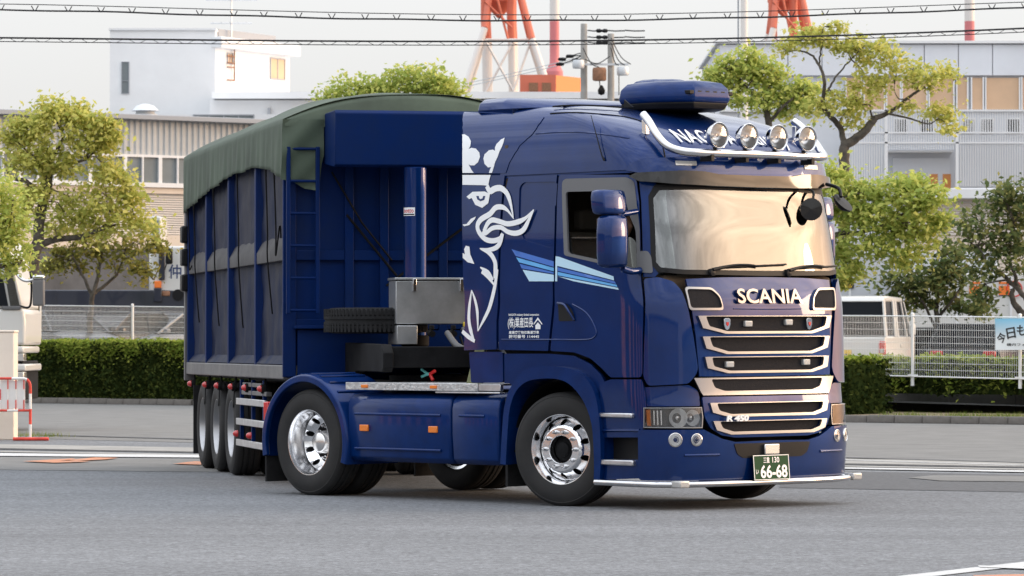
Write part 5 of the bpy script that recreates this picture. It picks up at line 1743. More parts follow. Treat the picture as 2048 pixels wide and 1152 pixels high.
# ------------------------------------------------------------------ vegetation
leaf_mat('leaf_yellow', (.36, .40, .10), (.60, .60, .17), (.74, .66, .22), .5)
leaf_mat('leaf_lime', (.30, .39, .10), (.52, .58, .16), (.68, .66, .21), .5)
leaf_mat('leaf_mid', (.16, .17, .05), (.28, .27, .07), (.40, .32, .08), .35)
leaf_mat('leaf_dark', (.08, .12, .05), (.17, .21, .08), (.32, .30, .11), .35)
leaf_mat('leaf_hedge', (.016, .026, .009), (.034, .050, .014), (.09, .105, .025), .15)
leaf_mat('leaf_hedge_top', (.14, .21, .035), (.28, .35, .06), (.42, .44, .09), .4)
leaf_mat('grass', (.10, .16, .03), (.18, .24, .05), (.32, .30, .10), .3)
mat('bark', (.085, .072, .058), .9, noise=(6, .45), bump=(14, .9))
mat('twig', (.10, .08, .06), .9)


def quads(name, C, S, m, parent=None, up=.35, stretch=1.5):
    """many leaf-sized faces; C centres (n,3), S sizes (n,)"""
    n = len(C)
    nrm = rng.normal(size=(n, 3))
    nrm[:, 2] = np.abs(nrm[:, 2]) + up
    nrm /= np.linalg.norm(nrm, axis=1)[:, None]
    a = rng.normal(size=(n, 3))
    t = np.cross(nrm, a)
    t /= np.linalg.norm(t, axis=1)[:, None]
    b = np.cross(nrm, t)
    S = S[:, None]
    v = np.empty((n, 4, 3))
    v[:, 0] = C - t * S * stretch * .5
    v[:, 1] = C + b * S * .42 + nrm * S * .10
    v[:, 2] = C + t * S * stretch * .5
    v[:, 3] = C - b * S * .42 + nrm * S * .10
    me = bpy.data.meshes.new(name)
    me.vertices.add(4 * n)
    me.vertices.foreach_set('co', v.reshape(-1))
    me.loops.add(4 * n)
    me.loops.foreach_set('vertex_index', np.arange(4 * n, dtype=np.int32))
    me.polygons.add(n)
    me.polygons.foreach_set('loop_start', np.arange(0, 4 * n, 4, dtype=np.int32))
    me.update(calc_edges=True)
    me.validate()
    me.materials.append(MATS[m])
    o = bpy.data.objects.new(name, me)
    COL.objects.link(o)
    if parent is not None:
        o.parent = parent
    return o


def crown_points(blobs, Y, dens, depth=.9, tufts=36):
    """leaf centres in tufts through blob volumes (u, v, radius in photo pixels at Y)"""
    out = []
    k = Y / FX
    for (u, v, r) in blobs:
        c = np.array(at(u, v, Y))
        rr = r * k * 1.10
        c[1] += rng.uniform(-.6, .6) * max(rr, .5) * depth
        nt_ = max(7, int(tufts * (rr / .6) ** 1.6))
        d = rng.normal(size=(nt_, 3))
        d /= np.linalg.norm(d, axis=1)[:, None]
        tuft = c + d * rr * (rng.uniform(.35, 1.0, (nt_, 1)) ** .6) * np.array([1, 1.0, .9])
        for p in tuft:
            m_ = int(dens * rng.uniform(.6, 1.4))
            e = rng.normal(size=(m_, 3)) * np.array([.16, .16, .10]) * rng.uniform(.6, 1.5)
            out.append(p + e)
    return np.concatenate(out)


def tree(label, Y, blobs, limbs, m, dens=32, size=.092, cat='tree', group='trees along the yard fence', name='broadleaf_tree', z_base=None, tufts=30):
    """limbs: ((u, v) path, start radius m, end radius m)"""
    k = Y / FX
    root_u = limbs[0][0][0][0]
    e = empty(name, (0, 0, 0))
    tag(e, label, cat, group)
    C_ = crown_points(blobs, Y, dens, .9, tufts)
    S_ = rng.uniform(.5, 1.5, len(C_)) * size
    quads('crown', C_, S_, m, e)
    for i, (path, r0, r1) in enumerate(limbs):
        pts = []
        for j, (u, v) in enumerate(path):
            p = at(u, v, Y)
            if i:
                p.y += random.uniform(-.25, .25) * (j > 0)
            pts.append(p)
        if i == 0 and z_base is not None:
            pts[0].z = z_base
        sp_ = spline(pts, 5)
        sp_ = [Vector(p) + Vector((random.uniform(-.02, .02), random.uniform(-.02, .02), 0)) for p in sp_]
        rs = [r0 + (r1 - r0) * q / (len(sp_) - 1) for q in range(len(sp_))]
        mb = MB(); mb.tube(sp_, rs, 9); mb.build('trunk' if i == 0 else 'branch', 'bark', e, 70)
    # fine twigs reaching into the crown
    mb = MB()
    for (u, v, r) in blobs:
        if random.random() < .75:
            b0 = min((p for path, _, _ in limbs for p in path), key=lambda q: (q[0] - u) ** 2 + (q[1] - v) ** 2)
            p0, p1 = at(b0[0], b0[1], Y), at(u, v, Y)
            mid_ = (p0 + p1) / 2 + Vector((random.uniform(-.12, .12), random.uniform(-.2, .2), random.uniform(-.1, .2)))
            mb.tube(spline([p0, mid_, p1], 3), [.022, .019, .016, .013, .011, .009, .007], 5)
            for _ in range(2):
                p2 = p1 + Vector((random.uniform(-1, 1), random.uniform(-1, 1), random.uniform(-.3, 1))) * r * k * .8
                mb.tube([mid_, (p1 + mid_) / 2, p2], [.012, .009, .004], 4)
    if mb.v:
        tag(mb.build('twigs', 'twig', e, 70, fix=False), kind='stuff')
    return e


def zb(pts, ox, oy, s):
    return [(ox + x / s, oy + y / s, *(q / s for q in r)) for x, y, *r in pts]


A3 = lambda p: zb(p, 0, 180, 3.03)
RR = lambda p: zb(p, 1380, 0, 2.88)
FF = lambda p: zb(p, 1648, 360, 2.305)
YT = 96.0
tree('large spreading yellow-green tree with a leaning trunk, behind the hedge at the left', YT,
     A3([(330, 85, 60), (300, 130, 50), (440, 120, 70), (530, 170, 80), (590, 250, 80), (640, 285, 55), (430, 220, 90), (310, 190, 80), (180, 220, 90), (80, 240, 80), (20, 270, 60), (120, 330, 80), (230, 300, 70), (330, 390, 75), (470, 350, 80), (560, 330, 70), (620, 350, 50), (90, 430, 70), (190, 450, 50), (270, 460, 60), (400, 480, 35), (650, 480, 60), (720, 520, 60), (640, 590, 90), (750, 610, 80), (830, 680, 60), (560, 680, 80), (690, 740, 90), (820, 780, 80), (890, 830, 50), (430, 650, 60), (390, 750, 60), (330, 830, 50), (500, 790, 50), (590, 880, 40), (150, 620, 50), (160, 700, 40), (660, 210, 25), (685, 285, 22), (280, 620, 40)]),
     [(A3([(195, 1500), (200, 1120), (205, 1000), (228, 930), (238, 800), (258, 680), (284, 590), (300, 510)]), .17, .10), (A3([(225, 945), (330, 905), (480, 890), (600, 850), (700, 815)]), .10, .03), (A3([(205, 595), (150, 550), (80, 535), (40, 490)]), .07, .03), (A3([(300, 510), (370, 460), (460, 440), (520, 420)]), .06, .025), (A3([(210, 1000), (170, 960), (118, 930)]), .06, .03), (A3([(300, 510), (330, 400), (380, 290), (370, 250)]), .06, .02), (A3([(290, 540), (230, 430), (120, 330)]), .05, .02), (A3([(600, 850), (690, 770), (800, 700)]), .03, .012)], 'leaf_yellow', tufts=25)
tree('lime-green tree cut off by the left edge of the view', 63.0,
     A3([(-30, 590, 90), (50, 660, 80), (90, 760, 65), (30, 840, 85), (90, 860, 60), (70, 930, 60), (90, 1030, 45), (40, 1090, 40), (-20, 960, 80), (-60, 760, 90), (-80, 900, 90)]),
     [(A3([(-140, 1500), (-120, 1100), (-100, 800), (-90, 600)]), .12, .06), (A3([(-110, 900), (-30, 850), (60, 780)]), .05, .015), (A3([(-115, 1060), (-20, 1070), (60, 1060), (120, 1050)]), .05, .02)], 'leaf_lime', 30, .058, tufts=62)
tree('small bushy olive tree in the yard behind the left fence', 103.0,
     A3([(430, 950, 70), (520, 920, 70), (640, 900, 80), (760, 920, 70), (850, 950, 55), (400, 1040, 60), (470, 1090, 45), (700, 1050, 60), (840, 1070, 45), (590, 1010, 50), (920, 930, 35), (960, 960, 25), (330, 1000, 40), (300, 1080, 30), (880, 1120, 40)]),
     [(A3([(540, 1600), (545, 1400), (560, 1250), (600, 1100), (620, 950)]), .09, .03), (A3([(560, 1250), (500, 1120), (440, 1000)]), .05, .02), (A3([(575, 1230), (700, 1120), (760, 960)]), .05, .02), (A3([(930, 1150), (960, 1090), (990, 1010)]), .02, .008), (A3([(600, 1100), (590, 1020), (520, 920)]), .03, .012)], 'leaf_mid', 20)
tree('round green tree top showing above the green tarpaulin', 112.0,
     [(660, 196, 20), (690, 182, 26), (725, 172, 24), (745, 186, 22), (790, 168, 26), (815, 158, 26), (850, 160, 28), (880, 170, 26), (905, 178, 18), (860, 190, 28), (890, 200, 22), (915, 206, 16), (800, 195, 30), (730, 205, 30), (930, 213, 10), (760, 220, 40), (850, 230, 40)],
     [([(800, 640), (805, 420), (800, 300), (800, 220)], .16, .06), ([(800, 300), (860, 230), (890, 190)], .06, .015), ([(800, 300), (730, 240), (690, 195)], .06, .015)], 'leaf_lime', 30)
tree('dense round-headed green tree behind the cab roof of the blue truck', 101.0,
     RR([(330, 340, 70), (250, 390, 80), (150, 430, 60), (110, 440, 40), (420, 380, 80), (500, 440, 80), (330, 460, 70), (450, 510, 70), (400, 590, 60), (500, 580, 60), (590, 520, 70), (670, 490, 60), (640, 570, 60), (290, 570, 45), (560, 640, 35), (230, 480, 60), (700, 540, 50), (700, 610, 40)]),
     [(RR([(480, 2100), (480, 1500), (470, 900), (450, 700), (430, 560)]), .16, .06), (RR([(460, 700), (550, 600), (650, 520)]), .05, .015), (RR([(450, 650), (330, 500), (250, 400)]), .05, .015)], 'leaf_lime', 32)
tree('tall sparse autumn tree with bare twisting limbs in front of the grey building', 97.0,
     RR([(700, 200, 42), (600, 258, 34), (650, 218, 36), (755, 188, 32), (845, 158, 22), (770, 240, 22), (880, 265, 30), (960, 255, 32), (915, 285, 26), (985, 270, 18), (1090, 275, 38), (1150, 320, 48), (1080, 360, 46), (1010, 430, 38), (1200, 390, 62), (1290, 380, 56), (1360, 420, 66), (1440, 415, 48), (1485, 430, 30), (1260, 460, 55), (1380, 485, 36), (1100, 460, 40), (1080, 515, 32), (1440, 645, 32), (1480, 670, 28), (1490, 735, 22), (1400, 648, 14), (850, 555, 55), (940, 555, 55), (985, 610, 38), (900, 640, 48), (940, 695, 40), (790, 600, 40), (730, 610, 32), (1250, 620, 14), (540, 280, 14), (960, 490, 12), (1000, 340, 14)]),
     [(RR([(880, 1900), (885, 1200), (890, 920), (896, 845), (950, 800), (1020, 745), (1062, 680)]), .15, .09), (RR([(1062, 680), (1160, 640), (1250, 570), (1350, 500)]), .07, .025), (RR([(893, 850), (870, 730), (790, 650), (768, 600), (770, 480), (745, 380), (700, 310), (620, 285)]), .08, .015), (RR([(770, 560), (800, 510), (850, 430), (930, 340), (980, 290)]), .035, .010), (RR([(1060, 690), (1040, 600), (1090, 520)]), .03, .010), (RR([(1150, 655), (1260, 680), (1370, 715), (1420, 690)]), .03, .010), (RR([(745, 380), (750, 300), (760, 220), (700, 200)]), .025, .006), (RR([(1250, 570), (1200, 560), (1180, 480)]), .02, .006), (RR([(1300, 540), (1340, 470), (1400, 440)]), .025, .008)], 'leaf_yellow', 20, .085, tufts=24)
tree('broad lime-green tree behind the right side mirror of the blue truck', 87.0,
     FF([(60, 30, 70), (80, 80, 80), (180, 80, 75), (300, 50, 70), (390, 30, 60), (440, 70, 75), (500, 120, 55), (120, 180, 75), (250, 170, 85), (380, 150, 90), (500, 210, 60), (440, 270, 70), (330, 280, 80), (210, 300, 60), (110, 310, 55), (380, 360, 50), (90, 390, 45), (140, 420, 30), (60, 430, 30), (10, 150, 60), (540, 190, 25), (20, -40, 50), (60, 470, 22), (30, 300, 50)]),
     [(FF([(-110, 1500), (-100, 700), (-90, 420), (-60, 300), (0, 180)]), .15, .07), (FF([(-80, 330), (60, 250), (180, 240), (300, 200)]), .07, .02), (FF([(-60, 300), (60, 100), (180, 60)]), .06, .015), (FF([(-95, 520), (0, 440), (90, 400)]), .04, .012)], 'leaf_lime', 32)
tree('dark glossy evergreen tree behind the white van', 90.0,
     FF([(560, 290, 50), (480, 420, 60), (380, 450, 60), (600, 370, 70), (520, 490, 70), (620, 460, 60), (300, 450, 50), (330, 530, 55), (440, 560, 50), (560, 570, 50), (640, 560, 40), (280, 590, 30), (690, 590, 35), (420, 500, 50), (560, 430, 60), (720, 600, 25), (350, 590, 30)]),
     [(FF([(520, 1100), (520, 780), (522, 640), (520, 560)]), .08, .05), (FF([(522, 700), (460, 580), (400, 480)]), .04, .015), (FF([(522, 640), (600, 540), (640, 470)]), .04, .015), (FF([(520, 560), (540, 430), (560, 330)]), .035, .012)], 'leaf_dark', 20)
tree('dark green tree with curved limbs at the right edge of the view', 85.0,
     FF([(800, 60, 45), (880, 40, 55), (860, 120, 65), (760, 150, 55), (930, 130, 60), (700, 210, 65), (800, 240, 65), (900, 230, 60), (720, 320, 45), (850, 310, 45), (760, 410, 38), (740, 500, 30), (940, 330, 40), (700, 430, 32), (660, 260, 40), (960, 60, 60), (790, 330, 35), (740, 560, 18), (900, 420, 20)]),
     [(FF([(1050, 1100), (1020, 800), (960, 680), (910, 612), (875, 565), (868, 500)]), .12, .05), (FF([(960, 600), (920, 540), (850, 460), (800, 410), (750, 385), (710, 300)]), .07, .015), (FF([(900, 500), (870, 430), (860, 330), (880, 200)]), .05, .012), (FF([(1000, 760), (1010, 560), (960, 400), (930, 250)]), .06, .015), (FF([(850, 460), (780, 470), (740, 480)]), .025, .008)], 'leaf_dark', 19)


def hedge(label, line, d0, d1, z0, z1, m_side, m_top, dens=420, group='clipped hedges'):
    e = empty('hedge', (0, 0, 0))
    tag(e, label, 'hedge', group)
    a, b = shift_line(line, d0), shift_line(line, d1)
    PS, PT = [], []
    core = MB()
    for i in range(len(line) - 1):
        a0, a1, b0, b1 = (Vector((*p, 0)) for p in (a[i], a[i + 1], b[i], b[i + 1]))
        L = (a1 - a0).length
        core.add([p + Vector((0, 0, z)) + q for p, q in ((a0, (b0 - a0) * .12), (a1, (b1 - a1) * .12), (b1, (a1 - b1) * .12), (b0, (a0 - b0) * .12)) for z in (z0, z1 - .08)], [(0, 2, 3, 1), (2, 4, 5, 3), (4, 6, 7, 5), (6, 0, 1, 7), (1, 3, 5, 7)])
        n = int(dens * L * (z1 - z0))
        t, h = rng.random(n), rng.random(n)
        p = np.array(a0)[None] + np.outer(t, np.array(a1 - a0))
        p[:, 2] = z0 + (z1 - z0) * h
        out = np.array(-(b0 - a0).normalized())
        bump_ = .06 * np.sin(t * L * 3.1) + .05 * np.sin(t * L * 7.7 + h * 6)
        PS.append(p + np.outer(bump_ + rng.normal(0, .035, n), out))
        for (q0, q1) in ((a0, b0), (a1, b1)):
            n2 = int(dens * (z1 - z0) * (q1 - q0).length)
            p = np.array(q0)[None] + np.outer(rng.random(n2), np.array(q1 - q0))
            p[:, 2] = z0 + (z1 - z0) * rng.random(n2)
            PS.append(p + rng.normal(0, .04, (n2, 3)))
        n3 = int(dens * 1.4 * L * (b0 - a0).length)
        t, w = rng.random(n3), rng.random(n3)
        p = np.array(a0)[None] + np.outer(t, np.array(a1 - a0)) + np.outer(w, np.array(b0 - a0))
        p[:, 2] = z1 + .03 * np.sin(t * L * 4) + rng.normal(0, .035, n3) - .10 * (np.abs(w - .5) * 2) ** 4
        PT.append(p)
        n4 = int(dens * 2.0 * L * .45)
        t, h = rng.random(n4), np.abs(rng.normal(0, .5, n4))
        p = np.array(a0)[None] + np.outer(t, np.array(a1 - a0))
        drop = (.27 + .10 * np.sin(t * L * 1.7) + .06 * np.sin(t * L * 5.3)) * h * 1.6
        p[:, 2] = z1 - drop + .03
        PT.append(p + np.outer(.05 - .10 * np.exp(-drop * 12) + rng.normal(0, .03, n4), out))
    core.build('core', 'leaf_hedge', e, 0)
    P = np.concatenate(PS)
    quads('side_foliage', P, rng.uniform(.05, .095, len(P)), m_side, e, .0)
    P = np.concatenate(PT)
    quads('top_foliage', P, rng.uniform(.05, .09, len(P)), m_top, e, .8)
    return e


def cut(line, u0, u1):
    p0, p1 = on_line(line, u0), on_line(line, u1)
    k0, k1 = (u0 - 1024) / FX, (u1 - 1024) / FX
    mid_ = [p for p in line if k0 < p[0] / p[1] < k1]
    return [p0] + mid_ + [p1]


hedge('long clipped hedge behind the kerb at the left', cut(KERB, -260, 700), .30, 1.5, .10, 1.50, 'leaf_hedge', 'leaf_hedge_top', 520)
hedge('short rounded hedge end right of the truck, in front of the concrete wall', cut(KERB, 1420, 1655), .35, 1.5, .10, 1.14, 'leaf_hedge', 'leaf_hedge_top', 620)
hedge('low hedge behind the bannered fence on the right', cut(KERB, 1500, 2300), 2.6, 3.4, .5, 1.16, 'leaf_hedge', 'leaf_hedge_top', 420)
# grass tufts on the verge
PT = []
for u in (1795, 1830, 1905, 1925, 1945, 1985, 2005, 2030, 2050, 70, 40):
    if u > 100:
        x, y = on_line(shift_line(KERB, .45), u)
        zz = .13
    else:
        x, y = ((-7.54, 62.6) if u == 70 else (-7.26, 61.91))
        zz = 0.0
    n = 130
    p = np.column_stack([x + rng.normal(0, .22, n), y + rng.normal(0, .12, n), zz + np.abs(rng.normal(0, .02, n))])
    PT.append(p)
P = np.concatenate(PT)
n = len(P)
vs, fs = [], []
for p in P:
    a = rng.uniform(0, 2 * PI); h = rng.uniform(.02, .08); lx, ly = rng.normal(0, .03, 2)
    w_ = .006
    vs += [(p[0] - w_ * math.cos(a), p[1] - w_ * math.sin(a), p[2] - .04), (p[0] + w_ * math.cos(a), p[1] + w_ * math.sin(a), p[2] - .04), (p[0] + lx, p[1] + ly, p[2] + h)]
fs = [(3 * i, 3 * i + 1, 3 * i + 2) for i in range(n)]
gr = link_mesh('verge_grass', vs, fs, 'grass', None, 0)
tag(gr, 'thin tufts of grass along the kerb and by the cream pillar', 'grass', kind='stuff')

# ================================================================== buildings
mat('wall_white', (.77, .78, .79), .7, noise=(.3, .05))
mat('wall_grey', (.64, .67, .72), .6, noise=(.25, .05))
mat('wall_panel', (.70, .73, .78), .6, noise=(.3, .05))
mat('clad_beige', (.46, .47, .47), .6, noise=(.6, .10))
mat('clad_pink', (.70, .60, .50), .6, noise=(.6, .06))
mat('slat_white', (.70, .65, .60), .55)
mat('roof_grey', (.34, .36, .39), .6)
mat('frame_white', (.74, .75, .76), .5)
mat('window_dark', (.014, .016, .02), .25, 0, 0, spec=.08)
mat('window_grey', (.20, .225, .235), .35, 0, 0, spec=.15, noise=(.5, .15))
mat('blind_peach', (.62, .42, .27), .55, noise=(.5, .08))
mat('blind_orange', (.66, .27, .08), .55)
mat('lower_shadow_tone', (.10, .105, .115), .7, noise=(.8, .3))  # dark tone stands in for shadow low on the warehouse wall
mat('tower_red', (.66, .17, .10), .6, noise=(.2, .08))  # red lightened, distance haze put into the colour
mat('tower_white', (.74, .70, .66), .6)
mat('stack_pink', (.64, .20, .21), .6)
mat('pole_concrete', (.36, .35, .33), .85, noise=(2, .15))
mat('rust_brown', (.28, .14, .08), .8, noise=(6, .3))
mat('cable', (.012, .012, .014), .6)
mat('steel_pale', (.62, .64, .66), .45, .4)
mat('pillar_cream', (.74, .66, .57), .8, noise=(1.2, .06), bump=(10, .1))
mat('car_grey', (.07, .075, .085), .4, .2, .25, spec=.2)
mat('car_black', (.02, .02, .024), .4, .1, .25, spec=.2)
mat('car_silver', (.20, .21, .23), .4, .3, .25, spec=.2)
mat('van_white', (.64, .635, .61), .4, 0, .5)
mat('car_red', (.45, .02, .03), .35, 0, .8)
mat('cab_navy', (.012, .016, .032), .4, 0, .5)
mat('lorry_grey', (.50, .52, .55), .6, noise=(.6, .06))
mat('plate_yellow', (.75, .48, .02), .45)
mat('banner_white', (.80, .82, .82), .7)
mat('banner_blue', (.32, .62, .78), .7)
mat('outline_red', (.65, .05, .04), .5)
mat('text_black', (.02, .02, .02), .6)
mat('text_navy', (.03, .05, .14), .6)


def facade_box(name, p0, p1, z0, z1, depth, m, parent, bevel=0.0):
    """wall volume standing on the plan line p0-p1, its depth behind it"""
    mm, L = seg_matrix(p0, p1)
    mb = MB(); mb.box(0, L, 0, depth, z0, z1, mm)
    return mb.build(name, m, parent, 35, bevel)


def fbox(name, mm, x0, x1, y0, y1, z0, z1, m, parent, bevel=0.0):
    mb = MB(); mb.box(x0, x1, y0, y1, z0, z1, mm)
    return mb.build(name, m, parent, 35, bevel)


def zat(v, Y):
    return CAM_H + (693 - v) / FX * Y


def xat(u, Y):
    return (u - 1024) / FX * Y


# ---- white office block with its sunlit wing
Y = 200
wb = empty('office_block'); tag(wb, 'plain white office block with one narrow dark window, far left', 'building')
facade_box('main_wall', (xat(219, Y), Y), (xat(430, Y), Y), -1, zat(60, Y), 9, 'wall_white', wb)
fbox('parapet_cap', Matrix.Identity(4), xat(217, Y), xat(432, Y), Y - .1, Y + 9.1, zat(60, Y), zat(56, Y), 'frame_white', wb)
wn_ = empty('window', parent=wb)
fbox('pane', Matrix.Identity(4), xat(243.5, Y), xat(256.5, Y), Y - .02, Y + .1, zat(186, Y), zat(124, Y), 'window_grey', wn_)
for a, b, c, d in ((242, 243.5, 187, 123), (256.5, 258, 187, 123), (243.5, 256.5, 124, 123), (243.5, 256.5, 187, 186), (243.5, 256.5, 162, 161)):
    fbox('frame', Matrix.Identity(4), xat(a, Y), xat(b, Y), Y - .06, Y + .02, zat(c, Y), zat(d, Y), 'roof_grey', wn_)
wing = empty('office_wing'); tag(wing, 'sunlit white upper storey with two small windows, beside the office block', 'building')
p0, p1 = (xat(430, Y), Y), (xat(579, 206), 206)
mm, L = seg_matrix(p0, p1)
zt, zb_ = zat(95, Y), zat(200, Y)
facade_box('wall', p0, p1, zb_ - 3, zt, 2.6, 'wall_white', wing)
fbox('eave', mm, -.1, L + .35, -.45, 2.8, zt, zt + .55, 'wall_white', wing, .03)
fbox('roof_block', mm, 1.2, L - .4, .6, 2.4, zt + .55, zt + 1.05, 'roof_grey', wing)
def window_on(mm, x0, x1, z0, z1, parent, pane='blind_peach', mull=1, fr='roof_grey', proud=.05, t=.06):
    e = empty('window', parent=parent)
    fbox('pane', mm, x0, x1, -.015, .05, z0, z1, pane, e)
    for a, b, c, d in ((x0 - t, x0, z0 - t, z1 + t), (x1, x1 + t, z0 - t, z1 + t), (x0, x1, z1, z1 + t), (x0, x1, z0 - t, z0)):
        fbox('frame', mm, a, b, -proud, .03, c, d, fr, e)
    for k in range(mull):
        x = x0 + (x1 - x0) * (k + 1) / (mull + 1)
        fbox('mullion', mm, x - t * .4, x + t * .4, -proud * .8, .03, z0, z1, fr, e)
    return e
window_on(mm, L * .16, L * .22, zat(125, 201), zat(107, 201), wing)
window_on(mm, L * .735, L * .925, zat(157, 205), zat(118, 205), wing)
for z in (zat(112, 201), zat(125.5, 201), zat(134, 201), zat(160, 201)):
    mb = MB(); mb.tube([mm @ Vector((L * .13, -.12, z)), mm @ Vector((L * .23, -.12, z))], .035, 5); mb.build('pipe_bracket', 'rust_brown', wing, 60)
mb = MB(); mb.tube([mm @ Vector((L * .225, -.12, zat(160, 201))), mm @ Vector((L * .225, -.12, zt))], .035, 5); mb.build('drain_pipe', 'rust_brown', wing, 60)
ant = empty('roof_antenna'); tag(ant, 'tall thin television antenna on the roof of the sunlit white wing', 'antenna')
ax = xat(462, 202)
mb = MB(); mb.tube([(ax, 202, zt), (ax, 202, zat(-12, 202))], .05, 6); mb.build('mast', 'steel_pale', ant, 60)
for v, w_ in ((0, 1.3), (46, 1.05), (88, .7)):
    mb = MB(); mb.tube([(ax - w_, 202, zat(v, 202)), (ax + w_, 202, zat(v, 202))], .028, 5); mb.build('boom', 'steel_pale', ant, 60)
    for k in range(5):
        x = ax - w_ + 2 * w_ * (k + .3) / 5
        mb = MB(); mb.tube([(x, 201.6, zat(v, 202) + .06), (x, 202.4, zat(v, 202) + .06)], .015, 4); mb.build('element', 'steel_pale', ant, 60)
# ---- long low annex running to the right
Y = 198
lw = empty('annex_building'); tag(lw, 'long low white annex with a flat roof edge, running behind the trailer and cab', 'building')
facade_box('wall', (xat(419, Y), Y), (xat(1500, Y), Y), -1, zat(200, Y), 14, 'wall_white', lw)
fbox('roof_edge', Matrix.Identity(4), xat(425, Y), xat(1502, Y), Y - .7, Y + 14, zat(198, Y), zat(185, Y), 'wall_white', lw)
fbox('porch', Matrix.Identity(4), xat(300, 190), xat(560, 190), 190, 197, -1, zat(228, 190), 'wall_white', lw)
window_on(Matrix.Translation((0, 190, 0)), xat(388, 190), xat(506, 190), zat(246, 190), zat(231, 190), lw, 'window_grey', 3)
fbox('wall_lamp', Matrix.Identity(4), xat(536, Y), xat(541, Y), Y - .3, Y - .02, zat(229, Y), zat(216, Y), 'roof_grey', lw)
# ---- corrugated warehouse
wh = empty('warehouse'); tag(wh, 'beige corrugated warehouse with a band of windows and slatted lower wall, left', 'building')
dirv = Vector((1, .7, 0)).normalized()
P0 = Vector((xat(-60, 122), 122, 0))
mm = basis(P0, dirv, Vector((-dirv.y, dirv.x, 0)))
ztop = zat(236, 124.6)
LW = 22.0
def wh_x(u):
    """distance along the warehouse wall seen in column u"""
    k = (u - 1024) / FX
    return (k * P0.y - P0.x) / (dirv.x - k * dirv.y)
def wh_z(v, u):
    x = wh_x(u)
    return zat(v, P0.y + dirv.y * x)
zc = wh_z(309, 300); zw0 = wh_z(365, 300)
fbox('wall_core', mm, 0, LW, .25, 12, -1, ztop, 'clad_beige', wh)
ribs = MB()
n = int(LW / .21)
for k in range(n):
    x = k * .21
    ribs.loft([[mm @ Vector((x + a, b, z)) for a, b in ((.0, .245), (.03, .215), (.10, .215), (.13, .245))] for z in (zc, ztop)])
tag(ribs.build('cladding_ribs', 'clad_beige', wh, 35), kind='stuff')
fbox('eave_gutter', mm, -.2, LW, -.12, .4, ztop, ztop + .16, 'roof_grey', wh, .02)
fbox('roof', mm, -.2, LW, .4, 12, ztop, ztop + .10, 'roof_grey', wh)
fbox('window_head', mm, 0, LW, .12, .30, zc - .08, zc, 'frame_white', wh)
fbox('window_sill', mm, 0, LW, .05, .30, zw0 - .14, zw0, 'frame_white', wh)
x = wh_x(219) - 35 * .0155 * 7
xs = [wh_x(219 + 35 * k) for k in range(-6, 12)]
for k, (a, b) in enumerate(zip(xs, xs[1:])):
    e = empty('window', parent=wh)
    fbox('pane', mm, a + .04, b - .04, .18, .24, zw0, zc - .08, 'window_grey', e)
    w_ = .06 if k % 2 else .025
    fbox('frame', mm, a - w_, a + w_, .10, .24, zw0, zc - .08, 'frame_white', e)
zs0 = wh_z(386, 300); zs1 = wh_z(470, 300)
fbox('band', mm, 0, LW, .14, .25, zs0, zw0 - .14, 'clad_pink', wh)
sl = MB()
z = zs0 - .07
while z > zs1:
    sl.loft([[mm @ Vector((x_, a, z + b)) for a, b in ((.25, .0), (.205, -.045), (.21, -.055), (.25, -.03))] for x_ in (0, LW)])
    z -= .072
tag(sl.build('wall_slats', 'slat_white', wh, 35), kind='stuff')
fbox('plinth_band', mm, 0, LW, .10, .25, zs1 - .45, zs1, 'clad_pink', wh)
fbox('lower_wall', mm, 0, LW, .16, .25, -1, zs1 - .45, 'lower_shadow_tone', wh)
vx = wh_x(328)
vn = empty('roof_ventilator'); tag(vn, 'round capped ventilator on the ridge of the beige warehouse', 'ventilator')
c = mm @ Vector((vx, 1.2, ztop))
mb = MB(); mb.lathe([(.38, 0), (.38, .25), (.30, .27), (.30, .36)], Matrix.Translation(c), 20); mb.build('curb', 'clad_beige', vn, 35)
mb = MB(); mb.lathe([(.44, .36), (.42, .38), (.28, .52), (.10, .58), (.001, .59)], Matrix.Translation(c), 20); mb.build('cap', 'steel_pale', vn, 35)

# ---- grey factory building on the right
Y = 150
fb = empty('factory_building'); tag(fb, 'pale grey factory building with peach window band and vertical slat screen, right', 'building')
I4 = Matrix.Translation((0, Y, 0))
xa, xb = xat(1440, Y), xat(2260, Y)
fbox('core', I4, xa, xb, .3, 14, -1, zat(86, Y), 'wall_grey', fb)
npan = 12
for k in range(npan):
    a, b = xa + (xb - xa) * k / npan, xa + (xb - xa) * (k + 1) / npan
    fbox('wall_panel', I4, a + .015, b - .015, .10, .29, zat(150, Y), zat(88, Y), 'wall_panel', fb, .01)
fbox('roof_cap', I4, xa - .15, xb, -.05, 14, zat(86, Y), zat(81, Y), 'wall_white', fb)
fbox('lower_core', I4, xa, xb, .16, .29, -1, zat(222, Y), 'wall_grey', fb)
zr = lambda q: q / 2.88
for a, b in ((905, 985), (1010, 1120), (1140, 1212), (1230, 1365), (1385, 1520), (1545, 1600), (1630, 1690), (1712, 1900), (1920, 2050), (2070, 2200), (2220, 2350)):
    e = empty('window', parent=fb)
    fbox('pane', I4, xat(1380 + zr(a), Y), xat(1380 + zr(b), Y), .20, .28, zat(zr(628), Y), zat(zr(445), Y), 'blind_peach', e)
    for q in (a - 8, b):
        fbox('frame', I4, xat(1380 + zr(q), Y), xat(1380 + zr(q + 8), Y), .10, .28, zat(zr(632), Y), zat(zr(441), Y), 'frame_white', e)
fbox('window_sill', I4, xa, xb, .0, .28, zat(zr(642), Y), zat(zr(632), Y), 'frame_white', fb)
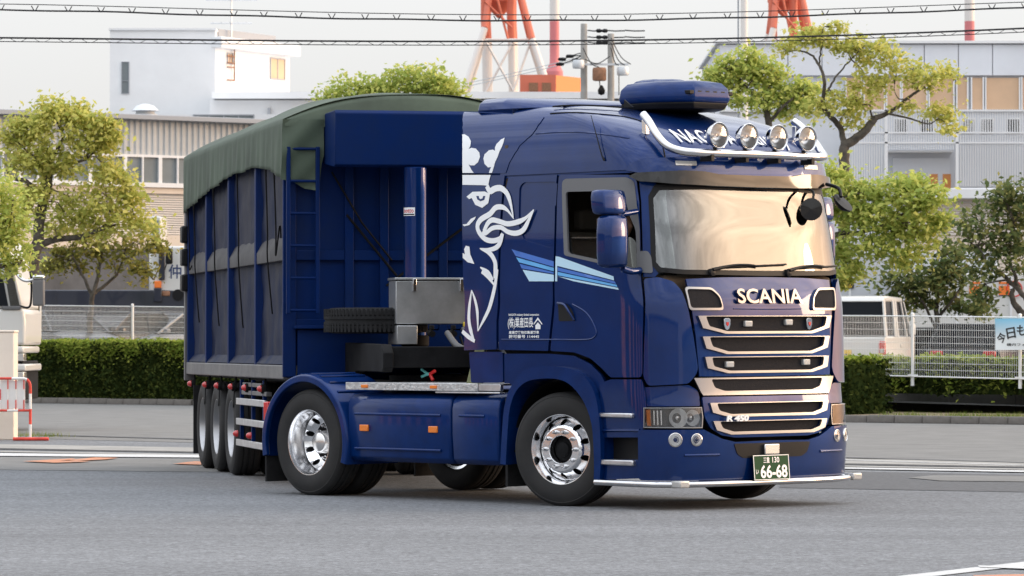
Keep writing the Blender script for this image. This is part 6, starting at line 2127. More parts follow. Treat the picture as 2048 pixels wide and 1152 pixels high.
# air-conditioner outdoor units behind the screen
for u0 in (1786, 1838, 1920, 1958, 2010):
    e = empty('outdoor_unit', parent=fb)
    fbox('casing', I4, xat(u0, Y), xat(u0 + 26, Y), -.75, -.4, zat(270, Y), zat(238, Y), 'frame_white', e, .02)
    for j in range(5):
        fbox('louvre', I4, xat(u0 + 2 + j * 4.6, Y), xat(u0 + 4.6 + j * 4.6, Y), -.765, -.75, zat(267, Y), zat(241, Y), 'window_dark', e)
bars = MB()
for k in range(150):
    u = 1684 + k * 4.9
    if u > 2260:
        break
    lo = 302 if 1768 < u < 1905 else 375
    bars.box(xat(u, Y), xat(u + 1.9, Y), -1.15, -1.08, zat(lo, Y), zat(222, Y), I4)
tag(bars.build('screen_bars', 'frame_white', fb, 0), kind='stuff')
for v in (224, 268, 288):
    fbox('screen_rail', I4, xat(1684, Y), xb, -1.2, -1.16, zat(v + 2, Y), zat(v - 1, Y), 'frame_white', fb)
for u in (1764, 1905, 2100):
    fbox('screen_post', I4, xat(u, Y), xat(u + 6, Y), -1.2, -1.02, zat(400, Y), zat(222, Y), 'frame_white', fb)
pr = empty('entrance', parent=fb)
fbox('surround', I4, xat(1770, Y), xat(1904, Y), -.6, .15, zat(306, Y), zat(302, Y), 'frame_white', pr)
fbox('door', I4, xat(1786, Y), xat(1900, Y), .02, .155, zat(400, Y), zat(316, Y), 'wall_panel', pr)
for a in (1800, 1826, 1860, 1886):
    fbox('door_pane', I4, xat(a, Y), xat(a + 16, Y), -.02, .02, zat(392, Y), zat(348, Y), 'blind_orange', pr)
# white annex roof and slatted wall in front of it
Y2 = 128
an = empty('slatted_shed'); tag(an, 'low white shed with peach slatted wall below the grey factory', 'building')
I5 = Matrix.Translation((0, Y2, 0))
fbox('roof', I5, xat(1840, Y2), xat(2300, Y2), -.3, 8, zat(398, Y2), zat(377, Y2), 'wall_white', an, .03)
fbox('wall', I5, xat(1850, Y2), xat(2300, Y2), .2, 7.5, 0, zat(398, Y2), 'clad_pink', an)
sl = MB()
z = zat(402, Y2)
while z > zat(470, Y2):
    sl.loft([[I5 @ Vector((x_, a, z + b)) for a, b in ((.2, .0), (.155, -.05), (.16, -.06), (.2, -.03))] for x_ in (xat(1850, Y2), xat(2300, Y2))])
    z -= .085
tag(sl.build('wall_slats', 'slat_white', an, 35), kind='stuff')

# ------------------------------------------------------------------ towers, stacks, poles, cables
def lattice_tower(label, uc, Y, s, vtop):
    e = empty('lattice_tower'); tag(e, label, 'tower', 'red and white lattice towers')
    def pt(du, v, dy=0.0):
        p = at(uc + du * s, v, Y); p.y += dy; return p
    def leg(path, r):
        for (a, b) in zip(path, path[1:]):
            pa, pb = pt(*a), pt(*b)
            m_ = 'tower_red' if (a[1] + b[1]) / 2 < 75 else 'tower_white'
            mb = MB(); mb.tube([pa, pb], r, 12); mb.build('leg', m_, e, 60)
    r = .50 * Y / 600
    for dy in (-6, 6):
        leg([(-20, vtop, dy * .4), (-36, 62, dy), (-64, 150, dy * 1.2), (-78, 192, dy * 1.3), (-130, 400, dy * 1.6)], r)
        leg([(22, vtop, dy * .4), (58, 84, dy), (84, 165, dy * 1.2), (94, 192, dy * 1.3), (140, 400, dy * 1.6)], r)
    for du, dy in ((-36, -3), (16, -3), (-30, 3), (22, 3)):
        leg([(du, vtop, dy), (du, 40, dy), (du + 2, 80, dy), (du + 4, 200, dy), (du + 6, 400, dy)], r * 1.25 if dy < 0 else r * .8)
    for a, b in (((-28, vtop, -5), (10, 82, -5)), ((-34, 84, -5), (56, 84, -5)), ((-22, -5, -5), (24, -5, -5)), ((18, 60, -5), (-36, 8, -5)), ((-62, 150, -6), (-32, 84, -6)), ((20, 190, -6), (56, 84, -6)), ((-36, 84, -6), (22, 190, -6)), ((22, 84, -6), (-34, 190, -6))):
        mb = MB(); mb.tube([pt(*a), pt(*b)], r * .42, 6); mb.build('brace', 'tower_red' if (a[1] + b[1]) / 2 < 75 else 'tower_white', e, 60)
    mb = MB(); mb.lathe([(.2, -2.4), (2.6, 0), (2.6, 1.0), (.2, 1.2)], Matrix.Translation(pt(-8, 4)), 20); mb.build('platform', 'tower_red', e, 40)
    return e


lattice_tower('red and white lattice tower rising above the annex, left of the utility poles', 1006, 600, 1.0, -60)
lattice_tower('red and white lattice tower behind the sparse autumn tree', 1572, 690, .80, -60)
def stack(label, u, Y, wpx, vb, split, flare=False):
    e = empty('chimney_stack'); tag(e, label, 'chimney', 'tall striped chimneys')
    r = wpx / 2 * Y / FX
    p = at(u, split, Y)
    mb = MB(); mb.tube([p, at(u, -70, Y)], r, 24); mb.build('white_section', 'tower_white', e, 60)
    q = at(u, vb, Y)
    rr = [r, r, r * 1.0, r * 1.8] if flare else [r, r, r, r]
    mb = MB(); mb.tube([p, p + (q - p) * .5, p + (q - p) * .82, q], rr, 24); mb.tube([q, Vector((q.x, q.y, -1))], rr[-1], 24); mb.build('red_section', 'stack_pink', e, 60)
    return e
stack('tall chimney with white top and flared pink foot, beside the red lattice tower', 1109, 640, 19, 143, 42, True)
stack('tall white and pink chimney above the right end of the grey factory', 1940, 640, 20, 130, 42)
rb_ = empty('red_plant_building'); tag(rb_, 'orange-red plant building at the foot of the flared chimney', 'building')
Yr = 560
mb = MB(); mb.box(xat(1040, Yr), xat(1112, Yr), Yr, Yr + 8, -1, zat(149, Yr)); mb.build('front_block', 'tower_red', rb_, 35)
p0, p1 = (xat(1112, Yr), Yr), (xat(1167, Yr), Yr + 6)
facade_box('side_block', p0, p1, -1, zat(150, Yr), 6, 'orange_plastic', rb_)
for u in (1058, 1084):
    fbox('panel', Matrix.Identity(4), xat(u, Yr), xat(u + 18, Yr), Yr - .15, Yr, zat(182, Yr), zat(165, Yr), 'rust_brown', rb_)

def pole(label, u, vt, Y):
    e = empty('utility_pole'); tag(e, label, 'pole', 'utility poles')
    t = at(u, vt, Y)
    mb = MB(); mb.tube([(t.x, Y, -.5), t], [.19, .14], 14); mb.build('shaft', 'pole_concrete', e, 60)
    return e, t
Yp = 172
e1, t1 = pole('taller left utility pole with insulators, above the cab roof', 1168, 47, Yp)
e2, t2 = pole('right utility pole carrying a rusty transformer and a cross-arm', 1222, 67, Yp)
k_ = Yp / FX
for v in (60, 73, 84):
    mb = MB(); mb.tube([at(1170, v - 2, Yp), at(1176, v, Yp)], .05, 6); mb.build('arm', 'steel_pale', e1, 60)
    mb = MB(); mb.lathe([(.02, -.26), (.08, -.22), (.09, -.1), (.05, 0), (.09, .1), (.08, .22), (.02, .26)], basis(at(1204, v + 1, Yp), (0, 1, 0), (0, 0, 1)), 12); mb.build('insulator', 'black_plastic', e1, 60)
    for u0, u1 in ((1176, 1198), (1210, 1250), (1250, 1290)):
        mb = MB(); mb.tube([at(u0, v, Yp), at((u0 + u1) / 2, v + 1.5, Yp), at(u1, v + 1, Yp)], .03, 5); mb.build('lead', 'cable', e1, 60)
for (u, v) in ((1124, 118), (1140, 112), (1152, 120), (1120, 128)):
    mb = MB(); mb.lathe([(.02, -.18), (.07, -.14), (.08, 0), (.07, .14), (.02, .18)], basis(at(u, v, Yp), (0, 1, 0), (0, 0, 1)), 12); mb.build('insulator', 'black_plastic', e1, 60)
    mb = MB(); mb.tube([at(u, v, Yp), at(u + 20, v - 6, Yp), at(1166, 110, Yp)], .025, 5); mb.build('lead', 'cable', e1, 60)
def can(u, v, w_, h_, m, parent, name):
    p = at(u, v, Yp - .5)
    mb = MB(); mb.lathe([(.001, -h_ / 2), (w_ * .9, -h_ / 2), (w_, -h_ / 2 + .06), (w_, h_ / 2 - .1), (w_ * .9, h_ / 2), (.001, h_ / 2)], Matrix.Translation(p), 18); mb.build(name, m, parent, 40)
can(1199, 148, .30, .56, 'rust_brown', e2, 'transformer')
can(1246, 142, .26, .36, 'steel_pale', e2, 'switch_box')
can(1157, 128, .26, .36, 'steel_pale', e1, 'switch_box')
mb = MB(); mb.box(t2.x - 1.25, t2.x + .75, Yp - .25, Yp - .15, zat(131, Yp), zat(127, Yp)); mb.build('cross_arm', 'steel_pale', e2, 35)
mb = MB(); mb.lathe([(.02, -.22), (.14, -.16), (.16, 0), (.07, .18), (.02, .22)], Matrix.Translation(at(1203, 180, Yp)), 12); mb.build('joint_box', 'black_plastic', e2, 60)
for (u0, v0, u1, v1) in ((1222, 95, 1238, 130), (1222, 75, 1262, 128), (1238, 150, 1238, 190), (1199, 160, 1203, 175), (1166, 95, 1199, 134), (1222, 84, 1250, 130), (1170, 118, 1220, 112)):
    a, b = at(u0, v0, Yp - .3), at(u1, v1, Yp - .3)
    mb = MB(); mb.tube(spline([a, (a + b) / 2 - Vector((0, 0, .25)), b], 5), .022, 5); mb.build('lead', 'cable', e2, 60)
# thin service lines falling away to the left of the poles
svc = empty('service_line'); tag(svc, 'thin service lines falling from the left utility pole towards the trees', 'cable')
for v0, v1 in ((112, 168), (118, 174)):
    mb = MB(); mb.tube(spline([at(1166, v0, Yp), at(1060, (v0 + v1) / 2 - 2, Yp + 3), at(925, v1, Yp + 6)], 6), .018, 5); mb.build('wire', 'steel_pale', svc, 60)

mast = empty('floodlight_mast'); tag(mast, 'slim pale mast with a sunlit side standing behind the round-headed tree', 'mast')
mb = MB(); mb.tube([(xat(1489, 140), 140, 0), at(1489, -60, 140)], [.16, .12], 14); mb.build('pole', 'tower_white', mast, 60)
mb = MB(); mb.tube([(xat(1477, 140), 140.2, 0), at(1477, -60, 140)], .03, 6); mb.build('conduit', 'roof_grey', mast, 60)
mast.location = (0, 0, 0)

Yc = 60


def span(us, vs_, n=90):
    uu = np.linspace(-160, 2210, n)
    vv = np.polyval(np.polyfit(us, vs_, 4), uu)
    return uu, vv


u_s = [0, 180, 680, 1100, 1320, 1380, 1700, 2048]
uu, vv = span(u_s, [19, 22, 36.5, 40, 38.5, 36.5, 28, 15])
uc = empty('overhead_cable'); tag(uc, 'upper overhead cable with V-shaped hangers crossing the sky', 'cable', 'overhead cables')
mb = MB(); mb.tube([at(u, v + .8 * math.sin(u / 47), Yc) for u, v in zip(uu, vv)], .014, 6); mb.build('main_cable', 'cable', uc, 60)
mb = MB(); mb.tube([at(u, v - 11.5, Yc) for u, v in zip(uu, vv)], .007, 5); mb.build('messenger_wire', 'cable', uc, 60)
for k in range(34):
    u = -130 + k * 66 + random.uniform(-3, 3)
    v = float(np.interp(u, uu, vv))
    mb = MB(); mb.tube([at(u - 7, v - 9, Yc), at(u - 1.5, v + .5, Yc), at(u + 1.5, v + .5, Yc), at(u + 7, v - 9.5, Yc)], .008, 5); mb.build('hanger', 'cable', uc, 60)
uu, vv = span(u_s, [75, 77, 81.5, 82, 79, 77, 70, 56])
lc = empty('overhead_cable'); tag(lc, 'lower overhead cable wound with a spiral wire crossing the sky', 'cable', 'overhead cables')
mb = MB(); mb.tube([at(u, v, Yc) for u, v in zip(uu, vv)], .015, 6); mb.build('main_cable', 'cable', lc, 60)
mb = MB(); mb.tube([at(u, v + 7.5, Yc) for u, v in zip(uu, vv)], .007, 5); mb.build('messenger_wire', 'cable', lc, 60)
un_ = np.linspace(-160, 2210, 620)
mb = MB(); mb.tube([at(u, float(np.interp(u, uu, vv)) + 3.6 - 4.4 * math.sin(u / 7.6), Yc + .02 * math.cos(u / 7.6)) for u in un_], .004, 4); mb.build('spiral_wire', 'cable', lc, 60)

# ------------------------------------------------------------------ gate pillar and barrier at the left
gp = empty('gate_pillar'); tag(gp, 'smooth cream-coloured gate pillar at the left edge', 'pillar')
Yg = 60.0
mb = MB(); mb.box(xat(-120, Yg), xat(28, Yg), Yg, Yg + .5, 0, zat(665, Yg)); mb.build('pillar_body', 'pillar_cream', gp, 35, .015)
mb = MB(); mb.box(xat(-122, Yg), xat(29.5, Yg), Yg - .012, Yg + .512, zat(665, Yg) + .002, zat(663, Yg) + .02); mb.build('pillar_cap', 'pillar_cream', gp, 35, .01)
br = empty('barrier'); tag(br, 'red and white striped tubular barrier standing in front of the cream pillar', 'barrier')
Yb = 59.3


def striped(path, r, seg_len, start=0):
    """tube cut into alternating red and white bands"""
    P = [Vector(p) for p in path]
    Ls = [0]
    for a, b in zip(P, P[1:]):
        Ls.append(Ls[-1] + (b - a).length)
    def pos(d):
        for i in range(len(P) - 1):
            if d <= Ls[i + 1] + 1e-9:
                return P[i] + (P[i + 1] - P[i]) * ((d - Ls[i]) / (Ls[i + 1] - Ls[i]))
        return P[-1]
    n = max(1, round(Ls[-1] / seg_len))
    for k in range(n):
        a, b = Ls[-1] * k / n, Ls[-1] * (k + 1) / n
        ds = [a] + [l for l in Ls if a + 1e-4 < l < b - 1e-4] + [b]
        mb = MB(); mb.tube([pos(d) for d in ds], r, 10)
        red = (k + start) % 2 == 0
        mb.build('red_band' if red else 'white_band', 'barrier_red' if red else 'white_paint', br, 60)


mat('barrier_red', (.62, .05, .03), .5, noise=(6, .25))
topz, lowz = zat(757, Yb), zat(821, Yb)
xr = xat(61, Yb)
corner_ = [(xr - .10, Yb, topz), (xr - .045, Yb, topz - .018), (xr - .012, Yb, topz - .06), (xr, Yb, topz - .12)]
striped([(xat(-160, Yb), Yb, topz)] + corner_ + [(xr, Yb, .02)], .021, .235, 1)
striped([(xat(-160, Yb), Yb, lowz), (xr - .02, Yb, lowz)], .018, .17, 1)
for u in (48, 32, 16, 1, -15, -31, -47):
    striped([(xat(u, Yb), Yb, lowz), (xat(u, Yb), Yb, topz)], .009, .14, u % 2)
mb = MB(); mb.tube([(xat(27, Yb), Yb - .02, .03), (xat(98, Yb), Yb - .02, .03)], .026, 8); mb.build('foot_bar', 'barrier_red', br, 60)
mb = MB(); mb.box(xat(-60, Yb), xat(50, Yb), Yb + .03, Yb + .045, lowz + .03, topz - .03); mb.build('sign_board', 'white_paint', br, 35)

# ------------------------------------------------------------------ vehicles in the yard and beside the gate
def rings_loft(name, rings, m, parent, bevel=.0, sm=45):
    mb = MB(); mb.loft(rings); return mb.build(name, m, parent, sm, bevel)


def car(label, loc, rz, m, L=4.4, W=1.74, H=1.42, hood=1.15, boot=.85, group='cars parked in the yard', name='parked_car', lamp=True):
    """x forward; lofted body, glasshouse, glass, lamps, wheels"""
    e = empty(name, (loc[0], loc[1], loc[2] + .22), rz)
    tag(e, label, 'car', group)
    hw = W / 2
    st = [(-L / 2, .42, .62, .80), (-L / 2 + .12, .24, .86, .93), (-L / 2 + boot, .20, .93, 1.0), (0, .20, .92, 1.0), (L / 2 - hood, .20, .90, 1.0), (L / 2 - .35, .22, .76, .95), (L / 2 - .08, .28, .66, .86), (L / 2, .40, .56, .72)]
    rings = []
    for x, z0, z1, k in st:
        w_ = hw * k
        rings.append([Vector((x, y, z)) for y, z in ((-w_ * .88, z0), (-w_, z0 + .12), (-w_, z1 - .14), (-w_ * .94, z1 - .04), (-w_ * .6, z1), (w_ * .6, z1), (w_ * .94, z1 - .04), (w_, z1 - .14), (w_, z0 + .12), (w_ * .88, z0))])
    rings_loft('body', rings, m, e, .02)
    xa_, xb_ = -L / 2 + boot * .45, L / 2 - hood * .95
    ra, rb2 = -L / 2 + boot * 1.3, L / 2 - hood * 1.75
    def gl(x, z, k):
        w_ = hw * k
        return [Vector((x, y, zz)) for y, zz in ((-w_, z - .03), (-w_ * .8, z), (w_ * .8, z), (w_, z - .03))]
    mb = MB()
    lo = [Vector(p) for p in ((xa_, -hw * .90, .90), (xb_, -hw * .90, .88), (xb_, hw * .90, .88), (xa_, hw * .90, .90))]
    hi = [Vector(p) for p in ((ra, -hw * .70, H - .03), (rb2, -hw * .70, H - .03), (rb2, hw * .70, H - .03), (ra, hw * .70, H - .03))]
    mb.loft([lo, hi]); mb.build('glasshouse', 'window_dark', e, 35, .02)
    mb = MB(); mb.loft([[p + Vector((0, 0, .0)) for p in hi], [Vector((p.x * .92, p.y * .9, H)) for p in hi]]); mb.build('roof', m, e, 35, .03)
    for sgn in (-1, 1):
        for x0, x1 in ((lo[0], hi[0]), (lo[1], hi[1]), ((lo[0] + lo[1]) / 2, (hi[0] + hi[1]) / 2)):
            a, b = x0.copy(), x1.copy()
            a.y, b.y = sgn * abs(a.y) * 1.005, sgn * abs(b.y) * 1.005
            mb = MB(); mb.tube([a, b], .035, 6); mb.build('pillar', m, e, 60)
        mb = MB(); mb.box(L / 2 - .25, L / 2 - .03, sgn * hw * .62 - .16, sgn * hw * .62 + .16, .56, .68); mb.build('headlight', 'clear_lamp', e, 35, .03)
        mb = MB(); mb.box(-L / 2 - .005, -L / 2 + .16, sgn * hw * .66 - .14, sgn * hw * .66 + .14, .66, .82); mb.build('tail_light', 'red_lens', e, 35, .03)
        mb = MB(); mb.box(xb_ - .25, xb_ - .10, sgn * (hw + .02), sgn * (hw + .17), .90, 1.02); mb.build('door_mirror', m, e, 35, .03)
        for x in (L / 2 - .85, -L / 2 + .80):
            w_ = empty('wheel', parent=e)
            mx = Matrix.Translation((x, sgn * (hw - .09), .31)) @ (basis((0, 0, 0), (1, 0, 0), (0, 0, 1)) if sgn < 0 else basis((0, 0, 0), (-1, 0, 0), (0, 0, 1)))
            mb = MB(); mb.lathe([(.20, .09), (.29, .10), (.31, .07), (.31, -.09), (.20, -.09)], mx, 24); mb.build('tyre', 'rubber', w_, 40)
            mb = MB(); mb.lathe([(.001, .085), (.06, .08), (.17, .07), (.205, .088)], mx, 24); mb.build('rim', 'aluminium', w_, 40)
    mb = MB(); mb.box(L / 2 - .02, L / 2 + .012, -.17, .17, .40, .50); mb.build('number_plate', 'banner_white', e, 35)
    return e


def lot_at(u, Y):
    x = xat(u, Y)
    return (x, Y, zlot(x) - .49)


car('grey saloon car nose-on behind the left fence, nearest the big tree', lot_at(125, 104), R(-60), 'car_grey')
car('dark saloon car in the middle behind the left fence', lot_at(235, 105), R(-125), 'car_black')
car('silver car behind the left fence, beside the trailer', lot_at(350, 106), R(-140), 'car_silver')
car('dark hatchback with red tail lamps beside the banner on the right fence', lot_at(1950, 88), R(75), 'car_black', L=3.7, boot=.5, hood=.9)

# small white van seen from the rear quarter
def kei_van():
    e = empty('small_van', (*lot_at(1732, 84)[:2], lot_at(1732, 84)[2] + .27), R(74))
    tag(e, 'small white van with a yellow number plate behind the right fence', 'van')
    L, W, H = 3.35, 1.46, 1.86
    st = [(-L / 2, .40, 1.0, 1.00), (-L / 2 + .05, .25, 1.02, 1.0), (L / 2 - .45, .22, 1.02, 1.0), (L / 2 - .08, .28, .98, .97), (L / 2, .40, .80, .9)]
    rings_loft('body', [[Vector((x, y, z)) for y, z in ((-W / 2 * k * .95, z0), (-W / 2 * k, z0 + .15), (-W / 2 * k, z1), (W / 2 * k, z1), (W / 2 * k, z0 + .15), (W / 2 * k * .95, z0))] for x, z0, z1, k in st], 'van_white', e, .03)
    up_ = [(-L / 2 + .01, 1.025), (-L / 2 + .10, H - .10), (L / 2 - 1.0, H - .12), (L / 2 - .32, 1.025)]
    mb = MB(); mb.loft([[Vector((x, s * (W / 2 - .02 - .09 * (z - 1.0)), z)) for x, z in up_] for s in (-1, 1)]); mb.build('glasshouse', 'window_dark', e, 35, .02)
    mb = MB(); mb.loft([[Vector((x, y, z)) for x, z in ((-L / 2 + .06, H - .13), (-L / 2 + .16, H - .02), (-L / 2 + .5, H), (L / 2 - 1.15, H - .02), (L / 2 - .96, H - .12))] for y in (-W / 2 + .06, W / 2 - .06)]); mb.build('roof', 'van_white', e, 40, .04)
    for s in (-1, 1):
        for x, x2, w_ in ((-L / 2 + .05, -L / 2 + .14, .10), (-.55, -.52, .10), (-.30, -.27, .08), (.72, .35, .05), (L / 2 - .36, L / 2 - 1.02, .05)):
            mb = MB(); mb.loft([[Vector((xx + a, s * (W / 2 - .012 - .09 * (z - 1.0) + b), z)) for a, b in ((-w_, 0), (w_, 0), (w_, .03 * s * s), (-w_, .03))] for xx, z in ((x, 1.01), (x2, H - .10))]); mb.build('pillar', 'van_white', e, 35)
        mb = MB(); mb.box(-L / 2 - .02, -L / 2 + .10, s * (W / 2 - .07) - .07, s * (W / 2 - .07) + .07, .55, .92); mb.build('tail_light', 'red_lens', e, 35, .02)
        mb = MB(); mb.box(-L / 2 - .025, -L / 2 - .018, s * (W / 2 - .10) - .07, s * (W / 2 - .10) + .02, .68, .76); mb.build('reverse_light', 'clear_lamp', e, 35)
        mb = MB(); mb.box(.78, .92, s * (W / 2 + .02) - .0, s * (W / 2 + .17), 1.06, 1.28) if s > 0 else mb.box(.78, .92, s * (W / 2 + .17), s * (W / 2 + .02), 1.06, 1.28); mb.build('door_mirror', 'van_white', e, 35, .03)
        mb = MB(); mb.box(-.05, .17, s * (W / 2 + .012) - .012, s * (W / 2 + .012) + .012, .80, .86); mb.build('door_handle', 'van_white', e, 35, .008)
        for x in (-L / 2 + .62, L / 2 - .55):
            w_ = empty('wheel', parent=e)
            mx = Matrix.Translation((x, s * (W / 2 - .08), .22)) @ (basis((0, 0, 0), (1, 0, 0), (0, 0, 1)) if s < 0 else basis((0, 0, 0), (-1, 0, 0), (0, 0, 1)))
            mb = MB(); mb.lathe([(.17, .08), (.25, .085), (.27, .06), (.27, -.08)], mx, 20); mb.build('tyre', 'rubber', w_, 40)
            mb = MB(); mb.lathe([(.001, .07), (.15, .06), (.175, .08)], mx, 20); mb.build('rim', 'aluminium', w_, 40)
    mb = MB(); mb.box(-L / 2 - .03, -L / 2 + .1, -W / 2 + .02, W / 2 - .02, .30, .50); mb.build('rear_bumper', 'van_white', e, 35, .03)
    pe = empty('number_plate', parent=e)
    mb = MB(); mb.box(-L / 2 - .02, -L / 2 - .008, -.02, .31, .56, .74); mb.build('plate_sheet', 'plate_yellow', pe, 35)
    vm = basis((-L / 2 - .022, .145, .62), (0, -1, 0), (0, 0, 1))
    tv, tf = text_fit('71', .12, .08, bold=.02)
    link_mesh('plate_number', [vm @ Vector((v.x + .07, v.y, .003)) for v in tv], tf, 'text_black', pe, 0)
    return e


kei_van()


def lorry(label, u, Y, rz, Lb, Wb, zb0, zb1, m, name='parked_lorry', box=True, cabm='van_white', lift=0.0):
    x, y, z = lot_at(u, Y)
    e = empty(name, (x, y, z + .35 + lift), rz)
    tag(e, label, 'lorry', 'lorries parked in the yard')
    mb = MB(); mb.box(-Lb / 2, Lb / 2, -Wb / 2, Wb / 2, zb0, zb1); mb.build('load_box', m, e, 35, .03)
    for k in range(int(Lb / 1.2) + 1):
        for s in (-1, 1):
            xx = -Lb / 2 + .04 + k * (Lb - .08) / int(Lb / 1.2)
            mb = MB(); mb.box(xx - .03, xx + .03, s * (Wb / 2 + .015) - .015, s * (Wb / 2 + .015) + .015, zb0, zb1 - .02); mb.build('box_post', 'frame_white' if m != 'cab_navy' else 'cab_navy', e, 35)
    mb = MB(); mb.box(-Lb / 2, Lb / 2 + 1.6, -.5, .5, .6, zb0); mb.build('chassis', 'dark_chassis', e, 35)
    mb = MB(); mb.loft([[Vector((xx, yy, zz)) for yy, zz in ((-1.1, .5), (-1.12, 1.5), (-1.02, 2.35), (1.02, 2.35), (1.12, 1.5), (1.1, .5))] for xx in (Lb / 2 + .15, Lb / 2 + 1.75)]); mb.build('cab', cabm, e, 35, .08)
    mb = MB(); mb.box(Lb / 2 + 1.74, Lb / 2 + 1.77, -.95, .95, 1.50, 2.22); mb.build('windscreen', 'window_dark', e, 35, .02)
    for s in (-1, 1):
        mb = MB(); mb.box(Lb / 2 + .5, Lb / 2 + 1.5, s * 1.10 - .02, s * 1.10 + .0, 1.5, 2.1); mb.build('side_window', 'window_dark', e, 35)
        for xx in (-Lb / 2 + .8, Lb / 2 + 1.0):
            w_ = empty('wheel', parent=e)
            mx = Matrix.Translation((xx, s * (Wb / 2 - .15), .45)) @ (basis((0, 0, 0), (1, 0, 0), (0, 0, 1)) if s < 0 else basis((0, 0, 0), (-1, 0, 0), (0, 0, 1)))
            mb = MB(); mb.lathe([(.25, .11), (.42, .13), (.45, .09), (.45, -.12), (.25, -.12)], mx, 24); mb.build('tyre', 'rubber', w_, 40)
            mb = MB(); mb.lathe([(.001, .03), (.14, .03), (.26, .11)], mx, 24); mb.build('rim', 'aluminium', w_, 40)
        mb = MB(); mb.box(-Lb / 2 - .03, -Lb / 2, s * .85 - .16, s * .85 + .16, zb0 - .35, zb0 - .20); mb.build('tail_light', 'red_lens', e, 35)
    return e


lg = lorry('grey box lorry behind the white van, with a yellow and black sign', 1740, 98, 0, 6.0, 2.3, 1.1, 3.05, 'lorry_grey')
sgn = empty('hazard_sign', parent=lg)
lx = xat(1695, 97) - lg.location.x
mb = MB(); mb.box(lx - .14, lx + .14, -1.20, -1.185, zat(577, 97) - lg.location.z, zat(560, 97) - lg.location.z); mb.build('sign_sheet', 'text_black', sgn, 35)
tv, tf = text_fit('危', .19, .17, bold=.02)
zc_ = (zat(577, 97) + zat(560, 97)) / 2 - lg.location.z
link_mesh('sign_character', [Vector((lx + v.x, -1.205, zc_ + v.y)) for v in tv], tf, 'plate_yellow', sgn, 0)
lo2 = lorry('white box lorry with orange squares on its side, behind the right-edge tree', 2010, 96, 0, 5.2, 2.3, 1.25, 2.55, 'van_white', cabm='car_red')
for u in (1938, 1997):
    lx = xat(u + 10, 95) - lo2.location.x
    for v0, v1, m_ in ((572, 590, 'orange_plastic'), (564, 568, 'orange_plastic'), (590.5, 592, 'text_navy')):
        mb = MB(); mb.box(lx - .13, lx + .13, -1.172, -1.16, zat(v1, 95) - lo2.location.z, zat(v0, 95) - lo2.location.z); mb.build('side_mark', m_, lo2, 35)
lx = xat(2027, 95) - lo2.location.x
zc_ = zat(578, 95) - lo2.location.z
mb = MB(); mb.tube([(lx + .18 * math.cos(t), -1.18, zc_ + .18 * math.sin(t)) for t in np.linspace(0, 2 * PI, 25)], .015, 5); mb.build('ring_mark', 'outline_red', lo2, 60)

# white crane lorry cab behind the trailer's rear corner
cr = empty('crane_lorry', (*lot_at(352, 112)[:2], lot_at(352, 112)[2]), 0)
tag(cr, 'white lorry cab with dark blue lettering, just left of the trailer', 'lorry', 'lorries parked in the yard')
cx0 = cr.location
def cl(u, v, dy=0.0):
    p = at(u, v, 112 + dy)
    return Vector((p.x - cx0.x, dy, p.z - cx0.z))
def cbox(name, u0, u1, v0, v1, y0, y1, m, bev=.02, parent=cr):
    a, b = cl(u0, v1), cl(u1, v0)
    mb = MB(); mb.box(a.x, b.x, y0, y1, a.z, b.z); return mb.build(name, m, parent, 35, bev)
cbox('cab_body', 298, 420, 492, 585, 0, 2.0, 'van_white', .06)
cbox('windscreen', 305, 318, 440, 490, .02, 1.9, 'window_grey')
cbox('cab_upper', 300, 322, 432, 495, .05, 2.0, 'van_white', .05)
cbox('roof_rack', 318, 330, 500, 560, -.12, -.02, 'cab_navy')
cbox('orange_block', 309, 323, 562, 576, -.10, -.01, 'orange_plastic')
cbox('navy_panel', 308, 324, 576, 604, -.10, -.01, 'cab_navy')
cbox('lower_frame', 320, 420, 585, 612, .1, 1.9, 'rail_worn')
cbox('rust_block', 324, 340, 582, 592, -.05, .09, 'rust_brown')
mb = MB(); a = cl(356, 590); mb.lathe([(.001, .02), (.16, .02), (.16, -.02)], basis((a.x, -.02, a.z), (1, 0, 0), (0, 0, 1)), 18); mb.build('round_opening', 'black_plastic', cr, 40)
mb = MB(); a = cl(340, 513); mb.box(a.x - .10, a.x + .10, -.35, -.25, a.z - .22, a.z + .22); mb.build('mirror', 'black_plastic', cr, 35, .05)
mb = MB(); mb.tube([cl(330, 540) + Vector((0, -.2, 0)), cl(336, 525) + Vector((0, -.3, 0)), cl(340, 513) + Vector((0, -.3, 0))], .015, 6); mb.build('mirror_arm', 'black_plastic', cr, 60)
tv, tf = text_fit('仲', .36, .40, bold=.015)
a = cl(350, 543)
link_mesh('lettering', [Vector((a.x + v.x, -.006, a.z + v.y)) for v in tv], tf, 'text_navy', cr, 0)
# dark machinery row further back in the yard
dk = lorry('dark flatbed lorry parked far back between the trees on the left', 200, 113, R(4), 7.4, 2.3, .9, 1.95, 'cab_navy', cabm='cab_navy')

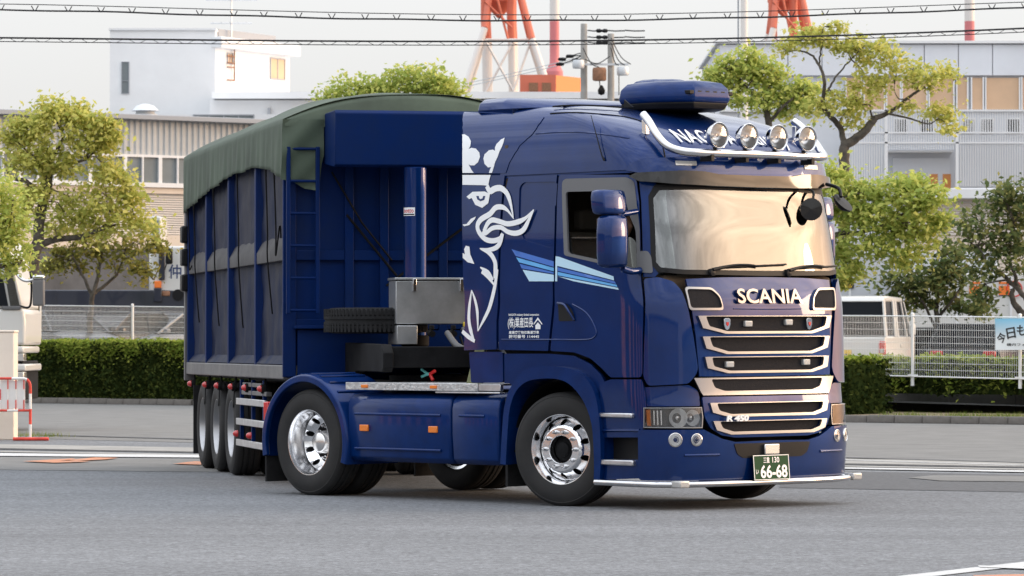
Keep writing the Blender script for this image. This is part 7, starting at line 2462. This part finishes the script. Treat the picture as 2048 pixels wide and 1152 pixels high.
# white lorry standing beside the gate pillar, its cab front showing
gl_ = empty('white_lorry', (0, 66, 0), 0)
tag(gl_, 'white lorry cab with a chrome-capped mirror, half hidden by the cream pillar', 'lorry')
def g(u, v): return (xat(u, 66), zat(v, 66))
def gbox(name, u0, u1, v0, v1, y0, y1, m, bev=.02):
    (x0, z1), (x1, z0) = g(u0, v0), g(u1, v1)
    mb = MB(); mb.box(x0, x1, y0, y1, z0, z1); return mb.build(name, m, gl_, 35, bev, 3)
mb = MB(); mb.loft([[Vector((xat(u, 66), y, zat(v, 66))) for u, v in ((-220, 690), (50, 690), (51, 640), (49, 622), (44, 618), (-220, 618))] for y in (0, 2.3)]); mb.build('front_panel', 'van_white', gl_, 40, .05, 3)
mb = MB(); mb.loft([[Vector((xat(u, 66), y, zat(v, 66))) for u, v in ((-220, 617), (46, 617), (22, 505), (8, 480), (-220, 480))] for y in (.05, 2.25)]); mb.build('cab_upper', 'van_white', gl_, 40, .04)
mb = MB(); mb.prism([(xat(2, 66), zat(612, 66)), (xat(16, 66), zat(612, 66)), (xat(6, 66), zat(560, 66)), (xat(-10, 66), zat(520, 66)), (xat(-120, 66), zat(520, 66)), (xat(-120, 66), zat(612, 66))], basis((0, .045, 0), (1, 0, 0), (0, 0, 1)), .02); mb.build('side_window', 'window_dark', gl_, 35)
mb = MB(); mb.prism([(xat(20, 66), zat(612, 66)), (xat(39, 66), zat(612, 66)), (xat(22, 66), zat(535, 66)), (xat(8, 66), zat(535, 66)), (xat(12, 66), zat(565, 66))], basis((0, .045, 0), (1, 0, 0), (0, 0, 1)), .02); mb.build('quarter_glass', 'side_glass', gl_, 35)
gbox('cowl', 4, 42, 612, 619, -.03, .05, 'grey_trim', .01)
gbox('lower_panel', -200, 48, 692, 706, .0, 2.2, 'van_white', .04)
gbox('indicator', 30, 47, 707, 722, .02, .4, 'clear_lamp', .01)
gbox('bumper', -200, 52, 728, 742, -.02, 2.2, 'van_white', .03)
gbox('headlamp', 28, 48, 743, 764, .0, .4, 'clear_lamp', .02)
gbox('lamp_grille', 28, 34, 745, 762, -.02, 0.0, 'black_plastic', .0)
gbox('under_body', -200, 45, 722, 800, .05, 2.2, 'dark_chassis', .02)
me_ = empty('mirror', parent=gl_)
(x0, z1), (x1, z0) = g(68, 553), g(91, 612)
mb = MB(); mb.box(x0, x1, -.22, -.06, z0, z1 - .06); mb.build('mirror_case', 'grey_trim', me_, 35, .025, 3)
mb = MB(); mb.box(x0 - .005, x1 + .005, -.225, -.055, z1 - .058, z1 + .02); mb.build('mirror_cap', 'chrome', me_, 35, .03, 3)
mb = MB(); mb.tube(spline([(xat(28, 66), 0, zat(540, 66)), (xat(42, 66), -.1, zat(556, 66)), (xat(54, 66), -.13, zat(562, 66)), (xat(68, 66), -.14, zat(560, 66))], 5), .028, 10); mb.build('upper_stay', 'chrome', me_, 60)
mb = MB(); mb.tube(spline([(xat(40, 66), 0, zat(612, 66)), (xat(58, 66), -.1, zat(615, 66)), (xat(64, 66), -.12, zat(600, 66)), (xat(63, 66), -.12, zat(550, 66)), (xat(50, 66), -.08, zat(532, 66)), (xat(10, 66), 0, zat(535, 66))], 5), .018, 8); mb.build('mirror_stay', 'black_plastic', me_, 60)
for s in (0.35, 1.9):
    mb = MB(); mb.lathe([(.001, .02), (.3, .02), (.48, .10), (.50, -.1)], Matrix.Translation((xat(-95, 66), s, .5)) @ basis((0, 0, 0), (1, 0, 0), (0, 0, 1)), 24); mb.build('wheel', 'rubber', gl_, 40)
mb = MB(); mb.box(xat(-900, 66), xat(-230, 66), 0, 2.3, .9, 3.2); mb.build('load_box', 'van_white', gl_, 35, .04)

# ------------------------------------------------------------------ banner on the right fence
bp0, bp1 = on_line(shift_line(KERB, 2.12), 1993), on_line(shift_line(KERB, 2.12), 2240)
mm, L = seg_matrix(bp0, bp1)
bz1, bz0 = zat(637, bp0[1]), zat(700, bp0[1])
bn_ = empty('fence_banner'); tag(bn_, 'white and blue cloth banner with black lettering tied to the right fence', 'banner')
def bsurf(x, z, off): return mm @ Vector((x, -.05 - off + .008 * math.sin(x * 5 + z * 9), z))
def bsheet(name, a, b, z0, z1, m, off):
    vs, fs = sheet([(a, z0), (b, z0), (b, z1), (a, z1)], bsurf, (), .12, off, .004)
    return link_mesh(name, vs, fs, m, bn_, 60)
vs, fs = sheet([(0, bz0), (L, bz0), (L, bz1), (0, bz1)], bsurf, (), .1, 0, .004)
cloth = link_mesh('cloth', vs, fs, 'banner_white', bn_, 60)
bm_ = bpy.data.materials.new('banner_print'); bm_.use_nodes = True
nt = bm_.node_tree
co = nt.nodes.new('ShaderNodeTexCoord'); sp_ = nt.nodes.new('ShaderNodeSeparateXYZ'); nt.links.new(co.outputs['Object'], sp_.inputs[0])
mr = nt.nodes.new('ShaderNodeMapRange'); mr.inputs[1].default_value = bz1 - .40; mr.inputs[2].default_value = bz1; nt.links.new(sp_.outputs[2], mr.inputs[0])
mx = nt.nodes.new('ShaderNodeMix'); mx.data_type = 'RGBA'; mx.inputs[6].default_value = (.80, .83, .83, 1); mx.inputs[7].default_value = (.20, .52, .72, 1)
nt.links.new(mr.outputs[0], mx.inputs[0]); nt.links.new(mx.outputs[2], nt.nodes['Principled BSDF'].inputs['Base Color'])
cloth.data.materials[0] = bm_
for i, (ch, x, dz, rot) in enumerate((('今', .13, -.36, .22), ('日', .34, -.27, .16), ('も', .56, -.22, .10))):
    tv, tf = text_fit(ch, .19, .20, bold=.02)
    link_mesh('banner_character', [bsurf(x + v.x * math.cos(rot) - v.y * math.sin(rot), bz1 + dz + v.x * math.sin(rot) + v.y * math.cos(rot), .006) for v in tv], tf, 'text_black', bn_, 0)
tv, tf = text_fit('構内フォーク', .62, .055, bold=.01)
link_mesh('banner_small_line', [bsurf(.55 + v.x, bz0 + .10 + v.y, .006) for v in tv], tf, 'text_black', bn_, 0)

# ------------------------------------------------------------------ unseen warehouses added to give paint and glass something to reflect
mat('reflection_shed_dark', (.07, .075, .085), .8, noise=(.4, .3))
def reflection_shed(label, p0, p1, h_, m, m2):
    e = empty('reflection_warehouse'); tag(e, label, 'building', 'added warehouses out of view')
    mm, L = seg_matrix(p0, p1)
    fbox('wall', mm, 0, L, 0, 10, 0, h_, m, e)
    fbox('roof', mm, -.5, L + .5, -.5, 10.5, h_, h_ + .4, 'roof_grey', e)
    n = int(L / 7)
    for k in range(n):
        x = (k + .5) * L / n
        d = empty('shutter', parent=e)
        fbox('panel', mm, x - 1.2, x + 1.2, -.06, 0, 0, h_ * .62, m2, d)
        for z in np.arange(.4, h_ * .62, .45):
            fbox('slat', mm, x - 1.2, x + 1.2, -.09, -.06, z, z + .05, 'roof_grey', d)
    return e
reflection_shed('added unseen shuttered warehouse off to the left, mirrored in the flank of the blue cab', (-48, -30), (-62, 62), 6.0, 'reflection_shed_dark', 'blind_orange')
reflection_shed('added unseen low warehouse on the sunset side, mirrored in the windscreen of the blue truck', (95, 75), (88, -60), 6.5, 'wall_grey', 'roof_grey')
reflection_shed('added unseen grey warehouse behind the viewer, mirrored in the chrome of the blue truck', (60, -45), (-50, -40), 7.0, 'clad_beige', 'roof_grey')
